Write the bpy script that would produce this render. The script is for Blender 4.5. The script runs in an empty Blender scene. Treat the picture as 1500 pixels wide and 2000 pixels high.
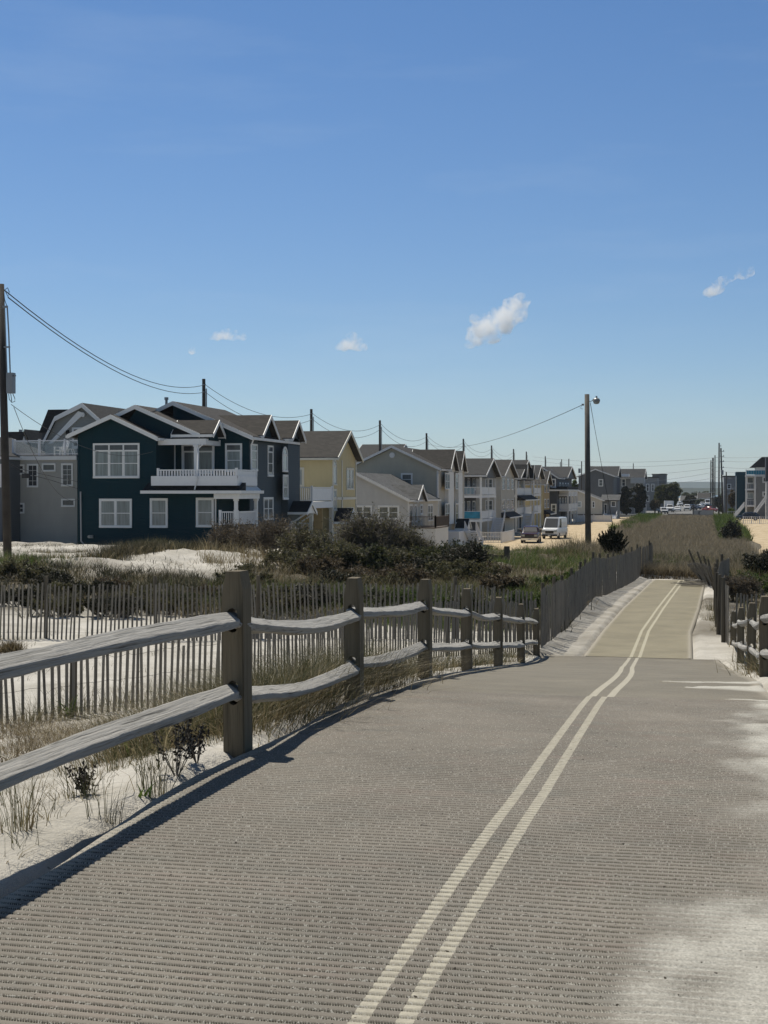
import bpy, bmesh, math, random
import numpy as np
from mathutils import Vector, Matrix, noise as mnoise
random.seed(7); RNG = np.random.default_rng(7)
S = bpy.context.scene; COL = S.collection
R_ = math.radians

# ---------------------------------------------------------------- camera
EYE = 5.8
YAW, PITCH = R_(12.8), R_(0.83)
FPX = 2773.0
cam = bpy.data.cameras.new('camera'); cam.sensor_fit = 'VERTICAL'; cam.sensor_height = 36
cam.lens = FPX/2000*36; cam.clip_start = .1; cam.clip_end = 30000
camo = bpy.data.objects.new('camera', cam); COL.objects.link(camo)
camo.location = (0, 0, EYE); camo.rotation_euler = (math.pi/2-PITCH, 0, YAW)
S.camera = camo

# ---------------------------------------------------------------- sky, sun, exposure
SUN_EL, SUN_AZ = R_(61.5), R_(46)            # azimuth to the left of +Y
sdir = Vector((-math.sin(SUN_AZ)*math.cos(SUN_EL), math.cos(SUN_AZ)*math.cos(SUN_EL), math.sin(SUN_EL)))
W = bpy.data.worlds.new('World'); S.world = W; W.use_nodes = True
wn = W.node_tree; bg = wn.nodes['Background']
sky = wn.nodes.new('ShaderNodeTexSky'); sky.sky_type = 'NISHITA'; sky.sun_disc = False
sky.sun_elevation = SUN_EL; sky.sun_rotation = -SUN_AZ
sky.altitude = 0; sky.air_density = 1.0; sky.dust_density = 0.25; sky.ozone_density = 3.0
_tc = wn.nodes.new('ShaderNodeTexCoord'); _sx = wn.nodes.new('ShaderNodeSeparateXYZ'); _rp = wn.nodes.new('ShaderNodeValToRGB'); _mx = wn.nodes.new('ShaderNodeMix')
wn.links.new(_tc.outputs['Generated'], _sx.inputs[0]); wn.links.new(_sx.outputs[2], _rp.inputs[0])
_e = _rp.color_ramp.elements; _e[0].position = 0; _e[0].color = (.70, .81, 1.0, 1); _e[1].position = .12; _e[1].color = (.65, .77, .925, 1)
for _p, _c in ((.33, (.55, .74, .93)), (.5, (.50, .525, .52))): _q = _e.new(_p); _q.color = (*_c, 1)
_mx.data_type = 'RGBA'; _mx.blend_type = 'MULTIPLY'; _mx.inputs[0].default_value = 1
wn.links.new(sky.outputs[0], _mx.inputs[6]); wn.links.new(_rp.outputs[0], _mx.inputs[7])
# faint high cirrus streaks
_mp = wn.nodes.new('ShaderNodeMapping'); _mp.inputs['Scale'].default_value = (2.2, 2.2, 14); _mp.inputs['Rotation'].default_value = (.12, .10, 0)
wn.links.new(_tc.outputs['Generated'], _mp.inputs[0]); _nz = wn.nodes.new('ShaderNodeTexNoise'); _nz.inputs['Scale'].default_value = 1.6; _nz.inputs['Detail'].default_value = 7; _nz.inputs['Roughness'].default_value = .62
wn.links.new(_mp.outputs[0], _nz.inputs['Vector']); _r2 = wn.nodes.new('ShaderNodeValToRGB'); wn.links.new(_nz.outputs['Fac'], _r2.inputs[0])
_r2.color_ramp.elements[0].position = .52; _r2.color_ramp.elements[0].color = (0, 0, 0, 1); _r2.color_ramp.elements[1].position = .80; _r2.color_ramp.elements[1].color = (.10, .10, .10, 1)
_m2 = wn.nodes.new('ShaderNodeMix'); _m2.data_type = 'RGBA'; wn.links.new(_r2.outputs[0], _m2.inputs[0]); wn.links.new(_mx.outputs[2], _m2.inputs[6]); _m2.inputs[7].default_value = (6.5, 7.4, 8.2, 1)
wn.links.new(_m2.outputs[2], bg.inputs[0]); bg.inputs[1].default_value = 0.097
sun = bpy.data.lights.new('sun', 'SUN'); sun.energy = 4.8; sun.angle = R_(.5); sun.color = (1, .94, .83)
suno = bpy.data.objects.new('sun', sun); COL.objects.link(suno)
suno.rotation_euler = sdir.to_track_quat('Z', 'Y').to_euler(); suno.location = (-30, 30, 60)
S.view_settings.view_transform = 'Standard'; S.view_settings.look = 'None'
S.view_settings.exposure = 0.0; S.view_settings.gamma = 1; S.view_settings.use_curve_mapping = False
cy = S.cycles; cy.max_bounces = 8; cy.diffuse_bounces = 3; cy.glossy_bounces = 3; cy.transmission_bounces = 4
cy.volume_bounces = 7; cy.transparent_max_bounces = 12; cy.use_denoising = True; cy.caustics_reflective = False; cy.caustics_refractive = False

# ---------------------------------------------------------------- measuring: pixels of the photo turned into places
ca, sa, cp, sp = math.cos(YAW), math.sin(YAW), math.cos(PITCH), math.sin(PITCH)
Fv = Vector((-sa*cp, ca*cp, -sp)); Rv = Vector((ca, sa, 0)); Uv = Rv.cross(Fv)
def ray(px, py): return Fv + Rv*((px-750)/FPX) + Uv*((1000-py)/FPX)
def N(px, py, Y):
    d = ray(px, py); t = Y/d.y; return (d.x*t, EYE+d.z*t)          # x, z on a plane facing the camera side
def FR(px, py, X):
    d = ray(px, py); t = X/d.x; return (d.y*t, EYE+d.z*t)          # y, z on a plane facing the street
def P(px, py, Z):
    d = ray(px, py); return Vector((d.x*Z, d.y*Z, EYE+d.z*Z))      # at camera depth Z

# ---------------------------------------------------------------- tags
def setp(o, label=None, cat=None, group=None, kind=None):
    if label: o['label'] = label
    if cat: o['category'] = cat
    if group: o['group'] = group
    if kind: o['kind'] = kind
    return o
def thing(name, label, cat, loc=(0, 0, 0), rz=0, group=None):
    o = bpy.data.objects.new(name, None); COL.objects.link(o); o.empty_display_size = .2
    o.location = loc; o.rotation_euler = (0, 0, rz); return setp(o, label, cat, group)
def kids(o): return [c for c in bpy.data.objects if c.parent == o]
def copy_tree(o, parent=None):
    c = o.copy(); COL.objects.link(c); c.parent = parent
    for ch in TREE.get(o.name, []): copy_tree(ch, c)
    return c
TREE = {}
def link(o, parent):
    COL.objects.link(o)
    if parent is not None:
        o.parent = parent; TREE.setdefault(parent.name, []).append(o)
    return o
def wloc(o):
    v = Vector((0, 0, 0))
    while o is not None:
        v = v + o.location; o = o.parent
    return v

# ---------------------------------------------------------------- materials
MATS = {}
def nodes(name):
    m = bpy.data.materials.new(name); m.use_nodes = True; MATS[name] = m
    nt = m.node_tree; return m, nt, nt.nodes['Principled BSDF']
def L(nt, a, b): nt.links.new(a, b)
def nd(nt, t, **kw):
    n = nt.nodes.new(t)
    for k, v in kw.items(): setattr(n, k, v)
    return n
def mapn(nt, scale=(1, 1, 1), coord='Object'):
    tc = nd(nt, 'ShaderNodeTexCoord'); mp = nd(nt, 'ShaderNodeMapping'); mp.inputs['Scale'].default_value = scale
    L(nt, tc.outputs[coord], mp.inputs[0]); return mp.outputs[0]
def noise(nt, vec, scale, detail=4, rough=.55, dist=0):
    n = nd(nt, 'ShaderNodeTexNoise'); n.inputs['Scale'].default_value = scale; n.inputs['Detail'].default_value = detail
    n.inputs['Roughness'].default_value = rough; n.inputs['Distortion'].default_value = dist
    if vec is not None: L(nt, vec, n.inputs['Vector'])
    return n.outputs['Fac']
def ramp(nt, fac, stops):
    r = nd(nt, 'ShaderNodeValToRGB'); e = r.color_ramp.elements
    while len(e) > 1: e.remove(e[-1])
    e[0].position = stops[0][0]; e[0].color = (*stops[0][1], 1)
    for p, c in stops[1:]:
        x = e.new(p); x.color = (*c, 1)
    L(nt, fac, r.inputs[0]); return r.outputs[0]
def mixc(nt, f, a, b, mode='MIX'):
    m = nd(nt, 'ShaderNodeMix', data_type='RGBA', blend_type=mode)
    if isinstance(f, (int, float)): m.inputs[0].default_value = f
    else: L(nt, f, m.inputs[0])
    for v, i in ((a, 6), (b, 7)):
        if isinstance(v, tuple): m.inputs[i].default_value = (*v, 1)
        else: L(nt, v, m.inputs[i])
    return m.outputs[2]
def math_(nt, op, a, b=None, c=None, clamp=False):
    m = nd(nt, 'ShaderNodeMath', operation=op, use_clamp=clamp)
    for i, v in enumerate((a, b, c)):
        if v is None: continue
        if isinstance(v, (int, float)): m.inputs[i].default_value = v
        else: L(nt, v, m.inputs[i])
    return m.outputs[0]
def bump(nt, b, h, strength=.3, dist=.02):
    n = nd(nt, 'ShaderNodeBump'); n.inputs['Strength'].default_value = strength; n.inputs['Distance'].default_value = dist
    L(nt, h, n.inputs['Height']); L(nt, n.outputs[0], b.inputs['Normal']); return n
def k(c, f): return tuple(min(1, x*f) for x in c)

def plain(name, c, rough=.6, var=.12, scale=3, metal=0, spec=.5, bmp=.08):
    m, nt, b = nodes(name)
    n = noise(nt, mapn(nt), scale, 5)
    L(nt, ramp(nt, n, [(.3, k(c, 1-var)), (.7, k(c, 1+var))]), b.inputs['Base Color'])
    b.inputs['Roughness'].default_value = rough; b.inputs['Metallic'].default_value = metal
    b.inputs['Specular IOR Level'].default_value = spec
    if bmp: bump(nt, b, noise(nt, mapn(nt), scale*14, 3), bmp, .01)
    return m
def siding(name, c, pitch=.13, vertical=False, var=.07):
    m, nt, b = nodes(name)
    tc = nd(nt, 'ShaderNodeTexCoord'); sx = nd(nt, 'ShaderNodeSeparateXYZ'); L(nt, tc.outputs['Object'], sx.inputs[0])
    if vertical:
        co = math_(nt, 'ADD', sx.outputs[0], sx.outputs[1])
        fr = math_(nt, 'FRACT', math_(nt, 'DIVIDE', co, pitch)); h = math_(nt, 'LESS_THAN', fr, .13)
        idx = math_(nt, 'FLOOR', math_(nt, 'DIVIDE', co, pitch))
    else:
        q = math_(nt, 'DIVIDE', sx.outputs[2], pitch); fr = math_(nt, 'FRACT', q); h = math_(nt, 'SUBTRACT', 1.0, fr)
        idx = math_(nt, 'FLOOR', q)
    wn_ = nd(nt, 'ShaderNodeTexWhiteNoise', noise_dimensions='1D'); L(nt, idx, wn_.inputs['W'])
    n = noise(nt, mapn(nt, (1, 1, .35)), 1.6, 5, .6)
    col = ramp(nt, n, [(.3, k(c, 1-var)), (.72, k(c, 1+var))])
    col = mixc(nt, math_(nt, 'MULTIPLY', wn_.outputs[0], .12), col, k(c, .8))
    L(nt, col, b.inputs['Base Color']); b.inputs['Roughness'].default_value = .62
    b.inputs['Specular IOR Level'].default_value = .15
    bump(nt, b, h, .9 if not vertical else .6, .018)
    return m
def shingle(name, c):
    m, nt, b = nodes(name)
    br = nd(nt, 'ShaderNodeTexBrick'); br.inputs['Scale'].default_value = 1
    tc = nd(nt, 'ShaderNodeTexCoord'); sx = nd(nt, 'ShaderNodeSeparateXYZ'); L(nt, tc.outputs['Object'], sx.inputs[0])
    cb = nd(nt, 'ShaderNodeCombineXYZ'); L(nt, math_(nt, 'ADD', sx.outputs[0], sx.outputs[1]), cb.inputs[0]); L(nt, sx.outputs[2], cb.inputs[1])
    L(nt, cb.outputs[0], br.inputs['Vector'])
    br.inputs['Brick Width'].default_value = .3; br.inputs['Row Height'].default_value = .09
    br.inputs['Mortar Size'].default_value = .008
    br.inputs['Color1'].default_value = (*k(c, .5), 1); br.inputs['Color2'].default_value = (*k(c, 1.75), 1); br.inputs['Mortar'].default_value = (*k(c, .45), 1)
    n = noise(nt, mapn(nt), 1.2, 5)
    L(nt, mixc(nt, .35, br.outputs[0], ramp(nt, n, [(.3, k(c, .75)), (.7, k(c, 1.25))])), b.inputs['Base Color'])
    b.inputs['Roughness'].default_value = .9; bump(nt, b, br.outputs['Fac'], .5, .01)
    return m
def leafmat(name, a, c, d, trans=.35, rough=.55):
    """per blade / leaf random tint from the attribute 'tint'"""
    m, nt, b = nodes(name)
    at = nd(nt, 'ShaderNodeAttribute'); at.attribute_name = 'tint'
    col = ramp(nt, at.outputs['Fac'], [(0, a), (.5, c), (1, d)])
    L(nt, col, b.inputs['Base Color']); b.inputs['Roughness'].default_value = rough; b.inputs['Specular IOR Level'].default_value = .3
    tr = nd(nt, 'ShaderNodeBsdfTranslucent'); L(nt, col, tr.inputs[0])
    mx = nd(nt, 'ShaderNodeMixShader'); mx.inputs[0].default_value = trans
    out = nt.nodes['Material Output']
    L(nt, b.outputs[0], mx.inputs[1]); L(nt, tr.outputs[0], mx.inputs[2]); L(nt, mx.outputs[0], out.inputs[0])
    return m
def woodmat(name, a, c, grain=(3, 45, 45), strength=.5, lines=26, dark=.34):
    """weathered timber: the small component of grain is the long axis"""
    m, nt, b = nodes(name)
    g1 = noise(nt, mapn(nt, grain), 1, 6, .65, .6); g2 = noise(nt, mapn(nt, tuple(x*.22 for x in grain)), 1, 4, .6, 1.2)
    w1 = noise(nt, mapn(nt, tuple(.9 if x < 10 else x*.62 for x in grain)), 1, 5, .6, .25); w2 = noise(nt, mapn(nt, tuple(1.6 if x < 10 else x*1.6 for x in grain)), 1, 3, .6, .3)
    col = mixc(nt, g2, a, c)
    col = mixc(nt, math_(nt, 'MULTIPLY', g1, .55), col, k(a, .6))
    l1 = ramp(nt, w1, [(.36, (dark, dark, dark*.95)), (.43, (1, 1, 1))]); l2 = ramp(nt, w2, [(.38, (.6, .6, .58)), (.50, (1, 1, 1))])
    ln = mixc(nt, 1.0, l1, l2, 'MULTIPLY')
    fade = ramp(nt, noise(nt, mapn(nt, tuple(x*.4 if x < 10 else 9 for x in grain)), 1, 3), [(.38, (.15, .15, .15)), (.62, (1, 1, 1))])
    col = mixc(nt, fade, col, mixc(nt, 1.0, col, ln, 'MULTIPLY'))
    ck = noise(nt, mapn(nt, tuple(x*.5 if x < 10 else 17 for x in grain)), 1, 3, .55, .35)
    col = mixc(nt, .8, col, ramp(nt, ck, [(.27, (.15, .14, .12)), (.315, (1, 1, 1))]), 'MULTIPLY')
    L(nt, col, b.inputs['Base Color'])
    b.inputs['Roughness'].default_value = .85; b.inputs['Specular IOR Level'].default_value = .25
    bump(nt, b, math_(nt, 'ADD', g1, math_(nt, 'MULTIPLY', w1, .8)), strength, .010)
    return m

plain('white_trim', (.72, .72, .70), .5, .05)
plain('white_vinyl', (.74, .74, .74), .4, .04)
plain('cream_trim', (.62, .60, .52), .5, .05)
siding('teal_siding', (.0050, .030, .040)); siding('greige_siding', (.38, .37, .335)); siding('graygreen_siding', (.44, .42, .34))
siding('cottage_siding', (.54, .53, .50)); siding('beige_siding', (.50, .47, .40)); siding('bluegray_siding', (.065, .07, .083))
siding('slate_siding', (.135, .14, .145)); siding('whitegray_siding', (.42, .43, .43)); siding('yellow_siding', (.56, .48, .28), .3, True)
siding('orange_siding', (.44, .32, .16), .2); siding('palebeige_siding', (.56, .52, .44)); siding('midgray_siding', (.24, .245, .245))
siding('deepblue_siding', (.02, .06, .085)); siding('graygable_siding', (.27, .275, .26)); siding('bluegrayfront_siding', (.07, .088, .098))
shingle('brown_shingle', (.026, .022, .018)); shingle('dark_shingle', (.016, .017, .019)); shingle('gray_shingle', (.065, .066, .066))
shingle('charcoal_shingle', (.017, .017, .017)); shingle('taupe_shingle', (.022, .019, .016))
plain('dark_interior', (.012, .012, .014), .9, .2); plain('concrete', (.33, .32, .3), .85, .15)
plain('pipe_gray', (.3, .31, .32), .45, .05); plain('lattice_white', (.6, .6, .58), .5, .06); plain('deck_brown', (.09, .07, .055), .7, .2)
plain('blue_cloth', (.02, .23, .36), .6, .2, 2); plain('pole_wood', (.05, .042, .035), .85, .3, 2); plain('pole_gray', (.10, .09, .075), .85, .3, 2)
plain('cable_black', (.01, .01, .011), .6, .1); plain('metal_gray', (.22, .23, .24), .4, .08, metal=.4); plain('lamp_gray', (.25, .26, .25), .4, .06)
def glassmat(name, c, spec=.6, rough=.06):
    m, nt, b = nodes(name)
    n = noise(nt, mapn(nt, (9, 9, .6)), 1, 2)
    L(nt, ramp(nt, n, [(.35, k(c, .75)), (.65, k(c, 1.25))]), b.inputs['Base Color'])
    b.inputs['Roughness'].default_value = .5; b.inputs['Coat Weight'].default_value = 1; b.inputs['Coat Roughness'].default_value = rough
    return m
glassmat('curtain_glass', (.16, .19, .19)); glassmat('dark_glass', (.02, .024, .03)); glassmat('blind_glass', (.10, .115, .11))
glassmat('pale_glass', (.32, .36, .36)); glassmat('car_glass', (.012, .014, .016))
def wireglass():
    m, nt, b = nodes('rail_glass')
    b.inputs['Base Color'].default_value = (.5, .58, .6, 1); b.inputs['Roughness'].default_value = .03; b.inputs['Alpha'].default_value = .22
wireglass()

# ---------------------------------------------------------------- mesh helpers
class MB:
    def __init__(s): s.v = []; s.f = []
    def add(s, vs, fs):
        o = len(s.v); s.v += [tuple(v) for v in vs]; s.f += [tuple(i+o for i in f) for f in fs]; return s
    def box(s, x0, x1, y0, y1, z0, z1):
        if x0 > x1: x0, x1 = x1, x0
        if y0 > y1: y0, y1 = y1, y0
        if z0 > z1: z0, z1 = z1, z0
        return s.add([(x0, y0, z0), (x1, y0, z0), (x1, y1, z0), (x0, y1, z0), (x0, y0, z1), (x1, y0, z1), (x1, y1, z1), (x0, y1, z1)],
                     [(0, 3, 2, 1), (4, 5, 6, 7), (0, 1, 5, 4), (1, 2, 6, 5), (2, 3, 7, 6), (3, 0, 4, 7)])
    def prism(s, poly, axis, a, b):
        n = len(poly)
        f = (lambda p, t: (p[0], t, p[1])) if axis == 'y' else ((lambda p, t: (t, p[0], p[1])) if axis == 'x' else (lambda p, t: (p[0], p[1], t)))
        vs = [f(p, a) for p in poly] + [f(p, b) for p in poly]
        return s.add(vs, [tuple(range(n)), tuple(range(2*n-1, n-1, -1))] + [(i, i+n, (i+1) % n+n, (i+1) % n) for i in range(n)])
    def tube(s, pts, r, n=6, r1=None):
        pts = [Vector(p) for p in pts]; m = len(pts); r1 = r if r1 is None else r1
        vs = []
        for i, p in enumerate(pts):
            t = (pts[min(i+1, m-1)]-pts[max(i-1, 0)]).normalized()
            a = Vector((0, 0, 1)) if abs(t.z) < .9 else Vector((1, 0, 0))
            u = t.cross(a).normalized(); w = t.cross(u)
            rr = r+(r1-r)*i/max(1, m-1)
            for j in range(n):
                q = 2*math.pi*j/n; vs.append(p+u*(rr*math.cos(q))+w*(rr*math.sin(q)))
        fs = [(i*n+j, i*n+(j+1) % n, (i+1)*n+(j+1) % n, (i+1)*n+j) for i in range(m-1) for j in range(n)]
        fs += [tuple(range(n-1, -1, -1)), tuple(range((m-1)*n, m*n))]
        return s.add(vs, fs)
    def bar(s, p0, p1, w, h):
        p0, p1 = Vector(p0), Vector(p1); t = (p1-p0).normalized()
        a = Vector((0, 0, 1)) if abs(t.z) < .95 else Vector((0, 1, 0))
        u = t.cross(a).normalized()*w/2; q = u.cross(t).normalized()*h/2
        vs = [p+x for p in (p0, p1) for x in (u+q, -u+q, -u-q, u-q)]
        return s.add(vs, [(0, 1, 2, 3), (7, 6, 5, 4), (0, 4, 5, 1), (1, 5, 6, 2), (2, 6, 7, 3), (3, 7, 4, 0)])
    def build(s, name, mat, parent=None, smooth=False, local=False, fix=True):
        me = bpy.data.meshes.new(name)
        off = Vector((0, 0, 0)) if (local or parent is None) else wloc(parent)
        me.from_pydata([(x-off.x, y-off.y, z-off.z) for x, y, z in s.v], [], s.f)
        if fix:
            bm = bmesh.new(); bm.from_mesh(me); bmesh.ops.recalc_face_normals(bm, faces=bm.faces); bm.to_mesh(me); bm.free()
        if smooth: me.shade_smooth()
        me.materials.append(MATS[mat]); me.update()
        return link(bpy.data.objects.new(name, me), parent)

def npmesh(name, V, Q, mat, parent=None, tint=None, smooth=False, T=None):
    """V (n,3) vertices, Q (m,4) quads, T (k,3) triangles, tint per vertex"""
    me = bpy.data.meshes.new(name)
    V = np.asarray(V, dtype=np.float32)
    if parent is not None: V = V-np.array(wloc(parent), dtype=np.float32)
    nq = 0 if Q is None else len(Q); ntr = 0 if T is None else len(T)
    loops = np.concatenate([np.asarray(Q, dtype=np.int32).ravel() if nq else np.zeros(0, np.int32), np.asarray(T, dtype=np.int32).ravel() if ntr else np.zeros(0, np.int32)])
    me.vertices.add(len(V)); me.vertices.foreach_set('co', V.ravel())
    me.loops.add(len(loops)); me.loops.foreach_set('vertex_index', loops)
    st = np.concatenate([np.arange(nq)*4, nq*4+np.arange(ntr)*3]).astype(np.int32)
    me.polygons.add(nq+ntr); me.polygons.foreach_set('loop_start', st)
    if tint is not None:
        for nm, arr in (tint.items() if isinstance(tint, dict) else [('tint', tint)]):
            a = me.attributes.new(nm, 'FLOAT', 'POINT'); a.data.foreach_set('value', np.asarray(arr, dtype=np.float32))
    me.update(calc_edges=True); me.validate()
    if smooth: me.shade_smooth()
    me.materials.append(MATS[mat])
    return link(bpy.data.objects.new(name, me), parent)

def blades(X, Y, Z, H, Wd, lean, ang=None, seg=3, rng=RNG):
    """curved tapering grass blades: returns V, Q, tint"""
    n = len(X); ang = rng.uniform(0, 2*np.pi, n) if ang is None else ang
    fa = rng.uniform(0, 2*np.pi, n)
    dx, dy = np.cos(ang)*lean, np.sin(ang)*lean
    sx, sy = np.cos(fa)*Wd/2, np.sin(fa)*Wd/2
    V = np.zeros((n, seg+1, 2, 3)); 
    for i in range(seg+1):
        t = i/seg; b = t**1.9; w = (1-t)**.8 if i < seg else .08
        cx = X+dx*b*H; cy_ = Y+dy*b*H; cz = Z+H*(t-.28*b*np.minimum(lean, 1.5))
        V[:, i, 0] = np.stack([cx-sx*w, cy_-sy*w, cz], 1); V[:, i, 1] = np.stack([cx+sx*w, cy_+sy*w, cz], 1)
    V = V.reshape(n*(seg+1)*2, 3)
    base = (np.arange(n)*(seg+1)*2)[:, None]
    q = np.concatenate([np.array([[2*i, 2*i+1, 2*i+3, 2*i+2]]) for i in range(seg)])
    Q = (base[:, :, None]+q[None]).reshape(-1, 4)
    tint = np.repeat(rng.uniform(0, 1, n), (seg+1)*2)
    return V, Q, tint
def leaves(C, size, rng=RNG, up=.3):
    n = len(C)
    a = rng.normal(size=(n, 3)); a[:, 2] += up; a /= np.linalg.norm(a, axis=1)[:, None]
    b = rng.normal(size=(n, 3)); b = np.cross(a, b); b /= np.linalg.norm(b, axis=1)[:, None]
    s = (size*rng.uniform(.6, 1.3, n))[:, None]
    V = np.stack([C-a*s, C+b*s*.45, C+a*s, C-b*s*.45], 1).reshape(-1, 3)
    return V, np.arange(4*n).reshape(-1, 4), np.repeat(rng.uniform(0, 1, n), 4)
def cat(parts):
    Vs, Qs, Ts = [], [], []; o = 0
    for V, Q, t in parts:
        Vs.append(V); Qs.append(Q+o); Ts.append(t); o += len(V)
    return np.concatenate(Vs), np.concatenate(Qs), np.concatenate(Ts)
def sticks(P0, P1, r0, r1, rng=RNG):
    """three-sided tapered sticks"""
    n = len(P0); d = P1-P0; d /= np.linalg.norm(d, axis=1)[:, None]+1e-9
    a = rng.normal(size=(n, 3)); u = np.cross(d, a); u /= np.linalg.norm(u, axis=1)[:, None]; w = np.cross(d, u)
    V = np.zeros((n, 6, 3))
    for j in range(3):
        c, s_ = math.cos(j*2.0944), math.sin(j*2.0944)
        V[:, j] = P0+(u*c+w*s_)*np.reshape(r0, (-1, 1)); V[:, 3+j] = P1+(u*c+w*s_)*np.reshape(r1, (-1, 1))
    q = np.array([[0, 1, 4, 3], [1, 2, 5, 4], [2, 0, 3, 5]])
    return V.reshape(-1, 3), ((np.arange(n)*6)[:, None, None]+q[None]).reshape(-1, 4), np.repeat(rng.uniform(0, 1, n), 6)
HAZE = 0.00007

# ================================================================ terrain
def _hash(i, j, s):
    h = (i*374761393+j*668265263+s*974634777) & 0x7fffffff
    h = ((h ^ (h >> 13))*1274126177) & 0x7fffffff
    return ((h ^ (h >> 16)) & 0xffff)/65535.0
def vn(x, y, s=0):
    x = np.asarray(x, float); y = np.asarray(y, float)
    i = np.floor(x).astype(np.int64); j = np.floor(y).astype(np.int64); fx = x-i; fy = y-j
    fx = fx*fx*(3-2*fx); fy = fy*fy*(3-2*fy)
    a = _hash(i, j, s); b = _hash(i+1, j, s); c = _hash(i, j+1, s); d = _hash(i+1, j+1, s)
    return (a*(1-fx)+b*fx)*(1-fy)+(c*(1-fx)+d*fx)*fy-.5
def fbm(x, y, s=0, o=4):
    r = 0; a = 1
    for q in range(o):
        r = r+a*vn(x*2**q, y*2**q, s+q); a *= .5
    return r
def sstep(a, b, x):
    t = np.clip((np.asarray(x, float)-a)/(b-a), 0, 1); return t*t*(3-2*t)
PY_ = [-20, 2.5, 4.5, 7.5, 10.7, 14, 17.3, 21, 24.5, 28, 40, 57, 62, 80, 100, 130]
PD_ = [1.3, 1.38, 1.39, 1.42, 1.62, 1.87, 2.2, 2.6, 2.97, 3.28, 3.40, 3.52, 3.7, 5.0, 5.8, 5.8]
def pathz(Y):
    Y = np.asarray(Y, float); return EYE-sum(np.interp(Y+d*np.clip(1.25-Y/28, .25, 1), PY_, PD_) for d in (-2.4, -1.6, -.8, 0, .8, 1.6, 2.4))/7
def nedgeL(Y): return np.interp(Y, [0, 4.53, 7.53, 10.7, 14.2, 17.5, 28, 29], [-2.33, -2.36, -2.48, -2.63, -2.70, -2.8, -3.12, -3.15])+.035*np.sin(np.asarray(Y)*1.7)
def nedgeR(Y): return np.interp(Y, [0, 10, 13.5, 28], [.8, .7, .57, .3])+.03*np.sin(np.asarray(Y)*1.3)
def fedgeL(Y): return np.interp(Y, [28, 34.4, 42, 55, 60], [-2.39, -2.43, -2.39, -2.12, -2.0])
def fedgeR(Y): return np.interp(Y, [28, 34.4, 42, 55, 60], [-.25, -.33, -.18, -.04, 0])
def nline(Y): return np.interp(Y, [0, 3.8, 5, 6.6, 8, 9.5, 10.5, 11.5, 13, 14.5, 16, 18, 20, 22, 25, 28], [-.81, -.81, -.797, -.785, -.795, -.818, -.838, -.855, -.862, -.875, -.91, -.99, -1.09, -1.19, -1.31, -1.4])
def fline(Y): return np.interp(Y, [28, 34.4, 42, 55, 60], [-1.36, -1.42, -1.3, -1.0, -.9])

pts = []
for Y in (-12, -5, 0, 3, 6, 9, 12, 15, 18, 21, 24.5, 28):
    for X in (-2.9, -1, 1.0): pts.append((X, Y, float(pathz(Y))))
for Y in (34, 42, 50, 57):
    for X in (-2.9, -1.2, .2): pts.append((X, Y, float(pathz(Y))))
for q in [(0, 1414, 16.5), (200, 1392, 17), (420, 1365, 18.5), (700, 1303, 23), (0, 1250, 29), (420, 1250, 29), (700, 1248, 29), (900, 1250, 29),
          (0, 1320, 22), (420, 1300, 23.5), (0, 1160, 40), (250, 1150, 43), (60, 1087, 58), (0, 1066, 66), (130, 1082, 64), (230, 1084, 64), (330, 1079, 60), (430, 1077, 60),
          (540, 1094, 60), (520, 1140, 46), (420, 1150, 42), (640, 1140, 52), (760, 1165, 46), (900, 1165, 44), (1000, 1112, 60), (1060, 1104, 60), (1148, 1084, 74), (1195, 1087, 66),
          (1120, 1150, 42), (1230, 1110, 60), (1340, 1120, 62), (1430, 1120, 60), (1500, 1130, 55), (1420, 1230, 35), (1500, 1260, 30)]:
    p = P(*q); pts.append(tuple(p))
for x, y, z in [(-6, 5, 3.9), (-8, 10, 3.3), (-14, 8, 3.1), (-14, 15, 3.05), (-20, 25, 2.8), (-26, 35, 2.9), (-34, 50, 3.1), (-40, 66, 3.2), (-50, 80, 2.4), (-40, 82, 2.2), (-30, 82, 2.2), (-24, 84, 1.9),
                (-20, 92, .9), (-22, 104, .3), (-32, 106, 1.2), (-12, 96, .2), (-8, 92, .6), (4, 90, .7), (10, 96, .2), (-50, 110, .3), (3, 5, 4.4), (6, 10, 4.0), (8, 20, 3.0), (8, 35, 2.6), (12, 60, 2.4), (30, 30, 2.8), (30, 80, 1), (12, 84, 1.1),
                (-4.5, 9, 3.8), (-5, 14, 3.4), (-4.4, 20, 3.0), (-20, -5, 4), (12, -8, 4.3), (-80, 40, 3), (60, 50, 3)]:
    pts.append((x, y, z))
pts = np.array(pts); _A = np.hypot(pts[:, None, 0]-pts[None, :, 0], pts[:, None, 1]-pts[None, :, 1])
_n = len(pts); _M = np.zeros((_n+1, _n+1)); _M[:_n, :_n] = -_A; _M[:_n, _n] = 1; _M[_n, :_n] = 1
_w = np.linalg.solve(_M+np.eye(_n+1)*1e-6, np.append(pts[:, 2], 0))
def ground0(X, Y):
    X = np.asarray(X, float); Y = np.asarray(Y, float); sh = X.shape; X = X.ravel(); Y = Y.ravel(); r = np.full(X.shape, _w[_n])
    for i in range(_n): r = r-_w[i]*np.hypot(X-pts[i, 0], Y-pts[i, 1])
    return r.reshape(sh)
def matz(X, Y):
    return pathz(Y)+(.018-.009*sstep(9, 12, Y))*fbm(np.asarray(X)*.9+3, np.asarray(Y)*.55, 40, 2)*sstep(0, 4, Y)+.012
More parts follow.
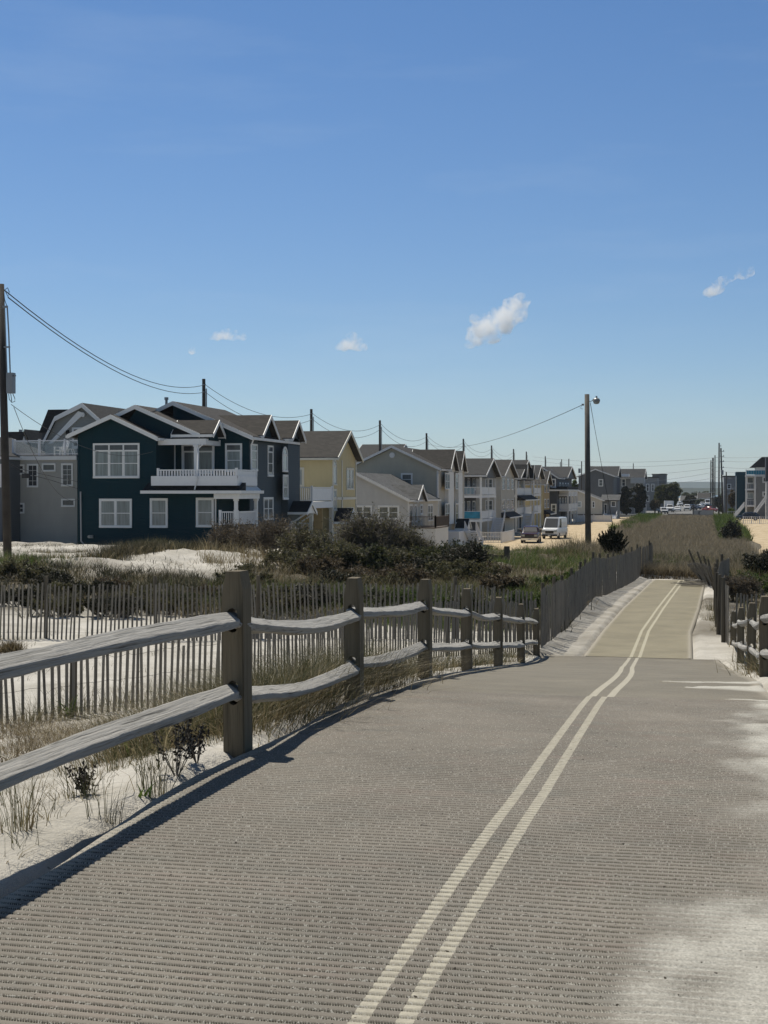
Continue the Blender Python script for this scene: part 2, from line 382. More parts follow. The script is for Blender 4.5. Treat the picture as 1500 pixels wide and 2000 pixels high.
def ground(X, Y):
    X = np.asarray(X, float); Y = np.asarray(Y, float)
    z = ground0(X, Y)
    # bound off the outer region, then flatten to street level beyond the dune
    far = np.maximum(sstep(96, 112, Y), np.maximum(sstep(60, 110, -X), sstep(40, 90, X)))
    z = z*(1-far)
    dune = sstep(30, 42, Y)*(1-sstep(72, 84, Y))*sstep(4, 7, -X)
    z = z+dune*(.45*fbm(X*.22, Y*.22, 5)+.24*fbm(X*.8, Y*.6, 9)+.07*fbm(X*3, Y*2, 19, 2))
    z = z+(1-sstep(90, 105, Y))*(.05*fbm(X*.8, Y*.8, 12)+.02*fbm(X*3.1, Y*3.1, 15, 3))
    # under the mats
    L1 = np.where(Y < 28.2, nedgeL(Y), fedgeL(Y)); R1 = np.where(Y < 28.2, nedgeR(Y), fedgeR(Y))
    inside = (Y < 58)*sstep(-.14, .02, X-L1)*sstep(-.14, .02, R1-X)
    near = (Y < 59)*sstep(-.9, -.1, X-L1)*sstep(-.9, -.1, R1-X)
    mz = matz(X, Y)
    z = z*(1-near)+near*(mz+.01+.02*fbm(X*2.2, Y*2.2, 22, 3))
    return np.where(inside > 0, z*(1-inside)+(mz-.07)*inside, z)
def gz(x, y): return float(ground(np.array([x]), np.array([y]))[0])

def axis(parts):
    out = []
    for a, b, n in parts: out += list(np.linspace(a, b, n, endpoint=False))
    return np.array(out+[parts[-1][1]])
gx = axis([(-12000, -2000, 5), (-2000, -200, 8), (-200, -50, 14), (-50, -17, 70), (-17, -5, 110), (-5, -1.9, 60), (-1.9, .0, 14), (.0, 1.2, 20), (1.2, 8, 34), (8, 40, 22), (40, 300, 10), (300, 12000, 8)])
gy = axis([(-60, 2, 12), (2, 15, 190), (15, 35, 190), (35, 75, 200), (75, 115, 70), (115, 400, 40), (400, 2500, 12), (2500, 12000, 6)])
GX, GY = np.meshgrid(gx, gy); GZ = ground(GX, GY)
nx, ny = len(gx), len(gy)
ii = (np.arange(ny-1)[:, None]*nx+np.arange(nx-1)[None]).ravel()
GQ = np.stack([ii, ii+1, ii+nx+1, ii+nx], 1)

def sandmat():
    m, nt, b = nodes('dune_sand')
    v = mapn(nt); at = nd(nt, 'ShaderNodeAttribute'); at.attribute_name = 'litter_shade'
    n1 = noise(nt, v, .8, 5); n2 = noise(nt, v, 9, 5, .7); n3 = noise(nt, v, 140, 2)
    base = ramp(nt, n1, [(.3, (.42, .395, .34)), (.62, (.62, .59, .53))])
    dirt_shade = ramp(nt, n2, [(.3, (.06, .05, .035)), (.7, (.17, .145, .1))])
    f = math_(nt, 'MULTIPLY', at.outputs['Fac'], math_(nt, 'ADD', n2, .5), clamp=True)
    col = mixc(nt, f, base, dirt_shade)
    sp = ramp(nt, noise(nt, v, 34, 3, .6), [(.66, (1, 1, 1)), (.72, (.35, .3, .25))])
    col = mixc(nt, .7, col, sp, 'MULTIPLY')
    L(nt, mixc(nt, .25, col, ramp(nt, n3, [(.3, (.6, .6, .6)), (.7, (1, 1, 1))]), 'MULTIPLY'), b.inputs['Base Color'])
    b.inputs['Roughness'].default_value = .95; b.inputs['Specular IOR Level'].default_value = .15
    bump(nt, b, math_(nt, 'ADD', math_(nt, 'MULTIPLY', noise(nt, v, 4, 6, .65), 1.0), math_(nt, 'MULTIPLY', n3, .12)), .8, .12)
sandmat()
# litter: where dead leaves and roots darken the sand, plus painted fence shade
def litter_shade(X, Y):
    l = np.zeros_like(X)
    l = np.maximum(l, sstep(58, 66, Y)*(1-sstep(-80, -60, -X*0)))
    thick = fbm(X*.35, Y*.35, 31)*1.2
    band = sstep(31, 34, Y)*(1-sstep(46, 52, Y)); l = np.maximum(l*.6, band*np.clip(.55+thick, 0, 1))
    l = np.maximum(l, sstep(62, 72, Y)*sstep(10, 16, -X+0)*.35)
    r = sstep(-17.5, -14.5, X)*sstep(31, 35, Y)*sstep(3.6, 4.2, -X); l = np.maximum(l, r*.9)
    l = np.maximum(l, sstep(59, 62, Y)*sstep(-14, -12, X)*.95)
    l = np.maximum(l, sstep(.9, 1.6, X)*np.clip(.75+thick, 0, 1))
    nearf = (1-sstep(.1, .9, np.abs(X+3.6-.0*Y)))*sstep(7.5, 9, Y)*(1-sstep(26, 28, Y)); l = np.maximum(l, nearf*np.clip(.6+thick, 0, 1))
    l = np.where((Y > 28)*(Y < 58)*(X < -2)*(X > -3.5), .34+.3*fbm(X*3, Y*2, 33, 2), l)  # picket fence shade greyed into the sand strip left of the far mat
    return np.clip(l, 0, 1)
g = npmesh('ground', np.stack([GX.ravel(), GY.ravel(), GZ.ravel()], 1), GQ, 'dune_sand', tint={'litter_shade': litter_shade(GX, GY).ravel()}, smooth=True)
setp(g, kind='structure')

# ---------------------------------------------------------------- access mats
def matmat(name, base, tintA, tintB, sep, wid, linec):
    m, nt, b = nodes(name)
    def A(n):
        a = nd(nt, 'ShaderNodeAttribute'); a.attribute_name = n; return a.outputs['Fac']
    v = mapn(nt); lat = A('lat'); rib = A('rib'); sand = A('sand'); edge = A('edge')
    d = math_(nt, 'ABSOLUTE', math_(nt, 'SUBTRACT', math_(nt, 'ABSOLUTE', lat), sep/2))
    d = math_(nt, 'ADD', d, math_(nt, 'MULTIPLY', math_(nt, 'SUBTRACT', noise(nt, v, 60, 3), .5), .008))
    line = math_(nt, 'LESS_THAN', d, wid/2)
    n1 = noise(nt, v, 1.3, 5, .6); n2 = noise(nt, mapn(nt, (1, 1.6, 1)), 3.2, 4, .6)
    col = ramp(nt, n1, [(.28, k(base, .80)), (.72, k(base, 1.18))])
    col = mixc(nt, ramp(nt, n2, [(.5, (0, 0, 0)), (.8, (.35, .35, .35))]), col, tintA)
    col = mixc(nt, ramp(nt, noise(nt, mapn(nt, (1, 2.2, 1)), 2.1, 3), [(.55, (0, 0, 0)), (.85, (.4, .4, .4))]), col, tintB)
    wear = ramp(nt, noise(nt, v, 26, 4, .7), [(.30, (.45, .45, .45)), (.58, (1, 1, 1))])
    col = mixc(nt, math_(nt, 'MULTIPLY', line, wear), col, linec)
    col = mixc(nt, math_(nt, 'MULTIPLY', edge, .8), col, (.36, .33, .27))
    # weave: beside each rib a row of short slanting threads over gaps whose shade is painted in
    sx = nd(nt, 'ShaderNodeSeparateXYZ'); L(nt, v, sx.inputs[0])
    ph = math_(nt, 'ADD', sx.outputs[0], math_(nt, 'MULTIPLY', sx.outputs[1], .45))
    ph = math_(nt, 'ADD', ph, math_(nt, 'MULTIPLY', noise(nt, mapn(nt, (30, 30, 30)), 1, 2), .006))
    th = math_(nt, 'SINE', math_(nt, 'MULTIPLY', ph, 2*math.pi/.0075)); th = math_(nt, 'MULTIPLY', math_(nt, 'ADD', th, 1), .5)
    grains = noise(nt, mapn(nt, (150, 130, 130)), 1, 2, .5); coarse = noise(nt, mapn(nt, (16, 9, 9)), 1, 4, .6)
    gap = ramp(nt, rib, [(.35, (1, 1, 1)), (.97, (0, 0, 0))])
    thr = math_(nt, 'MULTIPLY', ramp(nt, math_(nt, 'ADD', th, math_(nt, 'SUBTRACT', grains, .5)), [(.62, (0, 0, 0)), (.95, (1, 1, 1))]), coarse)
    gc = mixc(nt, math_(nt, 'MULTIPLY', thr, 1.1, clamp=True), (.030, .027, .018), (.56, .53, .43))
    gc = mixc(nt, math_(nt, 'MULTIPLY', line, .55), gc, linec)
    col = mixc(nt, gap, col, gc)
    # loose sand held between the ribs and as a thin film
    gs = math_(nt, 'MULTIPLY', ramp(nt, grains, [(.56, (0, 0, 0)), (.63, (1, 1, 1))]), math_(nt, 'MULTIPLY', math_(nt, 'MULTIPLY', math_(nt, 'SUBTRACT', 1.0, rib), rib), 5.0), clamp=True)
    sandf = math_(nt, 'SUBTRACT', math_(nt, 'MULTIPLY', sand, 1.5), math_(nt, 'MULTIPLY', math_(nt, 'ADD', noise(nt, mapn(nt, (95, 70, 70)), 1, 4, .7), math_(nt, 'MULTIPLY', rib, .62)), .74), clamp=True)
    sandc = ramp(nt, noise(nt, v, 120, 2), [(.3, (.33, .32, .28)), (.7, (.55, .53, .47))])
    f = math_(nt, 'MAXIMUM', math_(nt, 'MULTIPLY', gs, .8), math_(nt, 'MULTIPLY', sandf, 1.7, clamp=True), clamp=True)
    col = mixc(nt, f, col, sandc)
    col = mixc(nt, 1.0, col, ramp(nt, noise(nt, v, 47, 2, .4), [(.725, (1, 1, 1)), (.755, (.12, .1, .08))]), 'MULTIPLY')
    L(nt, col, b.inputs['Base Color']); b.inputs['Roughness'].default_value = .8; b.inputs['Specular IOR Level'].default_value = .25
    h = math_(nt, 'ADD', math_(nt, 'MULTIPLY', th, .12), math_(nt, 'ADD', grains, math_(nt, 'MULTIPLY', coarse, .8)))
    bump(nt, b, h, .55, .004)
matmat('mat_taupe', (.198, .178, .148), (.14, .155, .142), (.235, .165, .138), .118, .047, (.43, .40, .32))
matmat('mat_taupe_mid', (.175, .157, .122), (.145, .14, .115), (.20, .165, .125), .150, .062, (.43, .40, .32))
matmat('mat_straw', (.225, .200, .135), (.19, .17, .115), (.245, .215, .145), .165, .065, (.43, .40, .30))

def sandcover(X, Y):
    b = np.interp(Y, [3, 3.8, 4.4, 5.25, 6.7, 8.3, 12], [-.50, -.34, -.14, .02, .06, .05, .12])
    s = .76*sstep(-.50, .48, X-b+.30*fbm(X*1.6, Y*.9, 50, 5))
    s = s+.26*np.clip(fbm(X*1.1+9, Y*.7, 55, 4), 0, 1)
    s = s*(1+.5*fbm(X*7, Y*4, 58, 3))+.45*sstep(.35, 0, X-nedgeL(Y))
    return np.clip(s, 0, 1)
def midcover(X, Y):
    s = .5*np.clip(fbm(X*1.2, Y*2.2, 60, 4), 0, 1)
    for yc, w, xs in ((14.6, .22, -.45), (13.4, .95, -.22), (11.75, .25, .1)):
        s = s+1.2*np.exp(-((Y-yc-.12*np.sin(X*4))/(w*np.clip(X-xs, 0.01, 1)))**2)*(X > xs)
    s = s+.3*sstep(.3, 0, X-nedgeL(Y))
    return np.clip(s, 0, 1)
def make_mat(name, y0, y1, dy, eL, eR, line, cover, mat, per, amp, ncol, lift=0, hem=.10):
    ys = np.arange(y0, y1, dy); nr = len(ys)
    u = np.linspace(0, 1, ncol); u = np.concatenate([[0, .004, .012], np.linspace(.025, .975, ncol-6), [.988, .996, 1]])
    U, Yg = np.meshgrid(u, ys); Lx, Rx = eL(Yg), eR(Yg); Xg = Lx+U*(Rx-Lx)
    z = matz(Xg, Yg)+lift
    Yw = Yg+.010*fbm(Xg*1.5, Yg*1.5, 70, 3)+.004*np.sin(Xg*2.3)
    c = cover(Xg, Yg)
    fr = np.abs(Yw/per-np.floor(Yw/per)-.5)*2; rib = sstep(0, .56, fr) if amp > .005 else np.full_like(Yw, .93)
    ed0 = np.minimum(Xg-Lx, Rx-Xg); a = amp*(1-.45*c)*sstep(hem*.5, hem*1.3, ed0)
    z = z+a*rib+.013*c*c*(1+.9*fbm(Xg*9, Yg*12, 77, 3))
    ed = np.minimum(Xg-Lx, Rx-Xg); edge = 1-sstep(hem*.7, hem, ed)
    z = z-.03*(1-sstep(0, .03, ed))+.008*np.exp(-((ed-hem*.5)/.04)**2)
    V = np.stack([Xg.ravel(), Yg.ravel(), z.ravel()], 1); nc = len(u)
    i = (np.arange(nr-1)[:, None]*nc+np.arange(nc-1)[None]).ravel()
    o = npmesh(name, V, np.stack([i, i+1, i+nc+1, i+nc], 1), mat, smooth=True,
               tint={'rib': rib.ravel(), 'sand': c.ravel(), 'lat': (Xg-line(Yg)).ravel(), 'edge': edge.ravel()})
    return setp(o, kind='structure')
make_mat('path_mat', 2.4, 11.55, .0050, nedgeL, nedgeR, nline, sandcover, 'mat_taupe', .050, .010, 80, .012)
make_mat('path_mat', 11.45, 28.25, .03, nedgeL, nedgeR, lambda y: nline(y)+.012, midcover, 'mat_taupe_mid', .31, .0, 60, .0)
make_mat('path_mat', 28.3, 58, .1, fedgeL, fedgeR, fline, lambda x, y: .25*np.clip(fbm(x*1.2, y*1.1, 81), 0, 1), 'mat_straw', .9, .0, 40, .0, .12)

# ---------------------------------------------------------------- streets
def gravelmat():
    m, nt, b = nodes('street_gravel')
    v = mapn(nt, (1, .25, 1)); n = noise(nt, v, .9, 6, .65); n2 = noise(nt, mapn(nt), 14, 4)
    c = ramp(nt, n, [(.28, (.38, .29, .17)), (.5, (.50, .395, .25)), (.75, (.57, .47, .32))])
    L(nt, mixc(nt, .35, c, ramp(nt, n2, [(.3, (.6, .58, .55)), (.7, (1, 1, 1))]), 'MULTIPLY'), b.inputs['Base Color'])
    b.inputs['Roughness'].default_value = .95; bump(nt, b, math_(nt, 'ADD', n, n2), .5, .05)
gravelmat()
def strip(name, polyL, polyR, z, mat):
    m = MB(); vs = [(x, y, z) for x, y in polyL]+[(x, y, z) for x, y in polyR]; n = len(polyL)
    m.add(vs, [(i, n+i, n+i+1, i+1) for i in range(n-1)])
    return setp(m.build(name, mat), kind='structure')
ys = np.linspace(104, 336, 30)
strip('gravel_street', [(-25.2+.3*math.sin(y*.3), y) for y in ys], [(float(np.interp(y, [100, 119, 180, 268, 340], [-8.8, -9.8, -12.4, -15, -15.4]))+.35*math.sin(y*.21), y) for y in ys], .03, 'street_gravel')
strip('gravel_street', [(5.4-1.0*math.exp(-((y-110)/25)**2)+.4*math.sin(y*.17), y) for y in ys], [(15.5, y) for y in ys], .03, 'street_gravel')
plain('asphalt', (.16, .16, .155), .9, .12, .5)
strip('cross_road', [(-60, 345), (-60, 352.9)], [(60, 345), (60, 352.9)], .03, 'asphalt')
strip('avenue', [(-26, 353), (-26, 900)], [(9, 353), (9, 900)], .034, 'asphalt')

# ---------------------------------------------------------------- far hills across the bay
plain('far_wood', (.03, .045, .035), .9, .3, .004); plain('bay_water', (.08, .12, .15), .15, .1)
def ridge(name, y, h, s, x0, x1, d, mat):
    n = 260; xs = np.linspace(x0, x1, n); tops = h*(.75+.5*fbm(xs/700, xs*0+s, s, 5))
    m = MB(); vs = []
    for i in range(n):
        vs += [(xs[i], y-d, 0), (xs[i], y, tops[i]), (xs[i], y+d, 0)]
    m.add(vs, [(3*i, 3*i+3, 3*i+4, 3*i+1) for i in range(n-1)]+[(3*i+1, 3*i+4, 3*i+5, 3*i+2) for i in range(n-1)])
    return setp(m.build(name, mat), kind='structure')
ridge('far_hills', 5200, 52, 3, -5200, 2500, 300, 'far_wood')
ridge('bay_shore', 2200, 13, 8, -2600, 1100, 60, 'far_wood')
w_ = MB().add([(-4000, 1300, .3), (2000, 1300, .3), (2000, 5000, .3), (-4000, 5000, .3)], [(0, 1, 2, 3)]).build('bay_water', 'bay_water'); setp(w_, kind='structure')

# ================================================================ split rail fences
woodmat('rail_wood', (.33, .32, .295), (.54, .52, .485), (3.0, 95, 95), .9, 13, .30)
woodmat('post_wood', (.15, .122, .08), (.25, .21, .145), (60, 60, 2.5), .7, 11, .45)
def rail_mesh(length, w, h, bend, seed, n=40):
    """hewn rail along local +X, ends whittled down to tenons"""
    r = random.Random(seed); prof = [(-.46, -.36), (-.5, .02), (.20, .5), (.46, .30), (.5, -.12), (.10, -.5)]
    prof = [(a+r.uniform(-.05, .05), b+r.uniform(-.05, .05)) for a, b in prof]
    m = MB(); vs = []; ph = [r.uniform(0, 6) for _ in range(4)]
    for i in range(n+1):
        t = i/n; x = t*length
        e = min(t, 1-t)*length; s = .50+.50*min(1, max(0, e/.20))**.8; s *= 1+.07*math.sin(t*9+ph[0])+.04*math.sin(t*23+ph[1])
        tw = .22*math.sin(t*3+ph[2])
        oy = .018*math.sin(t*4+ph[3])*math.sin(math.pi*t); oz = -bend*math.sin(math.pi*t)+.004*math.sin(t*11+ph[1])*min(1, e/.3)
        for a, b in prof:
            a2, b2 = a*math.cos(tw*.5)-b*math.sin(tw*.5), a*math.sin(tw*.5)+b*math.cos(tw*.5)
            vs.append((x, oy+a2*w*s*(1 if e > .2 else .9)+r.uniform(-.0022, .0022), oz+b2*h*s+r.uniform(-.0022, .0022)))
    k_ = len(prof); fs = [(i*k_+j, i*k_+(j+1) % k_, (i+1)*k_+(j+1) % k_, (i+1)*k_+j) for i in range(n) for j in range(k_)]
    fs += [tuple(range(k_-1, -1, -1)), tuple(range(n*k_, (n+1)*k_))]
    m.add(vs, fs); return m
def post_mesh(h, bury, holes, wx=.145, wy=.125, seed=0, hole=(.062, .135)):
    """square post; holes run through it along local X; the top is chamfered on two sides"""
    r = random.Random(seed); hw, hd = wx/2, wy/2
    out = [(-hd, -bury), (hd, -bury), (hd, h-.15), (hd*.55, h), (-hd*.72, h), (-hd, h-.10)]
    bm = bmesh.new(); edges = []
    def loop(pl):
        vs = [bm.verts.new((-hw, y, z)) for y, z in pl]
        for i in range(len(vs)): edges.append(bm.edges.new((vs[i], vs[(i+1) % len(vs)])))
    loop(out)
    for zc in holes:
        a, b = hole[0]/2, hole[1]/2-hole[0]/2
        pl = [(a*math.cos(q), zc+b+a*math.sin(q)) for q in np.linspace(0, math.pi, 7)]+[(a*math.cos(q), zc-b+a*math.sin(q)) for q in np.linspace(math.pi, 2*math.pi, 7)]
        loop(pl)
    bmesh.ops.triangle_fill(bm, use_beauty=True, use_dissolve=False, edges=edges)
    g = bmesh.ops.extrude_face_region(bm, geom=list(bm.faces))
    for v in [x for x in g['geom'] if isinstance(x, bmesh.types.BMVert)]: v.co.x += wx
    bmesh.ops.recalc_face_normals(bm, faces=bm.faces)
    es = [e for e in bm.edges if len(e.link_faces) == 2 and e.calc_face_angle(0) > .6 and abs(e.verts[0].co.z-e.verts[1].co.z) > .2]
    bmesh.ops.bevel(bm, geom=es, offset=.007, segments=2, affect='EDGES')
    me = bpy.data.meshes.new('post'); bm.to_mesh(me); bm.free(); me.materials.append(MATS['post_wood']); return me
def split_rail(label, posts, heights, railz, mk_extra=None, group=None):
    """posts: list of (x, y); rails hang between neighbours through the holes"""
    x0, y0 = posts[0][:2]; root = thing('split_rail_fence', label, 'fence', (x0, y0, gz(x0, y0)), group=group)
    zs = [p[2] if len(p) > 2 else gz(p[0], p[1]) for p in posts]
    for i, p in enumerate(posts):
        a = posts[max(0, i-1)]; b = posts[min(len(posts)-1, i+1)]
        me = post_mesh(heights[i], .35, [q for q in railz], seed=i)
        o = bpy.data.objects.new('post', me); link(o, root)
        o.location = (p[0]-x0, p[1]-y0, zs[i]-root.location.z); o.rotation_euler = (random.uniform(-.012, .012), random.uniform(-.02, .02), math.atan2(b[1]-a[1], b[0]-a[0])+random.uniform(-.05, .05))
    for i in range(len(posts)-1):
        A, B = posts[i], posts[i+1]
        for j, q in enumerate(railz):
            dx, dy, dz = B[0]-A[0], B[1]-A[1], zs[i+1]-zs[i]; Lh = math.sqrt(dx*dx+dy*dy+dz*dz)
            d = Vector((dx, dy, dz))/Lh; off = .07; sgn = (i % 2)*2-1
            side = Vector((-d.y, d.x, 0))*.014*sgn
            m = rail_mesh(Lh+.2, .122, .098, ([.0, -.01, .06, .03, .02, .05][i % 6] if j else [.0, -.012, .055, .05, .01, .03][i % 6]), 10*i+j+3)
            o = m.build('rail', 'rail_wood', root, local=True)
            st = Vector((A[0]-x0, A[1]-y0, zs[i]-root.location.z+q-.01+.012*sgn))-d*.10+side
            o.location = st; o.rotation_euler = d.to_track_quat('X', 'Z').to_euler()
            bv = o.modifiers.new('b', 'BEVEL'); bv.width = .006; bv.segments = 2; bv.limit_method = 'ANGLE'; bv.angle_limit = .5
    return root
LP = []
for px, py, Z in [(465, 1455, 7.9), (692, 1370, 11.1), (830, 1318, 14.4), (912, 1306, 17.2), (973, 1299, 20.3), (1018, 1291, 24.2), (1048, 1284, 28.2)]:
    p = P(px, py, Z); LP.append((p.x, p.y, p.z))
d0 = Vector(LP[0])-Vector(LP[1]); p0 = Vector(LP[0])+Vector((.04, -3.95, .085)); p00 = p0+Vector((.1, -3.3, .0))
split_rail('weathered split rail fence with two hewn rails along the left side of the mat path', [tuple(p00), tuple(p0)]+LP, [.97]*9, [.30, .70])
RP = []
for px, py, Z in [(1428, 1283, 30.5), (1442, 1290, 26), (1462, 1304, 21.2), (1487, 1326, 16.6)]:
    p = P(px, py, Z); RP.append((p.x+.04, p.y, p.z))
RP.append((RP[-1][0]+.15, RP[-1][1]-3.1, RP[-1][2]+.28)); RP.append((RP[-1][0]+.2, RP[-1][1]-3.1, RP[-1][2]+.25))
split_rail('dark post and rail fence at the right edge of the path, seen end on', RP[::-1], [.97]*6, [.30, .70])

# ================================================================ picket (snow) fences
woodmat('slat_wood', (.19, .17, .14), (.32, .295, .25), (30, 30, 2.5), .4)
woodmat('stake_wood', (.10, .085, .062), (.18, .155, .115), (20, 20, 1.5), .4)
plain('wire_dark', (.06, .055, .05), .5, .1, metal=.5)
def snow_fence(label, path, h=1.15, gap=.090, wid=.036, post_every=2.4, post_h=.12, post_r=.045, lean=.03, bury=.1, zf=None, group=None, name='snow_fence', leanfn=None, seed=1, hfn=None):
    H0 = h; r = random.Random(seed); zf = zf or gz
    pts_ = [Vector((x, y, 0)) for x, y in path]; seg = [(pts_[i+1]-pts_[i]).length for i in range(len(pts_)-1)]; tot = sum(seg)
    def at(s):
        i = 0
        while i < len(seg)-1 and s > seg[i]: s -= seg[i]; i += 1
        d = (pts_[i+1]-pts_[i]).normalized(); return pts_[i]+d*s, d
    b0 = pts_[0]; root = thing(name, label, 'fence', (b0.x, b0.y, zf(b0.x, b0.y)), group=group)
    m = MB(); ws = {0: [], 1: [], 2: []}; s = 0; i = 0
    while s < tot:
        p, d = at(s); z = zf(p.x, p.y); L_ = leanfn(s/tot) if leanfn else 0
        nrm = Vector((d.y, -d.x, 0)); h = H0*(hfn(s/tot) if hfn else 1)
        la = r.gauss(0, lean)+.05*math.sin(s*.8+seed); top = p+d*(la*h)+nrm*(L_*h)+Vector((0, 0, z+h*math.sqrt(max(.05, 1-L_*L_))+r.uniform(-.03, .03)-(.18 if r.random() < .04 else 0)))
        bot = p+Vector((0, 0, z-bury))
        w = wid*r.uniform(.85, 1.12)
        if r.random() > .015:
            u = (top-bot).normalized(); a = d*w/2; q = nrm*.006
            vs = [bot-a-q, bot+a-q, bot+a+q, bot-a+q, top-a-q, top+a-q, top+a+q, top-a+q]
            m.add(vs, [(0, 3, 2, 1), (4, 5, 6, 7), (0, 1, 5, 4), (1, 2, 6, 5), (2, 3, 7, 6), (3, 0, 4, 7)])
        for k_, t in enumerate((.2, .5, .8)):
            ws[k_].append(bot.lerp(top, t)+nrm*(.009 if i % 2 else -.009))
        s += gap*r.uniform(.86, 1.14); i += 1
    m.build('picket_panel', 'slat_wood', root, fix=False)
    mw = MB()
    for k_ in ws: mw.tube(ws[k_], .0022, 4)
    mw.build('wire', 'wire_dark', root)
    s = r.uniform(.2, .8)
    while s < tot:
        p, d = at(s); z = zf(p.x, p.y); nrm = Vector((d.y, -d.x, 0)); o = p-nrm*(post_r+.012)
        L_ = leanfn(s/tot) if leanfn else 0
        MB().tube([(o.x, o.y, z-.3), (o.x+r.uniform(-.03, .03)+nrm.x*L_*h, o.y+nrm.y*L_*h, z+h*(1-.4*L_)+post_h+r.uniform(-.05, .05))], post_r, 7, post_r*.85).build('post', 'stake_wood', root)
        s += post_every*r.uniform(.9, 1.1)
    return root
def xy(*q): p = P(*q); return (p.x, p.y)
pL0 = P(0, 1414, 16.5); dirA = (P(0, 1414, 16.5)-P(200, 1392, 17.2))
snow_fence('grey picket snow fence between the left rails and the sand, tied round a thick stake', [(pL0.x-2.6, pL0.y-1.6), xy(0, 1414, 16.5), xy(200, 1392, 17.2), xy(420, 1365, 18.6), xy(560, 1330, 20.5), xy(700, 1303, 23), xy(900, 1290, 26), xy(1052, 1285, 29)],
           h=1.0, post_every=3.2, post_r=.05, post_h=-.1, lean=.02, seed=3, hfn=lambda t: min(1, .76+.9*max(0, t-.12)))
snow_fence('long picket snow fence farther left, at the foot of the shrubby dune', [xy(-120, 1250, 30), xy(0, 1250, 29), xy(420, 1250, 29), xy(700, 1248, 29), xy(900, 1250, 29), xy(1050, 1262, 29.6)],
           h=1.12, post_every=2.1, post_r=.045, post_h=.13, lean=.012, seed=5, leanfn=lambda t: -.30*max(0, 1-t/.16))
snow_fence('picket snow fence running down the left side of the far mat', [(-3.28, 28.9), (-3.30, 34), (-3.28, 42), (-3.1, 50), (-2.8, 56), (-2.65, 58.5)], h=1.2, gap=.108, wid=.034, post_every=2.2, post_r=.045, post_h=.12, lean=.03, seed=7)
snow_fence('short picket snow fence hooking back from the end of the left path fence', [(-2.7, 58.6), (-2.2, 60), (-2.3, 61.5)], h=1.15, post_every=1.3, post_r=.04, post_h=.1, lean=.08, seed=9)
snow_fence('bundled picket snow fence down the right side of the far mat', [(.46, 31.2), (.33, 34), (.30, 39), (.40, 44), (.75, 48)], h=1.25, post_every=2.3, post_r=.05, post_h=.15, lean=.05, seed=11)
snow_fence('blown over picket snow fence leaning across the end of the far mat', [(.45, 48.5), (.40, 52), (-.05, 57)], h=1.0, post_every=2.4, post_r=.04, post_h=.05, lean=.10, gap=.075, seed=13, leanfn=lambda t: -.35-.35*t)
snow_fence('short picket snow fence behind the right hand rail posts', [(.62, 31.8), (1.5, 32.2), (2.2, 33.3)], h=1.05, post_every=1.2, post_r=.035, post_h=.05, lean=.03, seed=15)
# fallen slats at the end of the path
rt = thing('fallen_pickets', 'flattened pile of loose grey pickets on the far end of the mat', 'fence', (-.3, 54, gz(-.3, 54)))
m = MB(); rr = random.Random(4); zb = float(matz(-.4, 54))
for i in range(26):
    a = rr.uniform(-.5, .5)+math.pi; x, y = rr.uniform(-.2, .35), rr.uniform(52.5, 56.5); z = float(matz(x, y))+.03+.01*(i % 6); l = rr.uniform(.8, 1.2)
    m.bar((x, y, z), (x+l*math.cos(a), y+l*math.sin(a), z+rr.uniform(0, .10)), .045, .014)
m.build('picket_panel', 'slat_wood', rt)
# wooden barrier at the street end
bx_, by_ = xy(990, 1098, 62); zb = gz(bx_, by_)
rt = thing('guard_post', 'short dark timber post with a low rail at the edge of the gravel street', 'barrier', (bx_, by_, zb))
MB().box(bx_-.11, bx_+.11, by_-.11, by_+.11, zb-.3, zb+.75).build('post', 'stake_wood', rt)
MB().box(bx_-1.4, bx_-.115, by_-.03, by_+.03, zb+.18, zb+.36).build('rail', 'stake_wood', rt)
MB().box(bx_-.85, bx_-.6, by_+.035, by_+.14, zb-.3, zb+.40).build('post', 'stake_wood', rt)

